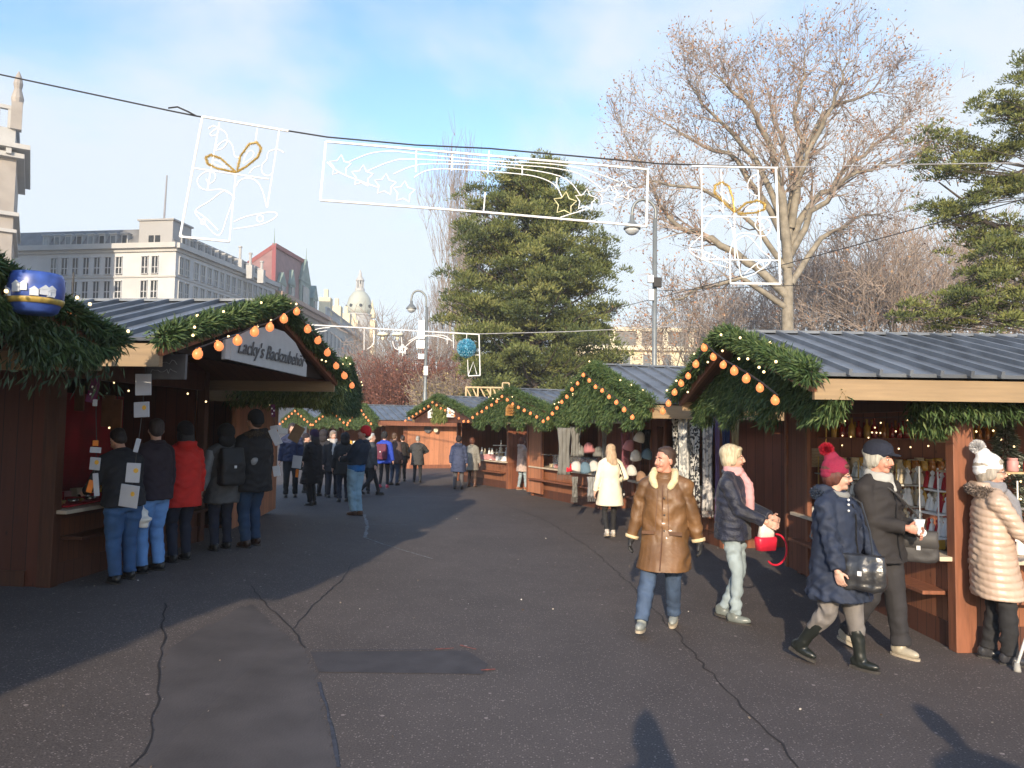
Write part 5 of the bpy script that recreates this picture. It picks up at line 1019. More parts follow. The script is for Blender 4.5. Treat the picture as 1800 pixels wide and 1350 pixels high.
# ------------------------------------------------------------------ light frames over the lane
TUBE = mat('white_tubing', (.85, .85, .84), .4, var=.03); GOLD = leafmat('gold_tinsel', (.30, .19, .04), (.55, .38, .10), (.9, .8, .4), rough=.35); GOLDB = mat('gold_tube', (.45, .30, .08), .35, metal=.4)
def frame(label, o_px, y, conv, bars, thin, curves, loops, stars=(), group='illuminated frames strung over the lane', name='light_frame', rb=.016, rc=.0075):
    o = P(*o_px, y); th = thing(name, label, 'light decoration', o, 0, group); Q = lambda p: P(*conv(p), y)-o
    b = MB()
    for a, c in bars: b.tube([Q(a), Q(c)], rb, 6)
    b.build('frame', TUBE, th)
    for l in thin: b = MB(); b.tube([Q(p) for p in l], rb*.62, 6); b.build('strut', TUBE, th)
    for l in curves:
        pts = [Q(p) for p in l]; f = []
        for i in range(len(pts)-1):        # smooth
            p0, p1, p2, p3 = pts[max(0, i-1)], pts[i], pts[i+1], pts[min(len(pts)-1, i+2)]
            for k in range(5): t = k/5; f.append(.5*((2*p1)+(p2-p0)*t+(2*p0-5*p1+4*p2-p3)*t*t+(3*p1-p0-3*p2+p3)*t**3))
        f.append(pts[-1]); b = MB(); b.tube(f, rc, 6); b.build('tubing', TUBE, th, True)
    for l in loops:
        pts = [Q(p) for p in l]; n = 1100; k = rng.integers(0, len(pts)-1, n); t = rng.uniform(0, 1, n)[:, None]; A = np.array([pts[i] for i in k]); B = np.array([pts[i+1] for i in k]); off = rng.normal(0, 1, (n, 3)); off /= np.linalg.norm(off, axis=1)[:, None]
        b = MB(); b.tube(pts, rc*1.7, 6); lo = b.build('bow_loop', GOLDB, th); leaves('tinsel', A*(1-t)+B*t+off*.008, off, .022, .006, GOLD, lo)
        c = sum(pts, Vector())/len(pts); b = MB(); b.tube([c+(p-c)*.45 for p in pts], rc*.8, 6, closed=True); b.build('tubing', TUBE, lo)
    for (cx_, cy_, r_, m_) in stars:
        pts = []
        for i in range(10):
            a = math.pi*i/5-math.pi/2+.1; rr = r_*(1 if i % 2 == 0 else .55); pts.append(Q((cx_+rr*math.cos(a), cy_+rr*math.sin(a))))
        b = MB(); b.tube(pts, rc*1.15, 6, closed=True); b.build('star', m_, th)
    return th
YT = 10.0
cA_ = lambda p: (280+p[0]/5.19, 180+p[1]/5.19); cB_ = lambda p: (1150+p[0]/5.19, 270+p[1]/5.19); cI = lambda p: p
circ = lambda x, y, r: [(x+r*math.cos(a), y+r*math.sin(a)) for a in np.linspace(0, 2*math.pi, 9)]
frame('white framed bells with gold bow, leftmost decoration over the lane', (357, 207), YT, cA_, [((395, 130), (190, 1225)), ((395, 130), (1180, 262)), ((190, 1225), (640, 1270))], [[(1095, 255), (985, 960)], [(640, 1270), (700, 650)], [(320, 600), (1000, 700)], [(550, 185), (440, 800)], [(895, 240), (880, 350)]],
    [[(450, 240), (490, 215), (540, 240), (530, 290), (480, 305), (470, 280), (530, 240), (600, 270), (625, 340), (590, 410), (530, 435), (520, 420), (560, 370), (620, 345), (670, 400), (690, 490), (740, 500)],
     [(430, 700), (460, 740), (510, 700), (500, 640), (420, 635), (355, 690), (360, 760), (430, 800), (560, 795), (640, 830), (690, 870)], [(1140, 460), (1080, 430), (1000, 450), (980, 520), (940, 570), (940, 640), (990, 670), (1030, 650)], [(820, 650), (860, 600), (920, 580)],
     [(700, 770), (740, 710), (820, 690), (900, 730), (950, 830), (980, 960)], [(690, 870), (620, 810), (575, 815), (460, 900), (330, 990), (400, 1090), (545, 1215), (620, 1040), (660, 930), (690, 870)], [(330, 990), (430, 1060), (540, 1170)], circ(400, 1090, 22), circ(920, 1060, 30),
     [(680, 1090), (800, 1040), (1030, 1000), (1070, 1040), (940, 1110), (680, 1155)]],
    [[(700, 635), (560, 510), (470, 480), (425, 500), (440, 560), (520, 600), (700, 640)], [(710, 620), (740, 490), (820, 380), (890, 365), (930, 420), (900, 500), (800, 580), (710, 635)]])
frame('white framed bells with gold bow, rightmost decoration over the lane', (1365, 295), YT, cB_, [((340, 115), (1125, 130)), ((1110, 130), (1150, 1190)), ((1150, 1190), (695, 1185))], [[(695, 1185), (690, 900)], [(430, 120), (440, 965)], [(440, 572), (1120, 582)], [(440, 965), (1140, 975)], [(945, 150), (975, 870)], [(730, 440), (735, 960)], [(610, 150), (630, 540)]],
    [[(440, 720), (500, 620), (580, 580), (670, 610), (715, 700), (725, 780)], [(980, 640), (1000, 690), (950, 700), (920, 650), (950, 600), (1030, 600), (1065, 660), (1030, 740), (960, 750), (850, 725), (760, 740), (720, 800), (690, 900)],
     [(740, 800), (830, 750), (900, 790), (970, 880), (1060, 960), (1000, 1040), (810, 1130), (770, 980), (740, 800)], [(1060, 985), (960, 990), (820, 1100)], circ(970, 1020, 30), [(440, 740), (320, 870), (440, 965), (680, 1045)], [(320, 870), (470, 900), (680, 1000)], circ(480, 930, 22), [(945, 190), (880, 220), (850, 300), (880, 360), (950, 390)], [(440, 500), (500, 470), (580, 480), (630, 540)]],
    [[(735, 540), (640, 450), (550, 360), (555, 290), (620, 260), (680, 300), (715, 400), (735, 540)], [(760, 520), (840, 450), (940, 430), (1010, 460), (1005, 510), (920, 540), (760, 550)]])
YS = mat('pale_yellow_tube', (.75, .70, .40), .4)
frame('long white frame of shooting stars hung over the middle of the lane', (573, 249), YT, cI, [((573, 249), (1140, 298)), ((573, 249), (563, 352)), ((563, 352), (850, 373)), ((850, 373), (1136, 398)), ((1139, 298), (1136, 398))],
    [[(853, 338), (850, 372)], [(732, 265), (731, 303)], [(795, 272), (794, 300)], [(860, 265), (857, 305)], [(918, 290), (918, 308)], [(979, 312), (978, 330)]],
    [[(610, 286), (650, 270), (690, 266), (740, 271), (860, 282), (1000, 292), (1090, 320)], [(645, 301), (690, 283), (730, 280), (860, 287), (1000, 300), (1062, 335)], [(692, 306), (720, 294), (760, 288), (880, 293), (985, 310), (1022, 345)], [(728, 312), (750, 300), (790, 297), (880, 303), (940, 310), (975, 325), (988, 347)], [(575, 285), (600, 305), (665, 330)], [(985, 382), (1030, 368)]],
    [], [(598, 292, 20, TUBE), (637, 310, 20, TUBE), (677, 325, 20, TUBE), (710, 338, 20, TUBE), (993, 358, 21, YS), (1030, 352, 20, TUBE), (1070, 345, 20, TUBE), (1095, 335, 18, TUBE)])
def cable(label, pts, y, r, m=CABLE, group=None, name='overhead_cable'):
    o = P(*pts[0], y if not isinstance(y, (list, tuple)) else y[0]); b = MB(); q = [P(p[0], p[1], (y if not isinstance(y, (list, tuple)) else y[i]))-o for i, p in enumerate(pts)]; b.tube(q, r, 5); ob = b.build(name, m, loc=o); tag(ob, label, 'cable', group); return ob
cable('thick dark cable carrying the bell and star frames across the lane', [(-500, 20), (0, 131), (150, 163), (300, 195), (345, 204), (500, 229), (575, 241), (730, 255), (860, 261), (1040, 277), (1160, 288), (1365, 294)], YT, .011)
cable('thin pale wire running on from the right bell frame to the edge', [(1365, 294), (1600, 289), (1900, 285), (2300, 276)], YT, .007, mat('wire_pale', (.35, .35, .36), .5))
cable('thin dark wire slanting up to the right behind the right bell frame', [(1010, 560), (1230, 505), (1500, 432), (1800, 350), (2100, 262)], [30, 24, 18, 14, 11.5], .012)
cable('thin horizontal wire behind the lamp post on the right', [(1140, 512), (1290, 506), (1440, 500)], 21, .010)
cb = cable('loose dark coil twisted on the cable left of the bells', [(296, 190), (312, 188), (330, 196), (345, 204)], YT-.03, .012, name='cable_splice')
# --- second line of decorations farther down the lane
YF = 22.0
CRM = mat('cream_shade', (.80, .76, .60), .5)
t_ = frame('distant white arc and star decoration hanging across the lane', (525, 570), YF, cI, [((525, 570), (842, 588)), ((842, 588), (844, 660)), ((844, 660), (823, 661))], [[(797, 588), (797, 612)], [(822, 632), (823, 660)], [(843, 624), (826, 624)], [(823, 660), (832, 636), (838, 658)], [(657, 580), (657, 606)], [(640, 578), (640, 615)], [(705, 583), (708, 626)], [(786, 590), (786, 605)]],
    [[(535, 590), (545, 582), (565, 577), (580, 576)], [(540, 596), (552, 586), (575, 581)], [(645, 614), (655, 606), (658, 590)], [(690, 600), (695, 613), (708, 614)], [(712, 610), (730, 596), (755, 590), (780, 590), (795, 600)], [(718, 600), (740, 590), (770, 592), (790, 598)]], [], [(708, 614, 9, TUBE), (708, 614, 6, TUBE)], rb=.018, rc=.012)
for px in (673, 699):
    q = P(px, 590, YF)-t_.location; b = MB(); b.lathe([(.18, .0), (.16, .07), (.08, .10), (.02, .11)], q, 12); b.build('ornament_shade', CRM, t_, True); b = MB(); b.lathe([(.03, 0), (.05, -.08), (.02, -.14)], q, 8); b.build('ornament_drop', CRM, t_)
cable('thin cable carrying the distant arc decorations over the lane', [(300, 545), (525, 569), (842, 587), (1000, 583), (1180, 574)], YF, .012, mat('wire_pale', (.35, .35, .36)))
o = P(820, 612, YF-.1); bl_ = thing('bauble', 'big glittering blue ball hanging below the distant decoration line', 'bauble', o); b = MB(); b.ball((0, 0, 0), .25, 20, 14); bd = b.build('ball', mat('blue_glitter_base', (.03, .20, .33), .4, metal=.3), bl_, True)
n = 1800; off = rng.normal(0, 1, (n, 3)); off /= np.linalg.norm(off, axis=1)[:, None]; leaves('glitter', off*.25, off, .05, .02, leafmat('blue_tinsel', (.02, .14, .25), (.08, .40, .58), (.55, .8, .9), rough=.3), bl_, jit=.6)
b = MB(); b.tube([(0, 0, .24), (0, 0, .42)], .01, 5); b.build('hanger', TUBE, bl_)
# ------------------------------------------------------------------ street lamps
POLE = mat('pole_grey_green', (.20, .215, .215), .45, metal=.3, var=.1)
def lamp(label, px, y, hook, lp, rp, s=1.0, extra=()):
    base = P(px, 700, y); th = thing('street_lamp', label, 'street lamp', (base.x, base.y, 0), 0, 'curved street lamps'); o = th.location
    Q = lambda p: P(p[0], p[1], y)-o
    h = Q(hook[0]).z; b = MB(); b.lathe([(rp*1.5, 0), (rp*1.5, .5), (rp*1.15, .6), (rp*1.1, h*.45), (rp*.8, h*.46), (rp*.72, h)], (0, 0, 0), 12); b.build('pole', POLE, th, True)
    b = MB(); pts = [Q(p) for p in hook]; f = []
    for i in range(len(pts)-1):
        p0, p1, p2, p3 = pts[max(0, i-1)], pts[i], pts[i+1], pts[min(len(pts)-1, i+2)]
        for k in range(5): t = k/5; f.append(.5*((2*p1)+(p2-p0)*t+(2*p0-5*p1+4*p2-p3)*t*t+(3*p1-p0-3*p2+p3)*t**3))
    b.tube(f+[pts[-1]], rp*.5, 8); b.build('arm', POLE, th, True)
    q = Q(lp); b = MB(); b.lathe([(.03*s, .36*s), (.06*s, .34*s), (.07*s, .2*s), (.11*s, .16*s), (.2*s, .05*s), (.235*s, .0), (.235*s, -.03*s), (.2*s, -.03*s)], q, 16); ls = b.build('lamp_shade', POLE, th, True); b = MB(); b.lathe([(.2*s, -.03*s), (.18*s, -.1*s), (.11*s, -.17*s), (.02*s, -.2*s)], q, 16); b.build('globe', mat('lamp_globe', (.5, .52, .53), .25), ls, True)
    for (ex, ey, w, hh, mm) in extra: q = Q((ex, ey)); b = MB(); b.box((0, -.12, 0), (w, .12, hh)); b.box((0, -.04, 0), (w*.4, .1, hh*.3)); b.build('attachment', mm, th, loc=q, bevel=.01)
    return th
lamp('tall grey street lamp with hooked arm rising behind the second right stall', 1150, 20, [(1152, 386), (1152, 368), (1143, 355), (1130, 351), (1118, 356), (1112, 368), (1111, 380)], (1111, 401), .085, 1.0,
     ((1142, 492, .16, .2, WHITE), (1154, 498, .22, .26, BLACKM), (1143, 520, .14, .3, WHITE)))
lamp('distant grey street lamp with shepherd\'s crook arm left of the big pine', 747, 36, [(749, 540), (749, 524), (743, 514), (734, 511), (726, 516), (723, 527), (723, 534)], (723, 542), .10, 1.1,
     ((742, 573, .3, .5, WHITE), (741, 590, .35, .35, WHITE), (740, 606, .4, .4, WHITE), (741, 627, .3, .25, WHITE), (749, 652, .2, .45, WHITE)))
# ------------------------------------------------------------------ signs
INK = mat('ink_grey', (.10, .10, .10), .7); SIGNW = mat('sign_white', (.46, .46, .45), .6, var=.06)
def L(stall_, p): return stall_.matrix_world @ Vector(p)
bpy.context.view_layer.update()
# shop sign in the gable of the baking stall: local +y is towards the viewer (text reads along -y)
w2 = w2 if False else w2
def on_gable(st, q, x, y, z): return L(st, (x, y, z))
mw = L2.matrix_world
sg = thing('shop_sign', 'white arched shop sign with cursive lettering in the left gable', 'sign', L(L2, (-.14, 0, 0)), L2.rotation_euler.z)
zb_ = 2.53-L2.location.z
poly = [(0, 1.45, zb_), (0, -.75, zb_-.03), (0, -.76, zb_+.12), (0, -.35, zb_+.36), (0, .0, zb_+.45), (0, .45, zb_+.45), (0, .95, zb_+.34), (0, 1.45, zb_+.20)]
b = MB(); b.prism(poly, (.03, 0, 0)); b.build('board', SIGNW, sg)
o_ = bpy.data.objects.new('lettering', text_mesh("Lacky's Backzubehör", .22, INK, shear=.35)); C.objects.link(o_); o_.parent = sg; o_.rotation_euler = (R(90), 0, R(-90)); o_.location = (-.012, .29, zb_+.085); 
o_ = bpy.data.objects.new('lettering', text_mesh("Alles", .10, INK)); C.objects.link(o_); o_.parent = sg; o_.rotation_euler = (R(90), 0, R(-90)); o_.location = (-.012, .30, zb_+.36); bpy.data.objects.remove(o_)
def scribble(parent, c, ux, w, h, lines, m=INK, th_=.004, seed=1, r=.006):
    rnd = random.Random(seed); b = MB(); ux = Vector(ux)
    for i in range(lines):
        z = h/2-h*(i+.5)/lines; x = -w/2*rnd.uniform(.7, .95); pts = []
        while x < w/2*.8: pts.append(Vector(c)+ux*x+Vector((0, 0, z+rnd.uniform(-.3, .3)*h/lines))); x += w/14*rnd.uniform(.6, 1.4)
        b.tube(pts, r, 4)
    b.build('lettering', m, parent)
o = P(292, 645, 6.75); s2 = thing('hanging_sign', 'dark grey lettered board under the eave left of the white sign', 'sign', o, R(-12)); b = MB(); b.box((0, 0, 0), (.42, .03, .23)); b.build('board', mat('sign_grey_dark', (.11, .11, .115), .7), s2, bevel=.004); scribble(s2, (0, -.018, 0), (1, 0, 0), .34, .17, 2, mat('faded_letter', (.25, .25, .25)), seed=3, r=.004)
o = P(398, 617, 7.3); s2 = thing('hanging_sign', 'small upright white plate left of the arched sign', 'sign', o, R(10)); b = MB(); b.box((0, 0, 0), (.09, .02, .17)); b.build('plate', SIGNW, s2)
# S4 gable signs
for i, (pts_, lb) in enumerate((([(752, 735), (752, 724), (764, 713), (768, 714), (768, 733)], 'left white painted sign in the gable with the white signs'), ([(785, 733), (786, 716), (797, 721), (808, 730), (808, 734)], 'right white painted sign in the gable with the white signs'))):
    yy = 23.7-i*1.1; o = P(*pts_[0], yy); s4 = thing('painted_sign', lb, 'sign', o); q = [P(*p, yy)-o for p in pts_]; b = MB(); b.prism(q, (0, .04, 0)); b.build('board', WHITE, s4)
    c = sum(q, Vector())/len(q); scribble(s4, (c.x, -.02, c.z-.03), (1, 0, 0), .2, .16, 2, mat('letter_redgrey', (.35, .22, .2)), seed=i+5, r=.008)
bm = MB(); n = 900; y_ = rng.uniform(-1, 1, n)*.5; pts = np.stack([rng.uniform(-.1, .05, n), y_, rng.uniform(q4['ze']-.15, q4['za']-.2, n)], 1)
g4 = thing('garland', 'fir branches between the two white painted gable signs', 'garland', S4.location, S4.rotation_euler.z); leaves('branches', pts, np.tile([-.35, 0, -1.], (n, 1)), .16, .03, FIRY, g4)
o = P(901, 722, 18.0); s3 = thing('carved_sign', 'carved orange wooden sign in the gable of the third right stall', 'sign', o, R(38)); b = MB(); b.prism([(-.18, 0, -.12), (.2, 0, -.12), (.19, 0, .08), (.12, 0, .14), (-.1, 0, .15), (-.17, 0, .07)], (0, .05, 0)); b.build('board', mat('carved_wood', (.45, .22, .06), .6, var=.3), s3); scribble(s3, (0, -.012, 0), (1, 0, 0), .3, .2, 3, mat('carved_dark', (.16, .07, .03)), seed=9, r=.008)
# posters on the orange wall
def poster(px, py, w, h, m, lb, shape='rect', y=31.0, cat='poster'):
    o = P(px, py, y); t = thing('poster', lb, cat, o, S5.rotation_euler.z); b = MB()
    if shape == 'rect': b.box((0, 0, 0), (w, .02, h))
    b.build('sheet', m, t) if shape == 'rect' else None
    if shape != 'rect': b.lathe([(w/2, -.012), (w/2, .012)], n=20); ob = b.build('disc', m, t); ob.rotation_euler = (R(90), 0, 0)
    return t
sw = (q5['W2'], ); near = L(S5, (3, -q5['hw']-.05, 1.5)); ypost = near.y-.35
p1 = poster(727, 763, .42, .72, WHITE, 'tall white poster with blue picture at the left of the orange wall', y=ypost); b = MB(); b.box((0, -.02, .15), (.2, .01, .25)); b.build('picture', mat('poster_blue', (.15, .22, .4), .6), p1)
p1 = poster(752, 754, .34, .3, mat('poster_dark', (.12, .12, .13), .6), 'round dark emblem plate on the orange wall', 'disc', y=ypost); b = MB(); b.lathe([(.09, -.03), (.09, .0)], n=14); ob = b.build('emblem', WHITE, p1); ob.rotation_euler = (R(90), 0, 0)
poster(766, 756, .2, .3, mat('poster_cream', (.7, .68, .5), .6), 'small cream plate right of the round emblem', 'disc', y=ypost)
# wooden lattice standing behind the fourth stall
o = P(848, 690, 29); lt = thing('wooden_lattice', 'pale wooden lattice with crossed bars rising behind the stall roof', 'lattice', (o.x, o.y, 0)); b = MB(); zt_ = P(848, 681, 29).z; zb_2 = P(848, 702, 29).z
for px in (819, 840, 862, 884): x = P(px, 690, 29).x-o.x; b.beam((x, 0, 0), (x, 0, zt_), .06, .06)
xl, xr_ = P(819, 690, 29).x-o.x, P(884, 690, 29).x-o.x; b.beam((xl, 0, zt_), (xr_, 0, zt_), .05, .06); b.build('frame', W_PALE, lt)
b = MB()
for a, c in ((819, 830), (830, 840), (844, 855), (855, 866), (866, 876), (876, 884)): b.beam((P(a, 690, 29).x-o.x, .06, zt_), (P(c, 690, 29).x-o.x, .06, zb_2), .03, .05)
b.build('cross_bars', W_PALE, lt)
o = P(889, 680, 27); lt = thing('upright_lattice', 'small pale upright wooden frame just right of the lattice', 'frame', (o.x, o.y, 0)); b = MB(); h_ = P(889, 673, 27).z
for dx in (-.12, .12): b.beam((dx, 0, 0), (dx, 0, h_), .05, .05)
b.beam((-.12, 0, h_), (.12, 0, h_), .04, .04); b.build('frame', W_PALE, lt)
# ------------------------------------------------------------------ blue painted mug at the near left gable
o = P(64, 516, 4.75); mg = thing('mug_ornament', 'large blue mug with painted snowy village hanging at the near left gable', 'ornament', o, R(150)); b = MB(); b.lathe([(.10, -.135), (.125, -.12), (.155, -.04), (.162, .04), (.155, .10), (.145, .125), (.13, .125), (.13, .0)], n=28); md = b.build('mug', mat('mug_blue', (.05, .10, .36), .35, var=.3, scale=14), mg, True)
rnd = random.Random(4); hb = MB(); rb_ = MB()
for i in range(20):
    a = rnd.uniform(0, 6.28); z = rnd.uniform(-.03, .03); r = .158; w = rnd.uniform(.03, .06); h = rnd.uniform(.03, .05); M_ = Matrix.Rotation(a, 3, 'Z'); hb.box(M_ @ Vector((r, 0, z)), (.02, w, h), M=M_)
    p = [M_ @ Vector((r-.012, -w*.6, z+h/2)), M_ @ Vector((r-.012, w*.6, z+h/2)), M_ @ Vector((r-.012, 0, z+h/2+w*.5))]; hb.prism(p, M_ @ Vector((.024, 0, 0)))
hb.build('painted_village', mat('mug_white', (.55, .58, .62), .4), md); b = MB(); b.lathe([(.150, -.075), (.158, -.055), (.161, -.04), (.150, -.04)], n=28); b.build('painted_band', mat('mug_yellow', (.45, .32, .08), .4, var=.4, scale=20), md, True)
b = MB(); b.tube([(.15, 0, .06), (.22, 0, .05), (.22, 0, -.05), (.15, 0, -.07)], .015, 8); b.build('handle', mat('mug_blue', (0, 0, 0)), mg, True)
o = P(126, 551, 5.3); gb_ = thing('globe_light', 'single glowing orange globe low on the dark near left garland', 'light', o); inst('bulb', bulb_me, gb_, (0, 0, 0), .95); b = MB(); b.tube([(0, 0, .07), (0, 0, .3)], .006, 4); b.build('cable', CABLE, gb_)
# ------------------------------------------------------------------ strings of cards hanging at the left stall
CARD = mat('card_white', (.46, .48, .52), .6, var=.05); CARDY = mat('card_yellow_print', (.75, .42, .05), .6); ORN = mat('orange_tag', (.75, .22, .03), .6)
def cards(label, y, items, px0, top):
    o = P(px0, top, y); t = thing('card_string', label, 'hanging cards', o, 0, 'strings of cards at the left stall'); prev = Vector((0, 0, 0)); cp = [prev]
    for (px, py, w, h, rot, kind) in items:
        q = P(px, py, y)-o; s_ = y/F; b = MB(); M_ = Matrix.Rotation(R(rot), 3, 'Y')
        ob = MB().box((0, 0, 0), (w*s_, .012, h*s_)).build({'w': 'card', 'y': 'card', 'o': 'tag', 'p': 'mitten'}[kind], {'w': CARD, 'y': CARD, 'o': ORN, 'p': mat('mitten_purple', (.10, .012, .06), .8)}[kind], t, loc=q, bevel=.004); ob.rotation_euler = (0, R(rot), R(random.uniform(-12, 12)))
        if kind == 'y': bb = MB(); bb.ball((0, 0, 0), (.022, .004, .022), 8, 5); pt = bb.build('print', CARDY, ob, loc=(.2*w*s_, -.008, .12*h*s_))
        if kind == 'p':
            for dx, dz in ((-.012, .03), (.014, .0), (-.01, -.04)): bb = MB(); bb.ball((0, 0, 0), (.010, .003, .012), 8, 5); bb.build('spot', WHITE, ob, loc=(dx, -.009, dz))
        cp.append(q+Vector((0, .015, 0)))
    b = MB(); b.tube(cp, .004, 4); b.build('string', CABLE, t)
cards('string of four large white cards in front of the two men in jeans', 6.7, [(252, 676, 27, 38, -2, 'w'), (249, 720, 30, 27, -3, 'y'), (241, 783, 8, 24, 12, 'w'), (234, 831, 23, 34, 3, 'y'), (227, 872, 36, 39, 6, 'y')], 262, 618)
cards('string with purple spotted mitten and small orange white tags, nearest left', 6.9, [(164, 686, 16, 44, 12, 'p'), (167, 708, 8, 12, 0, 'w'), (168, 779, 10, 10, 0, 'o'), (168, 791, 18, 10, 3, 'w'), (167, 815, 19, 22, 4, 'y'), (159, 855, 10, 22, 14, 'o'), (169, 852, 9, 40, -6, 'w')], 172, 640)
cards('small striped tag and tilted white lettered card beside the fur hooded coat', 9.9, [(480, 722, 7, 22, -4, 'p'), (482, 752, 14, 8, -10, 'w'), (484, 768, 14, 30, -26, 'w'), (486, 828, 12, 18, -10, 'w')], 478, 700)
cards('tilted brown board above a hanging white tag at the end of the left row', 11.6, [(522, 812, 16, 22, 6, 'w'), (522, 832, 5, 14, 4, 'o')], 521, 760)
o = P(521, 762, 11.6); t = thing('wooden_board', 'tilted light brown board on a pole in the crowd', 'board', o); ob = MB().box((0, 0, 0), (.17, .02, .26)).build('board', mat('cardboard', (.28, .18, .10), .7), t); ob.rotation_euler = (0, R(28), 0)
b = MB(); b.tube([(0, .03, -.1), (0, .03, .35)], .004, 5); b.build('string', CABLE, t)
# ------------------------------------------------------------------ extra fir hangings
def hang(label, pts_, z0, z1, n, m, dens_L=.09, thick=.12, grp='fir branches hung under the eaves'):
    o = Vector((*pts_[0], z1)); t = thing('fir_hanging', label, 'fir branches', o, 0, grp); a = np.array(pts_, float); k = rng.integers(0, len(a)-1, n); u = rng.uniform(0, 1, n); xy = a[k]*(1-u[:, None])+a[k+1]*u[:, None]
    s_ = np.sin(xy[:, 0]*9)*.5+np.sin(xy[:, 0]*23+xy[:, 1]*17)*.5; zl = z0+(z1-z0)*.3*(s_*.5+.5); z = zl+(z1-zl)*rng.uniform(0, 1, n)**.8
    p = np.stack([xy[:, 0]+rng.normal(0, thick/2, n), xy[:, 1]+rng.normal(0, thick/2, n), z], 1)-np.array(o); leaves('branches', p, np.tile([0, -.4, -1.0], (n, 1)), dens_L, dens_L*.16, m, t, jit=.45); return t
hang('sunlit fir branches under the eave of the large right stall', [(3.55, 6.35), (5.4, 6.35)], 2.02, 2.26, 5200, FIR)
hang('bunch of fir twigs hanging beside the corner post of the large right stall', [(3.62, 6.62), (3.80, 6.55)], 1.82, 2.2, 1500, FIR)
hang('yellowish fir branches under the eave of the third left stall', [(-4.35, 11.45), (-2.95, 11.35)], 2.14, 2.5, 5200, FIRY, .11)
hang('yellowish fir branches at the street corner of the third left stall', [(-2.95, 11.35), (-2.85, 12.2)], 2.12, 2.75, 3800, FIRY, .11)
hang('sparse dark fir twigs trailing below the near left gable', [(-3.15, 5.75), (-3.4, 2.5)], 2.05, 2.6, 1800, FIRD)

# ------------------------------------------------------------------ goods
def gm(name, prof, m, n=10, extra=None):
    b = MB(); b.lathe(prof, n=n)
    if extra: extra(b)
    return b.mesh(name, m, True)
AMB = mat('amber_glass', (.42, .16, .03), .15, var=.3, scale=20, coat=.5); AMBR = mat('red_glass', (.35, .03, .02), .15, var=.3, coat=.5); HONEY = mat('honey', (.62, .36, .06), .2, coat=.4); CREAMJ = mat('cream_jar', (.62, .52, .36), .4); GLS = mat('pale_glass', (.50, .50, .46), .12, var=.25, scale=20, coat=.5); PINK = mat('pink_wrap', (.60, .30, .30), .5); REDC = mat('red_cloth', (.42, .012, .02), .8, var=.3, scale=6); GLDL = mat('gold_lid', (.55, .38, .12), .35, metal=.6)
bottle = {k: gm('bottle', [(.030, 0), (.034, .01), (.034, .11), (.012, .145), (.011, .185), (.014, .187), (.014, .2)], m) for k, m in (('a', AMB), ('r', AMBR), ('g', GLS), ('h', HONEY))}
jar = {k: gm('jar', [(.036, 0), (.04, .01), (.04, .075), (.032, .085), (.036, .087), (.036, .10), (.0, .10)], m) for k, m in (('a', AMB), ('h', HONEY), ('c', CREAMJ), ('r', AMBR), ('p', PINK), ('g', GLS))}
angel = {k: gm('figurine', [(.034, 0), (.036, .01), (.02, .09), (.008, .10), (.017, .118), (.017, .13), (.004, .145)], m) for k, m in (('w', WHITE), ('c', CREAMJ), ('r', REDC), ('g', GLS))}
STEEL = mat('tin', (.5, .48, .45), .25, metal=.9); tin = {k: gm('baking_tin', [(.05, 0), (.065, .05), (.067, .05), (.05, .002)], m, 12) for k, m in (('s', STEEL), ('g', GLDL), ('r', REDC))}
box_me = {k: MB().box((0, 0, .05), (.11, .09, .10)).mesh('gift_box', m) for k, m in (('c', CREAMJ), ('p', PINK), ('w', WHITE), ('r', REDC), ('h', HONEY))}
def goods(lbl, nm, cat, lib, keys, a, b, n, grp, sc=1.0, jit=.015, rows=1, dep=(0, .09)):
    a = Vector(a); b = Vector(b)
    for r_ in range(rows):
        for i in range(n):
            p = a.lerp(b, (i+.5)/n)+Vector((rng.uniform(-jit, jit)+dep[0]*r_, rng.uniform(-jit, jit)+dep[1]*r_, 0)); kk = keys[rng.integers(0, len(keys))]; kn = {'a': 'amber', 'r': 'red', 'g': 'clear' if lib is not tin else 'golden', 'h': 'honey yellow', 'c': 'cream', 'p': 'pink', 'w': 'white', 's': 'silver'}[kk]; o = bpy.data.objects.new(nm, lib[kk]); C.objects.link(o); s_ = sc*rng.uniform(.85, 1.15); o.location = p; o.scale = (s_, s_, s_); o.rotation_euler = (0, 0, rng.uniform(0, 6.28)); tag(o, kn+' '+lbl, cat, grp)
def shelf(label, c, w, d, rz=0, n=3, h=.32, grp=None, mat_=None, legs=True, arch=False):
    t = thing('display_stand', label, 'display stand', c, rz, grp); mm = mat_ or GLS
    for i in range(n): MB().box((0, 0, i*h), (w*(1-.12*i if arch else 1), d*(1-.15*i if arch else 1), .018)).build('shelf', mm, t, bevel=.003)
    if legs:
        for sx_ in (-1, 1):
            b = MB(); b.tube([(sx_*w*.46, d*.4, -.02), (sx_*w*.46, d*.4, n*h)], .008, 6); b.build('upright', GLDL if not arch else WHITE, t)
    if arch: b = MB(); b.tube([(-w*.3, 0, (n-1)*h), (-w*.28, 0, (n-1)*h+.16), (0, 0, (n-1)*h+.26), (w*.28, 0, (n-1)*h+.16), (w*.3, 0, (n-1)*h)], .009, 8); b.build('arch', WHITE, t, True)
    return t
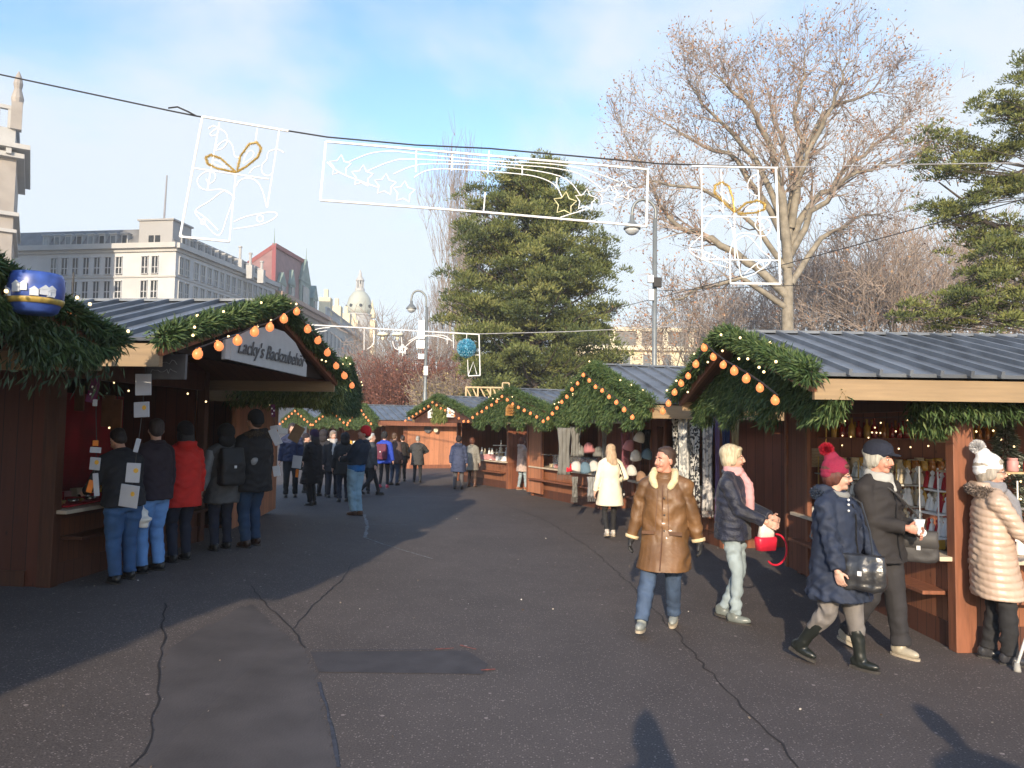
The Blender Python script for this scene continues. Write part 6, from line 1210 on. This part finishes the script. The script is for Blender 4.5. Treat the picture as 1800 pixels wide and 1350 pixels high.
# large right stall, shelves on the inner far wall (world y about 9.9)
yb = 9.72
shelf('long amber lit back shelf behind the two walking women', (5.35, yb+.06, .98), 2.5, .26, 0, 3, .42, 'stall shelves', W_TRIM)
goods('bottle on the top back shelf of the large right stall', 'bottle', 'bottle', bottle, 'arh', (4.2, yb, 1.83), (6.5, yb, 1.83), 22, 'bottles on the top back shelf', 1.15, rows=2)
goods('jar on the middle back shelf of the large right stall', 'jar', 'jar', jar, 'hac', (4.2, yb, 1.41), (6.5, yb, 1.41), 20, 'jars on the middle back shelf', 1.45, rows=2)
goods('bottle on the lowest back shelf of the large right stall', 'bottle', 'bottle', bottle, 'ghr', (4.2, yb, .99), (6.5, yb, .99), 18, 'bottles on the lowest back shelf', 1.2, rows=2)
# display stands along the street counter of the large stall
for i, (yy, lb) in enumerate(((9.55, 'tiered stand of glass bowls at the far end of the street counter'), (8.75, 'tiered stand second from the far end'), (7.9, 'tiered stand third from the far end'), (7.15, 'white arched stand nearest the corner post'))):
    xx = 4.22; shelf(lb, (xx, yy, .92), .34, .50, R(90), 3, .22, 'stands on the street counter', GLS if i < 3 else WHITE, True, i == 3)
    ks = ('gc', 'gw', 'cw', 'wr')[i]
    for k in range(3):
        goods('figurine, '+('bottom', 'middle', 'top')[k]+' tier of the '+lb.replace('tiered ', '').replace(' of the street counter', ''), 'figurine', 'figurine', angel, ''.join(c_ for c_ in ks if c_ in 'wcrg'), (xx-.1, yy-.22, .935+.22*k), (xx-.1, yy+.22, .935+.22*k), 6, 'figurines on counter stand '+('A', 'B', 'C', 'D')[i], 1.1, rows=2, dep=(.13, 0))
goods('box on the street counter of the large right stall', 'gift_box', 'box', box_me, 'cwh', (4.02, 6.9, .825), (4.02, 9.9, .825), 16, 'boxes on the street counter', .8)
t = thing('notice', 'pale notice sheet pinned on the inner wall of the large right stall', 'notice', (4.13, 9.98, 1.55)); MB().box((0, 0, 0), (.33, .012, .25)).build('sheet', mat('paper_dim', (.42, .34, .24), .7), t); scribble(t, (0, -.009, 0), (1, 0, 0), .3, .2, 5, mat('letter_brown', (.2, .1, .06)), seed=12, r=.002)
# corner shelf brackets by the post
t = thing('corner_shelf', 'two small bracket shelves with bottles inside the corner post', 'shelf', (4.0, 6.82, 0))
for z_ in (1.83, 1.56): MB().box((.12, 0, z_), (.34, .16, .018)).build('shelf', W_PALE, t)
goods('bottle on the upper corner shelf', 'bottle', 'bottle', bottle, 'h', (3.98, 6.80, 1.84), (4.24, 6.80, 1.84), 2, 'bottles on the upper corner shelf', 1.0); goods('figurine on the lower corner shelf', 'figurine', 'figurine', angel, 'c', (3.98, 6.80, 1.57), (4.24, 6.80, 1.57), 2, 'figurines on the lower corner shelf', 1.4)
# window side facing the viewer
goods('jar behind the counter facing the viewer', 'jar', 'jar', jar, 'rcp', (4.3, 6.95, 1.56), (6.2, 6.95, 1.56), 12, 'jars on the front window shelf', 1.1)
shelf('wall shelf in the window facing the viewer', (5.2, 6.98, 1.55), 2.0, .2, 0, 1, .3, 'stall shelves', W_PALE, False)
goods('figurine on the counter facing the viewer', 'figurine', 'figurine', angel, 'wr', (4.2, 6.75, .825), (6.0, 6.75, .825), 15, 'figurines on the viewer side counter', 1.3, rows=2)
for i, (xx, lb) in enumerate(((4.45, 'white arched rack right beside the elderly woman'), (4.95, 'white arched rack at the picture edge'))):
    shelf(lb, (xx, 6.9, .95), .36, .3, 0, 2, .26, 'white arched racks', WHITE, True, True); goods('jar on the '+lb, 'jar', 'jar', jar, 'rp', (xx-.14, 6.86, .96), (xx+.14, 6.86, .96), 4, 'jars on rack '+'AB'[i], .9)
# small fir tree inside
t = thing('christmas_tree', 'small frosted fir tree with tiny lights in the window facing the viewer', 'tree', (5.0, 7.5, .5)); b = MB(); b.lathe([(.10, 0), (.13, .2), (.10, .2)]); b.build('pot', REDC, t); b = MB(); b.tube([(0, 0, .2), (0, 0, 1.6)], [.02, .008], 6); b.build('trunk', BARKD, t)
n = 4200; u = rng.uniform(0, 1, n)**.7; a = rng.uniform(0, 6.28, n); rr = (1-u)*.42*(.75+.25*np.sin(u*50))*rng.uniform(.3, 1, n)**.5; pts = np.stack([rr*np.cos(a), rr*np.sin(a), .25+u*1.4], 1); leaves('crown', pts, np.stack([np.cos(a), np.sin(a), -.2+0*a], 1), .07, .014, leafmat('frosted_needles', (.05, .07, .05), (.18, .22, .16), (.5, .52, .46)), t)
for i in range(22): uu = rng.uniform(0, .95); a = rng.uniform(0, 6.28); inst('fairy_light', fairy_me, t, ((1-uu)*.4*math.cos(a), (1-uu)*.4*math.sin(a), .25+uu*1.4), .8)
# tiny hanging lights under the header of the large stall
t = thing('fairy_lights', 'loose warm fairy lights hanging in the opening of the large right stall', 'fairy lights', (3.95, 8.2, 2.05))
for i in range(22): yy = rng.uniform(-1.6, 1.7); inst('fairy_light', fairy_me, t, (rng.uniform(0, .5), yy, rng.uniform(-.32, 0)), .75)
cbm = MB(); cbm.tube([(.1, -1.6, .02), (.1, 1.7, .02)], .004, 4); cbm.build('cable', CABLE, t)
# ---------------- clothing stall
def scarf_thing(label, p, w, h, m, rz, n=1.0, grp='scarves hanging at the clothing stall'):
    t = thing('scarf', label, 'scarf', p, rz, grp); b = MB(); k = 9; rows = 12; vs = []; ph = random.uniform(0, 6)
    for j in range(rows+1):
        for i in range(k+1): u = i/k-.5; vs.append((u*w*(1-.25*math.sin(j/rows*3)), .02*math.sin(i*2.1+ph)+.01*math.sin(j+i), -h*j/rows-.01*math.sin(i*3+ph)*(j/rows)))
    b.add(vs, [(j*(k+1)+i, j*(k+1)+i+1, (j+1)*(k+1)+i+1, (j+1)*(k+1)+i) for j in range(rows) for i in range(k)]); o_ = b.build('cloth', m, t, True); so = o_.modifiers.new('s', 'SOLIDIFY'); so.thickness = .012
    f = MB()
    for i in range(14): x = (i/13-.5)*w*.95; f.tube([(x, 0, -h), (x+random.uniform(-.01, .01), 0, -h-.10)], .003, 3)
    f.build('fringe', m, t); return t
def patt(name, c0, c1, sc=20):
    m = bpy.data.materials.new(name); m.use_nodes = True; t = m.node_tree; b = t.nodes['Principled BSDF']; tcn = N(t, 'ShaderNodeTexCoord'); nz = N(t, 'ShaderNodeTexVoronoi'); nz.inputs['Scale'].default_value = sc; lk(t, tcn.outputs['Object'], nz.inputs['Vector']); r = N(t, 'ShaderNodeValToRGB'); r.color_ramp.interpolation = 'CONSTANT'; r.color_ramp.elements[1].position = .48; r.color_ramp.elements[0].color = (*c0, 1); r.color_ramp.elements[1].color = (*c1, 1)
    sc_ = N(t, 'ShaderNodeSeparateColor'); lk(t, nz.outputs['Color'], sc_.inputs[0]); lk(t, sc_.outputs[0], r.inputs[0]); lk(t, r.outputs[0], b.inputs['Base Color']); b.inputs['Roughness'].default_value = .9; return m
sc_def = [('white and grey scarf, leftmost of the scarves behind the leather coat', patt('scarf_wg', (.55, .55, .52), (.25, .26, .26), 26), .15, 1.35), ('black patterned scarf with white fringe beside the white and grey scarf', patt('scarf_bw', (.02, .02, .025), (.45, .45, .43), 34), .17, 1.30), ('grey and white checked scarf in the middle of the hanging scarves', patt('scarf_gw', (.20, .20, .21), (.5, .48, .46), 22), .17, 1.45),
          ('thin purple grey scarf beside the navy scarf', cloth('purple', (.13, .08, .18)), .08, 1.5), ('plain navy scarf near the wooden post', cloth('navyscarf', (.02, .035, .11)), .13, 1.5), ('long khaki scarf, rightmost of the hanging scarves', cloth('khaki', (.34, .28, .14)), .12, 1.2)]
x = 2.55
for lb, m, w_, h_ in sc_def: scarf_thing(lb, (x+w_/2, 11.35, 2.12), w_, h_, m, R(-8)); x += w_+.025
for i, (dx, m, lb) in enumerate(((0, 'scarf_bw', 'second black patterned scarf tucked behind the first'), (.2, 'scarf_wg', 'second white and grey scarf tucked behind the checked one'))): scarf_thing(lb, (2.62+dx, 11.65, 2.1), .18, 1.3, bpy.data.materials[m], R(10))
rl = thing('clothes_rail', 'dark rail carrying the hanging scarves of the clothing stall', 'rail', (2.45, 11.37, 2.14)); b = MB(); b.tube([(0, 0, 0), (.95, -.03, 0)], .012, 6); b.build('bar', BLACKM, rl); b = MB(); b.tube([(.02, 0, 0), (.02, 0, .12)], .006, 4); b.build('hook', BLACKM, rl); b = MB(); b.tube([(.93, 0, 0), (.93, 0, .12)], .006, 4); b.build('hook', BLACKM, rl)
hat_me = {k: MB().lathe([(.085, 0), (.092, .02), (.088, .05), (.07, .11), (.035, .145), (.005, .155)], n=14).mesh('knit_hat', m, True) for k, m in (('w', cloth('hat_w', (.6, .58, .54))), ('g', cloth('hat_g', (.22, .23, .22))), ('b', cloth('hat_b', (.12, .20, .27))), ('r', cloth('hat_r', (.6, .01, .03))), ('k', cloth('hat_k', (.02, .02, .025))), ('t', cloth('hat_t', (.28, .17, .11))), ('p', cloth('hat_p', (.4, .16, .17))), ('s', cloth('hat_s', (.18, .18, .17))))}
hatname = {'w': 'white', 'g': 'grey', 'b': 'dusty blue', 'r': 'bright red', 'k': 'black', 't': 'tan', 'p': 'dusty pink', 's': 'charcoal'}
def hatat(px, py, y, k, lb, s=1.0, grp='knitted hats of the clothing stall'):
    o = bpy.data.objects.new('knit_hat', hat_me[k]); C.objects.link(o); o.location = P(px, py, y); o.scale = (s, s, s*1.05); o.rotation_euler = (rng.uniform(-.3, .3), rng.uniform(-.3, .3), 0); tag(o, lb, 'hat', grp)
hl = [(1010, 820, 'w', 'white knitted hat hanging right of the red one'), (1030, 822, 'b', 'grey blue knitted hat in the middle of the hanging row'), (1046, 820, 'w', 'white knitted hat with a motif right of the grey blue one'), (1000, 822, 'r', 'bright red knitted hat at the left end of the row'), (1016, 792, 'g', 'grey knitted hat above the white hats'), (1036, 788, 'p', 'dusty pink knitted hat above the grey blue hat'), (1052, 795, 's', 'charcoal knitted hat at the right of the upper row')]
for px, py, k, lb in hl: hatat(px, py+8, 15.2, k, lb, 1.35)
hl = [(1110, 835, 'w', 'large pale hat on the counter behind the cream coat'), (1118, 808, 'w', 'white knitted hat on a stand behind the cream coat'), (1122, 776, 'w', 'cream peaked hat hanging high in the clothing stall'), (1135, 806, 'b', 'blue knitted hat on a black stand'), (1128, 846, 't', 'tan hat on the counter of the clothing stall'), (1145, 848, 'g', 'grey hat on the counter beside the tan one'), (1160, 846, 's', 'charcoal hat on the counter near the leather coat'), (1104, 790, 'p', 'dusty pink hat hanging behind the cream coat'), (1172, 842, 'w', 'pale hat at the right end of the counter')]
for px, py, k, lb in hl: hatat(px, py, 13.4, k, lb, 1.15)
for px, py, w_, h_, m, lb in ((992, 752, .30, .95, cloth('knit_grey', (.17, .17, .16)), 'grey knitted cape hanging at the left end of the clothing stall'), (1012, 750, .24, .6, cloth('knit_grey', (.17, .17, .16)), 'second grey knitted garment beside the cape'), (1062, 752, .12, .7, cloth('knit_silver', (.26, .27, .28)), 'slim silver grey scarf left of the orange panel'), (1100, 760, .18, .7, cloth('knit_rose', (.22, .07, .09)), 'dusty rose scarf hanging behind the cream coat'), (1010, 838, .14, .42, cloth('knit_grey', (.17, .17, .16)), 'grey mittens on a cord below the red hat'), (1040, 838, .18, .40, cloth('knit_silver', (.26, .27, .28)), 'light grey knit hanging below the white hat'), (1135, 755, .2, .55, cloth('knit_black', (.015, .015, .02)), 'black shawl hanging high in the clothing stall'), (1160, 750, .14, .7, cloth('knit_brown', (.10, .04, .03)), 'brown shawl near the scarves')):
    scarf_thing(lb, P(px, py, 15.1 if px < 1070 else 13.8), w_, h_, m, R(15), grp='knitwear hanging in the clothing stall')
goods('basket of knitwear along the clothing stall counter', 'gift_box', 'box', box_me, 'wcp', (q2 and L(S2, (1.55, -1.4, 0)).x, L(S2, (1.55, -1.4, 0)).y, .82), (L(S2, (1.55, 1.5, 0)).x, L(S2, (1.55, 1.5, 0)).y, .82), 16, 'baskets on the clothing counter', 1.1, .05)
# ---------------- third stall: glass case and sweets
A3 = L(S3, (1.5, -1.6, 0)); B3 = L(S3, (1.5, .9, 0)); gl_ = bpy.data.materials.new('clear_glass'); gl_.use_nodes = True; tg = gl_.node_tree; bb_ = tg.nodes['Principled BSDF']; bb_.inputs['Base Color'].default_value = (.8, .85, .85, 1); bb_.inputs['Roughness'].default_value = .05; bb_.inputs['Alpha'].default_value = .22
gc = thing('glass_case', 'glass display case of pale sweets on the third stall counter', 'display case', (A3+B3)/2+Vector((0, 0, .82)), math.atan2((B3-A3).y, (B3-A3).x)); LL = (B3-A3).length
MB().box((0, -.15, .17), (LL, .012, .34)).build('glass_front', gl_, gc); MB().box((0, .02, .345), (LL, .36, .012)).build('glass_top', gl_, gc); MB().box((0, -.16, .02), (LL+.02, .03, .05)).build('rim', mat('steel', (.5, .5, .5), .35, metal=.7), gc)
n3 = (B3-A3).normalized(); inn = Vector((n3.y, -n3.x, 0))
goods('sweets box in the glass case', 'gift_box', 'box', box_me, 'wcp', A3+inn*.1+Vector((0, 0, .83)), B3+inn*.1+Vector((0, 0, .83)), 18, 'sweets boxes in the glass case', 1.0, .02)
goods('candle jar in the glass case', 'jar', 'jar', jar, 'cp', A3+inn*.28+Vector((0, 0, .95)), B3+inn*.28+Vector((0, 0, .95)), 16, 'jars in the glass case', 1.5, .02)
for nm, S_, q_, k in (('fourth', S4, q4, 'pw'), ):
    a, b_ = L(S_, (1.45, -1.6, 0)), L(S_, (1.45, .6, 0)); goods('boxed ware on the counter of the stall with painted signs', 'gift_box', 'box', box_me, k, a+Vector((0, 0, .83)), b_+Vector((0, 0, .83)), 14, 'boxed wares on the painted sign stall', 1.5, .04)
    goods('figurine on the counter of the stall with painted signs', 'figurine', 'figurine', angel, 'wc', a+Vector((.3, 0, .95)), b_+Vector((.3, 0, .95)), 10, 'figurines on the painted sign stall', 1.8, .04)
    t = thing('display_stand', 'white two tier stand at the stall with painted signs', 'display stand', a.lerp(b_, .3)+Vector((.2, .1, .85)))
    for i in range(3): MB().box((0, 0, i*.22), (.7-.1*i, .35, .02)).build('tier', WHITE, t)
    MB().box((0, .1, .3), (.03, .03, .6)).build('upright', WHITE, t)
# closed board panels on the right-hand stalls
def panel(label, S_, x0, y0, y1, z0, z1, m, nm='wall_panel', cat='panel'):
    a = L(S_, (x0, y0, 0)); b_ = L(S_, (x0, y1, 0)); c = (a+b_)/2; t = thing(nm, label, cat, (c.x, c.y, 0), S_.rotation_euler.z); MB().box((0, 0, (z0+z1)/2), (.05, (b_-a).length, z1-z0)).build('boards', m, t)
    f = MB()
    for s_ in (-1, 1): f.box((-.03, s_*(b_-a).length/2, (z0+z1)/2), (.04, .07, z1-z0))
    f.build('frame', W_TRIM, t); return t
panel('tall closed orange board panel at the left end of the third right stall', S3, 1.40, 1.0, 1.85, .1, 2.15, W_ORG)
panel('dark orange board panel between the clothing stall and third stall', S2, 1.40, .1, .75, .85, 2.1, W_RED)
panel('reddish closed board panel between scarves and the large right stall opening', S1, 1.42, 1.25, 1.95, .05, 2.2, W_RED)
# far stalls: warm lights inside
for i, (px, py, y) in enumerate(((700, 747, 33), (706, 747, 33))): 
    t = thing('strip_light', ('left', 'right')[i]+' one of two short yellow lit lamps under the far eave', 'lamp', P(px, py, y)); MB().box((0, 0, 0), (.13, .04, .05)).build('tube', mat('lit_tube', (1, .75, .35), .4, emit=1.6), t); MB().box((0, 0, .045), (.16, .06, .03)).build('housing', BLACKM, t)
for S_, q_, nm in ((S5, q5, 'orange walled far stall'), (S6, q6, 'middle far left stall'), (S7, q7, 'farthest stall')):
    a, b_ = L(S_, (q_['ov'], -1.5, 0)), L(S_, (q_['ov'], 1.5, 0)); goods('box on the counter of the '+nm, 'gift_box', 'box', box_me, 'rwch', a+Vector((0, 0, .83)), b_+Vector((0, 0, .83)), 9, 'boxes at the '+nm, 1.6, .04)
# ---------------- left stall interior
a, b_ = L(L2, (1.93, 1.0, 0)), L(L2, (1.93, -1.6, 0))
t = thing('backdrop_cloth', 'deep red cloth hung inside the left baking stall', 'cloth', (a.x-.75, (a.y+b_.y)/2+.55, 0)); 
vs = [(.02*math.sin(i*1.7), -.95+i*.1, z_) for z_ in (1.0, 1.6, 2.25) for i in range(20)]; b = MB(); b.add(vs, [(j*20+i, j*20+i+1, (j+1)*20+i+1, (j+1)*20+i) for j in range(2) for i in range(19)]); o_ = b.build('cloth', mat('red_backdrop', (.30, .008, .012), .9, var=.3, scale=3), t, True); o_.modifiers.new('s', 'SOLIDIFY').thickness = .01
t = thing('counter_cloth', 'crumpled red cloth on the counter of the left baking stall', 'cloth', (a.x-.02, a.y+.55, L2.location.z+.80)); b = MB(); b.box((0, .1, 0), (.42, 1.3, .02)); b.build('cloth', REDC, t, bevel=.005)
z0 = L2.location.z+.80
goods('round baking tin on the counter of the left stall', 'baking_tin', 'tin', tin, 'sgr', Vector((a.x, a.y, z0)), Vector((b_.x, b_.y, z0)), 18, 'tins on the left counter', .9, .05, rows=2, dep=(-.15, 0))
goods('box of baking goods on the left stall counter', 'gift_box', 'box', box_me, 'rpch', Vector((a.x-.35, a.y, z0)), Vector((b_.x-.35, b_.y, z0)), 15, 'boxes on the left counter', 1.0, .04)
for i, (px, py, w_, h_) in enumerate(((190, 722, .16, .38), (205, 735, .13, .45), (140, 700, .12, .3))):
    t = thing('cutting_board', ('long wooden board hanging inside the left stall', 'broad wooden board right of the long board inside the left stall', 'small wooden board left of the other hanging boards')[i], 'board', P(px, py, 8.9)); MB().box((0, 0, 0), (w_, .02, h_)).build('board', mat('board_brown', (.20, .08, .03), .5), t, bevel=.01); MB().tube([(0, 0, h_/2), (0, 0, h_/2+.25)], .004, 4).build('string', CABLE, t)
t = thing('fairy_lights', 'few warm lights glinting under the header of the left stall', 'fairy lights', P(150, 662, 8.4))
for px, py in ((101, 652), (112, 663), (200, 673), (226, 687), (192, 752), (330, 692), (362, 706)): inst('fairy_light', fairy_me, t, P(px, py, 8.4)-t.location, .9)
MB().tube([P(101, 652, 8.4)-t.location, P(226, 680, 8.4)-t.location], .004, 4).build('cable', CABLE, t)
t = thing('fairy_lights', 'cluster of bright warm lights on the orange wall of the third left stall', 'fairy lights', P(465, 706, 12.0))
for i in range(16): inst('fairy_light', fairy_me, t, (rng.uniform(-.22, .25), 0, rng.uniform(-.05, .07)), 1.3)
MB().tube([(-.25, 0, .08), (.25, 0, .08)], .004, 4).build('cable', CABLE, t)
# ------------------------------------------------------------------ thin winter haze
HAZE = .0009
hm_ = bpy.data.materials.new('haze'); hm_.use_nodes = True; ht = hm_.node_tree; ht.nodes.clear(); ho = N(ht, 'ShaderNodeOutputMaterial'); hv = N(ht, 'ShaderNodeVolumePrincipled')
hv.inputs['Color'].default_value = (.88, .93, 1.0, 1); hv.inputs['Density'].default_value = HAZE; hv.inputs['Anisotropy'].default_value = 0.0; lk(ht, hv.outputs[0], ho.inputs['Volume'])
hb_ = MB(); hb_.box((0, 178, 32), (860, 500, 66)); ho_ = hb_.build('haze', hm_); tag(ho_, 'thin pale winter haze fading the far buildings and trees', kind='stuff')
for o_ in list(C.objects):
    if o_.type == 'EMPTY' and not o_.children: bpy.data.objects.remove(o_)
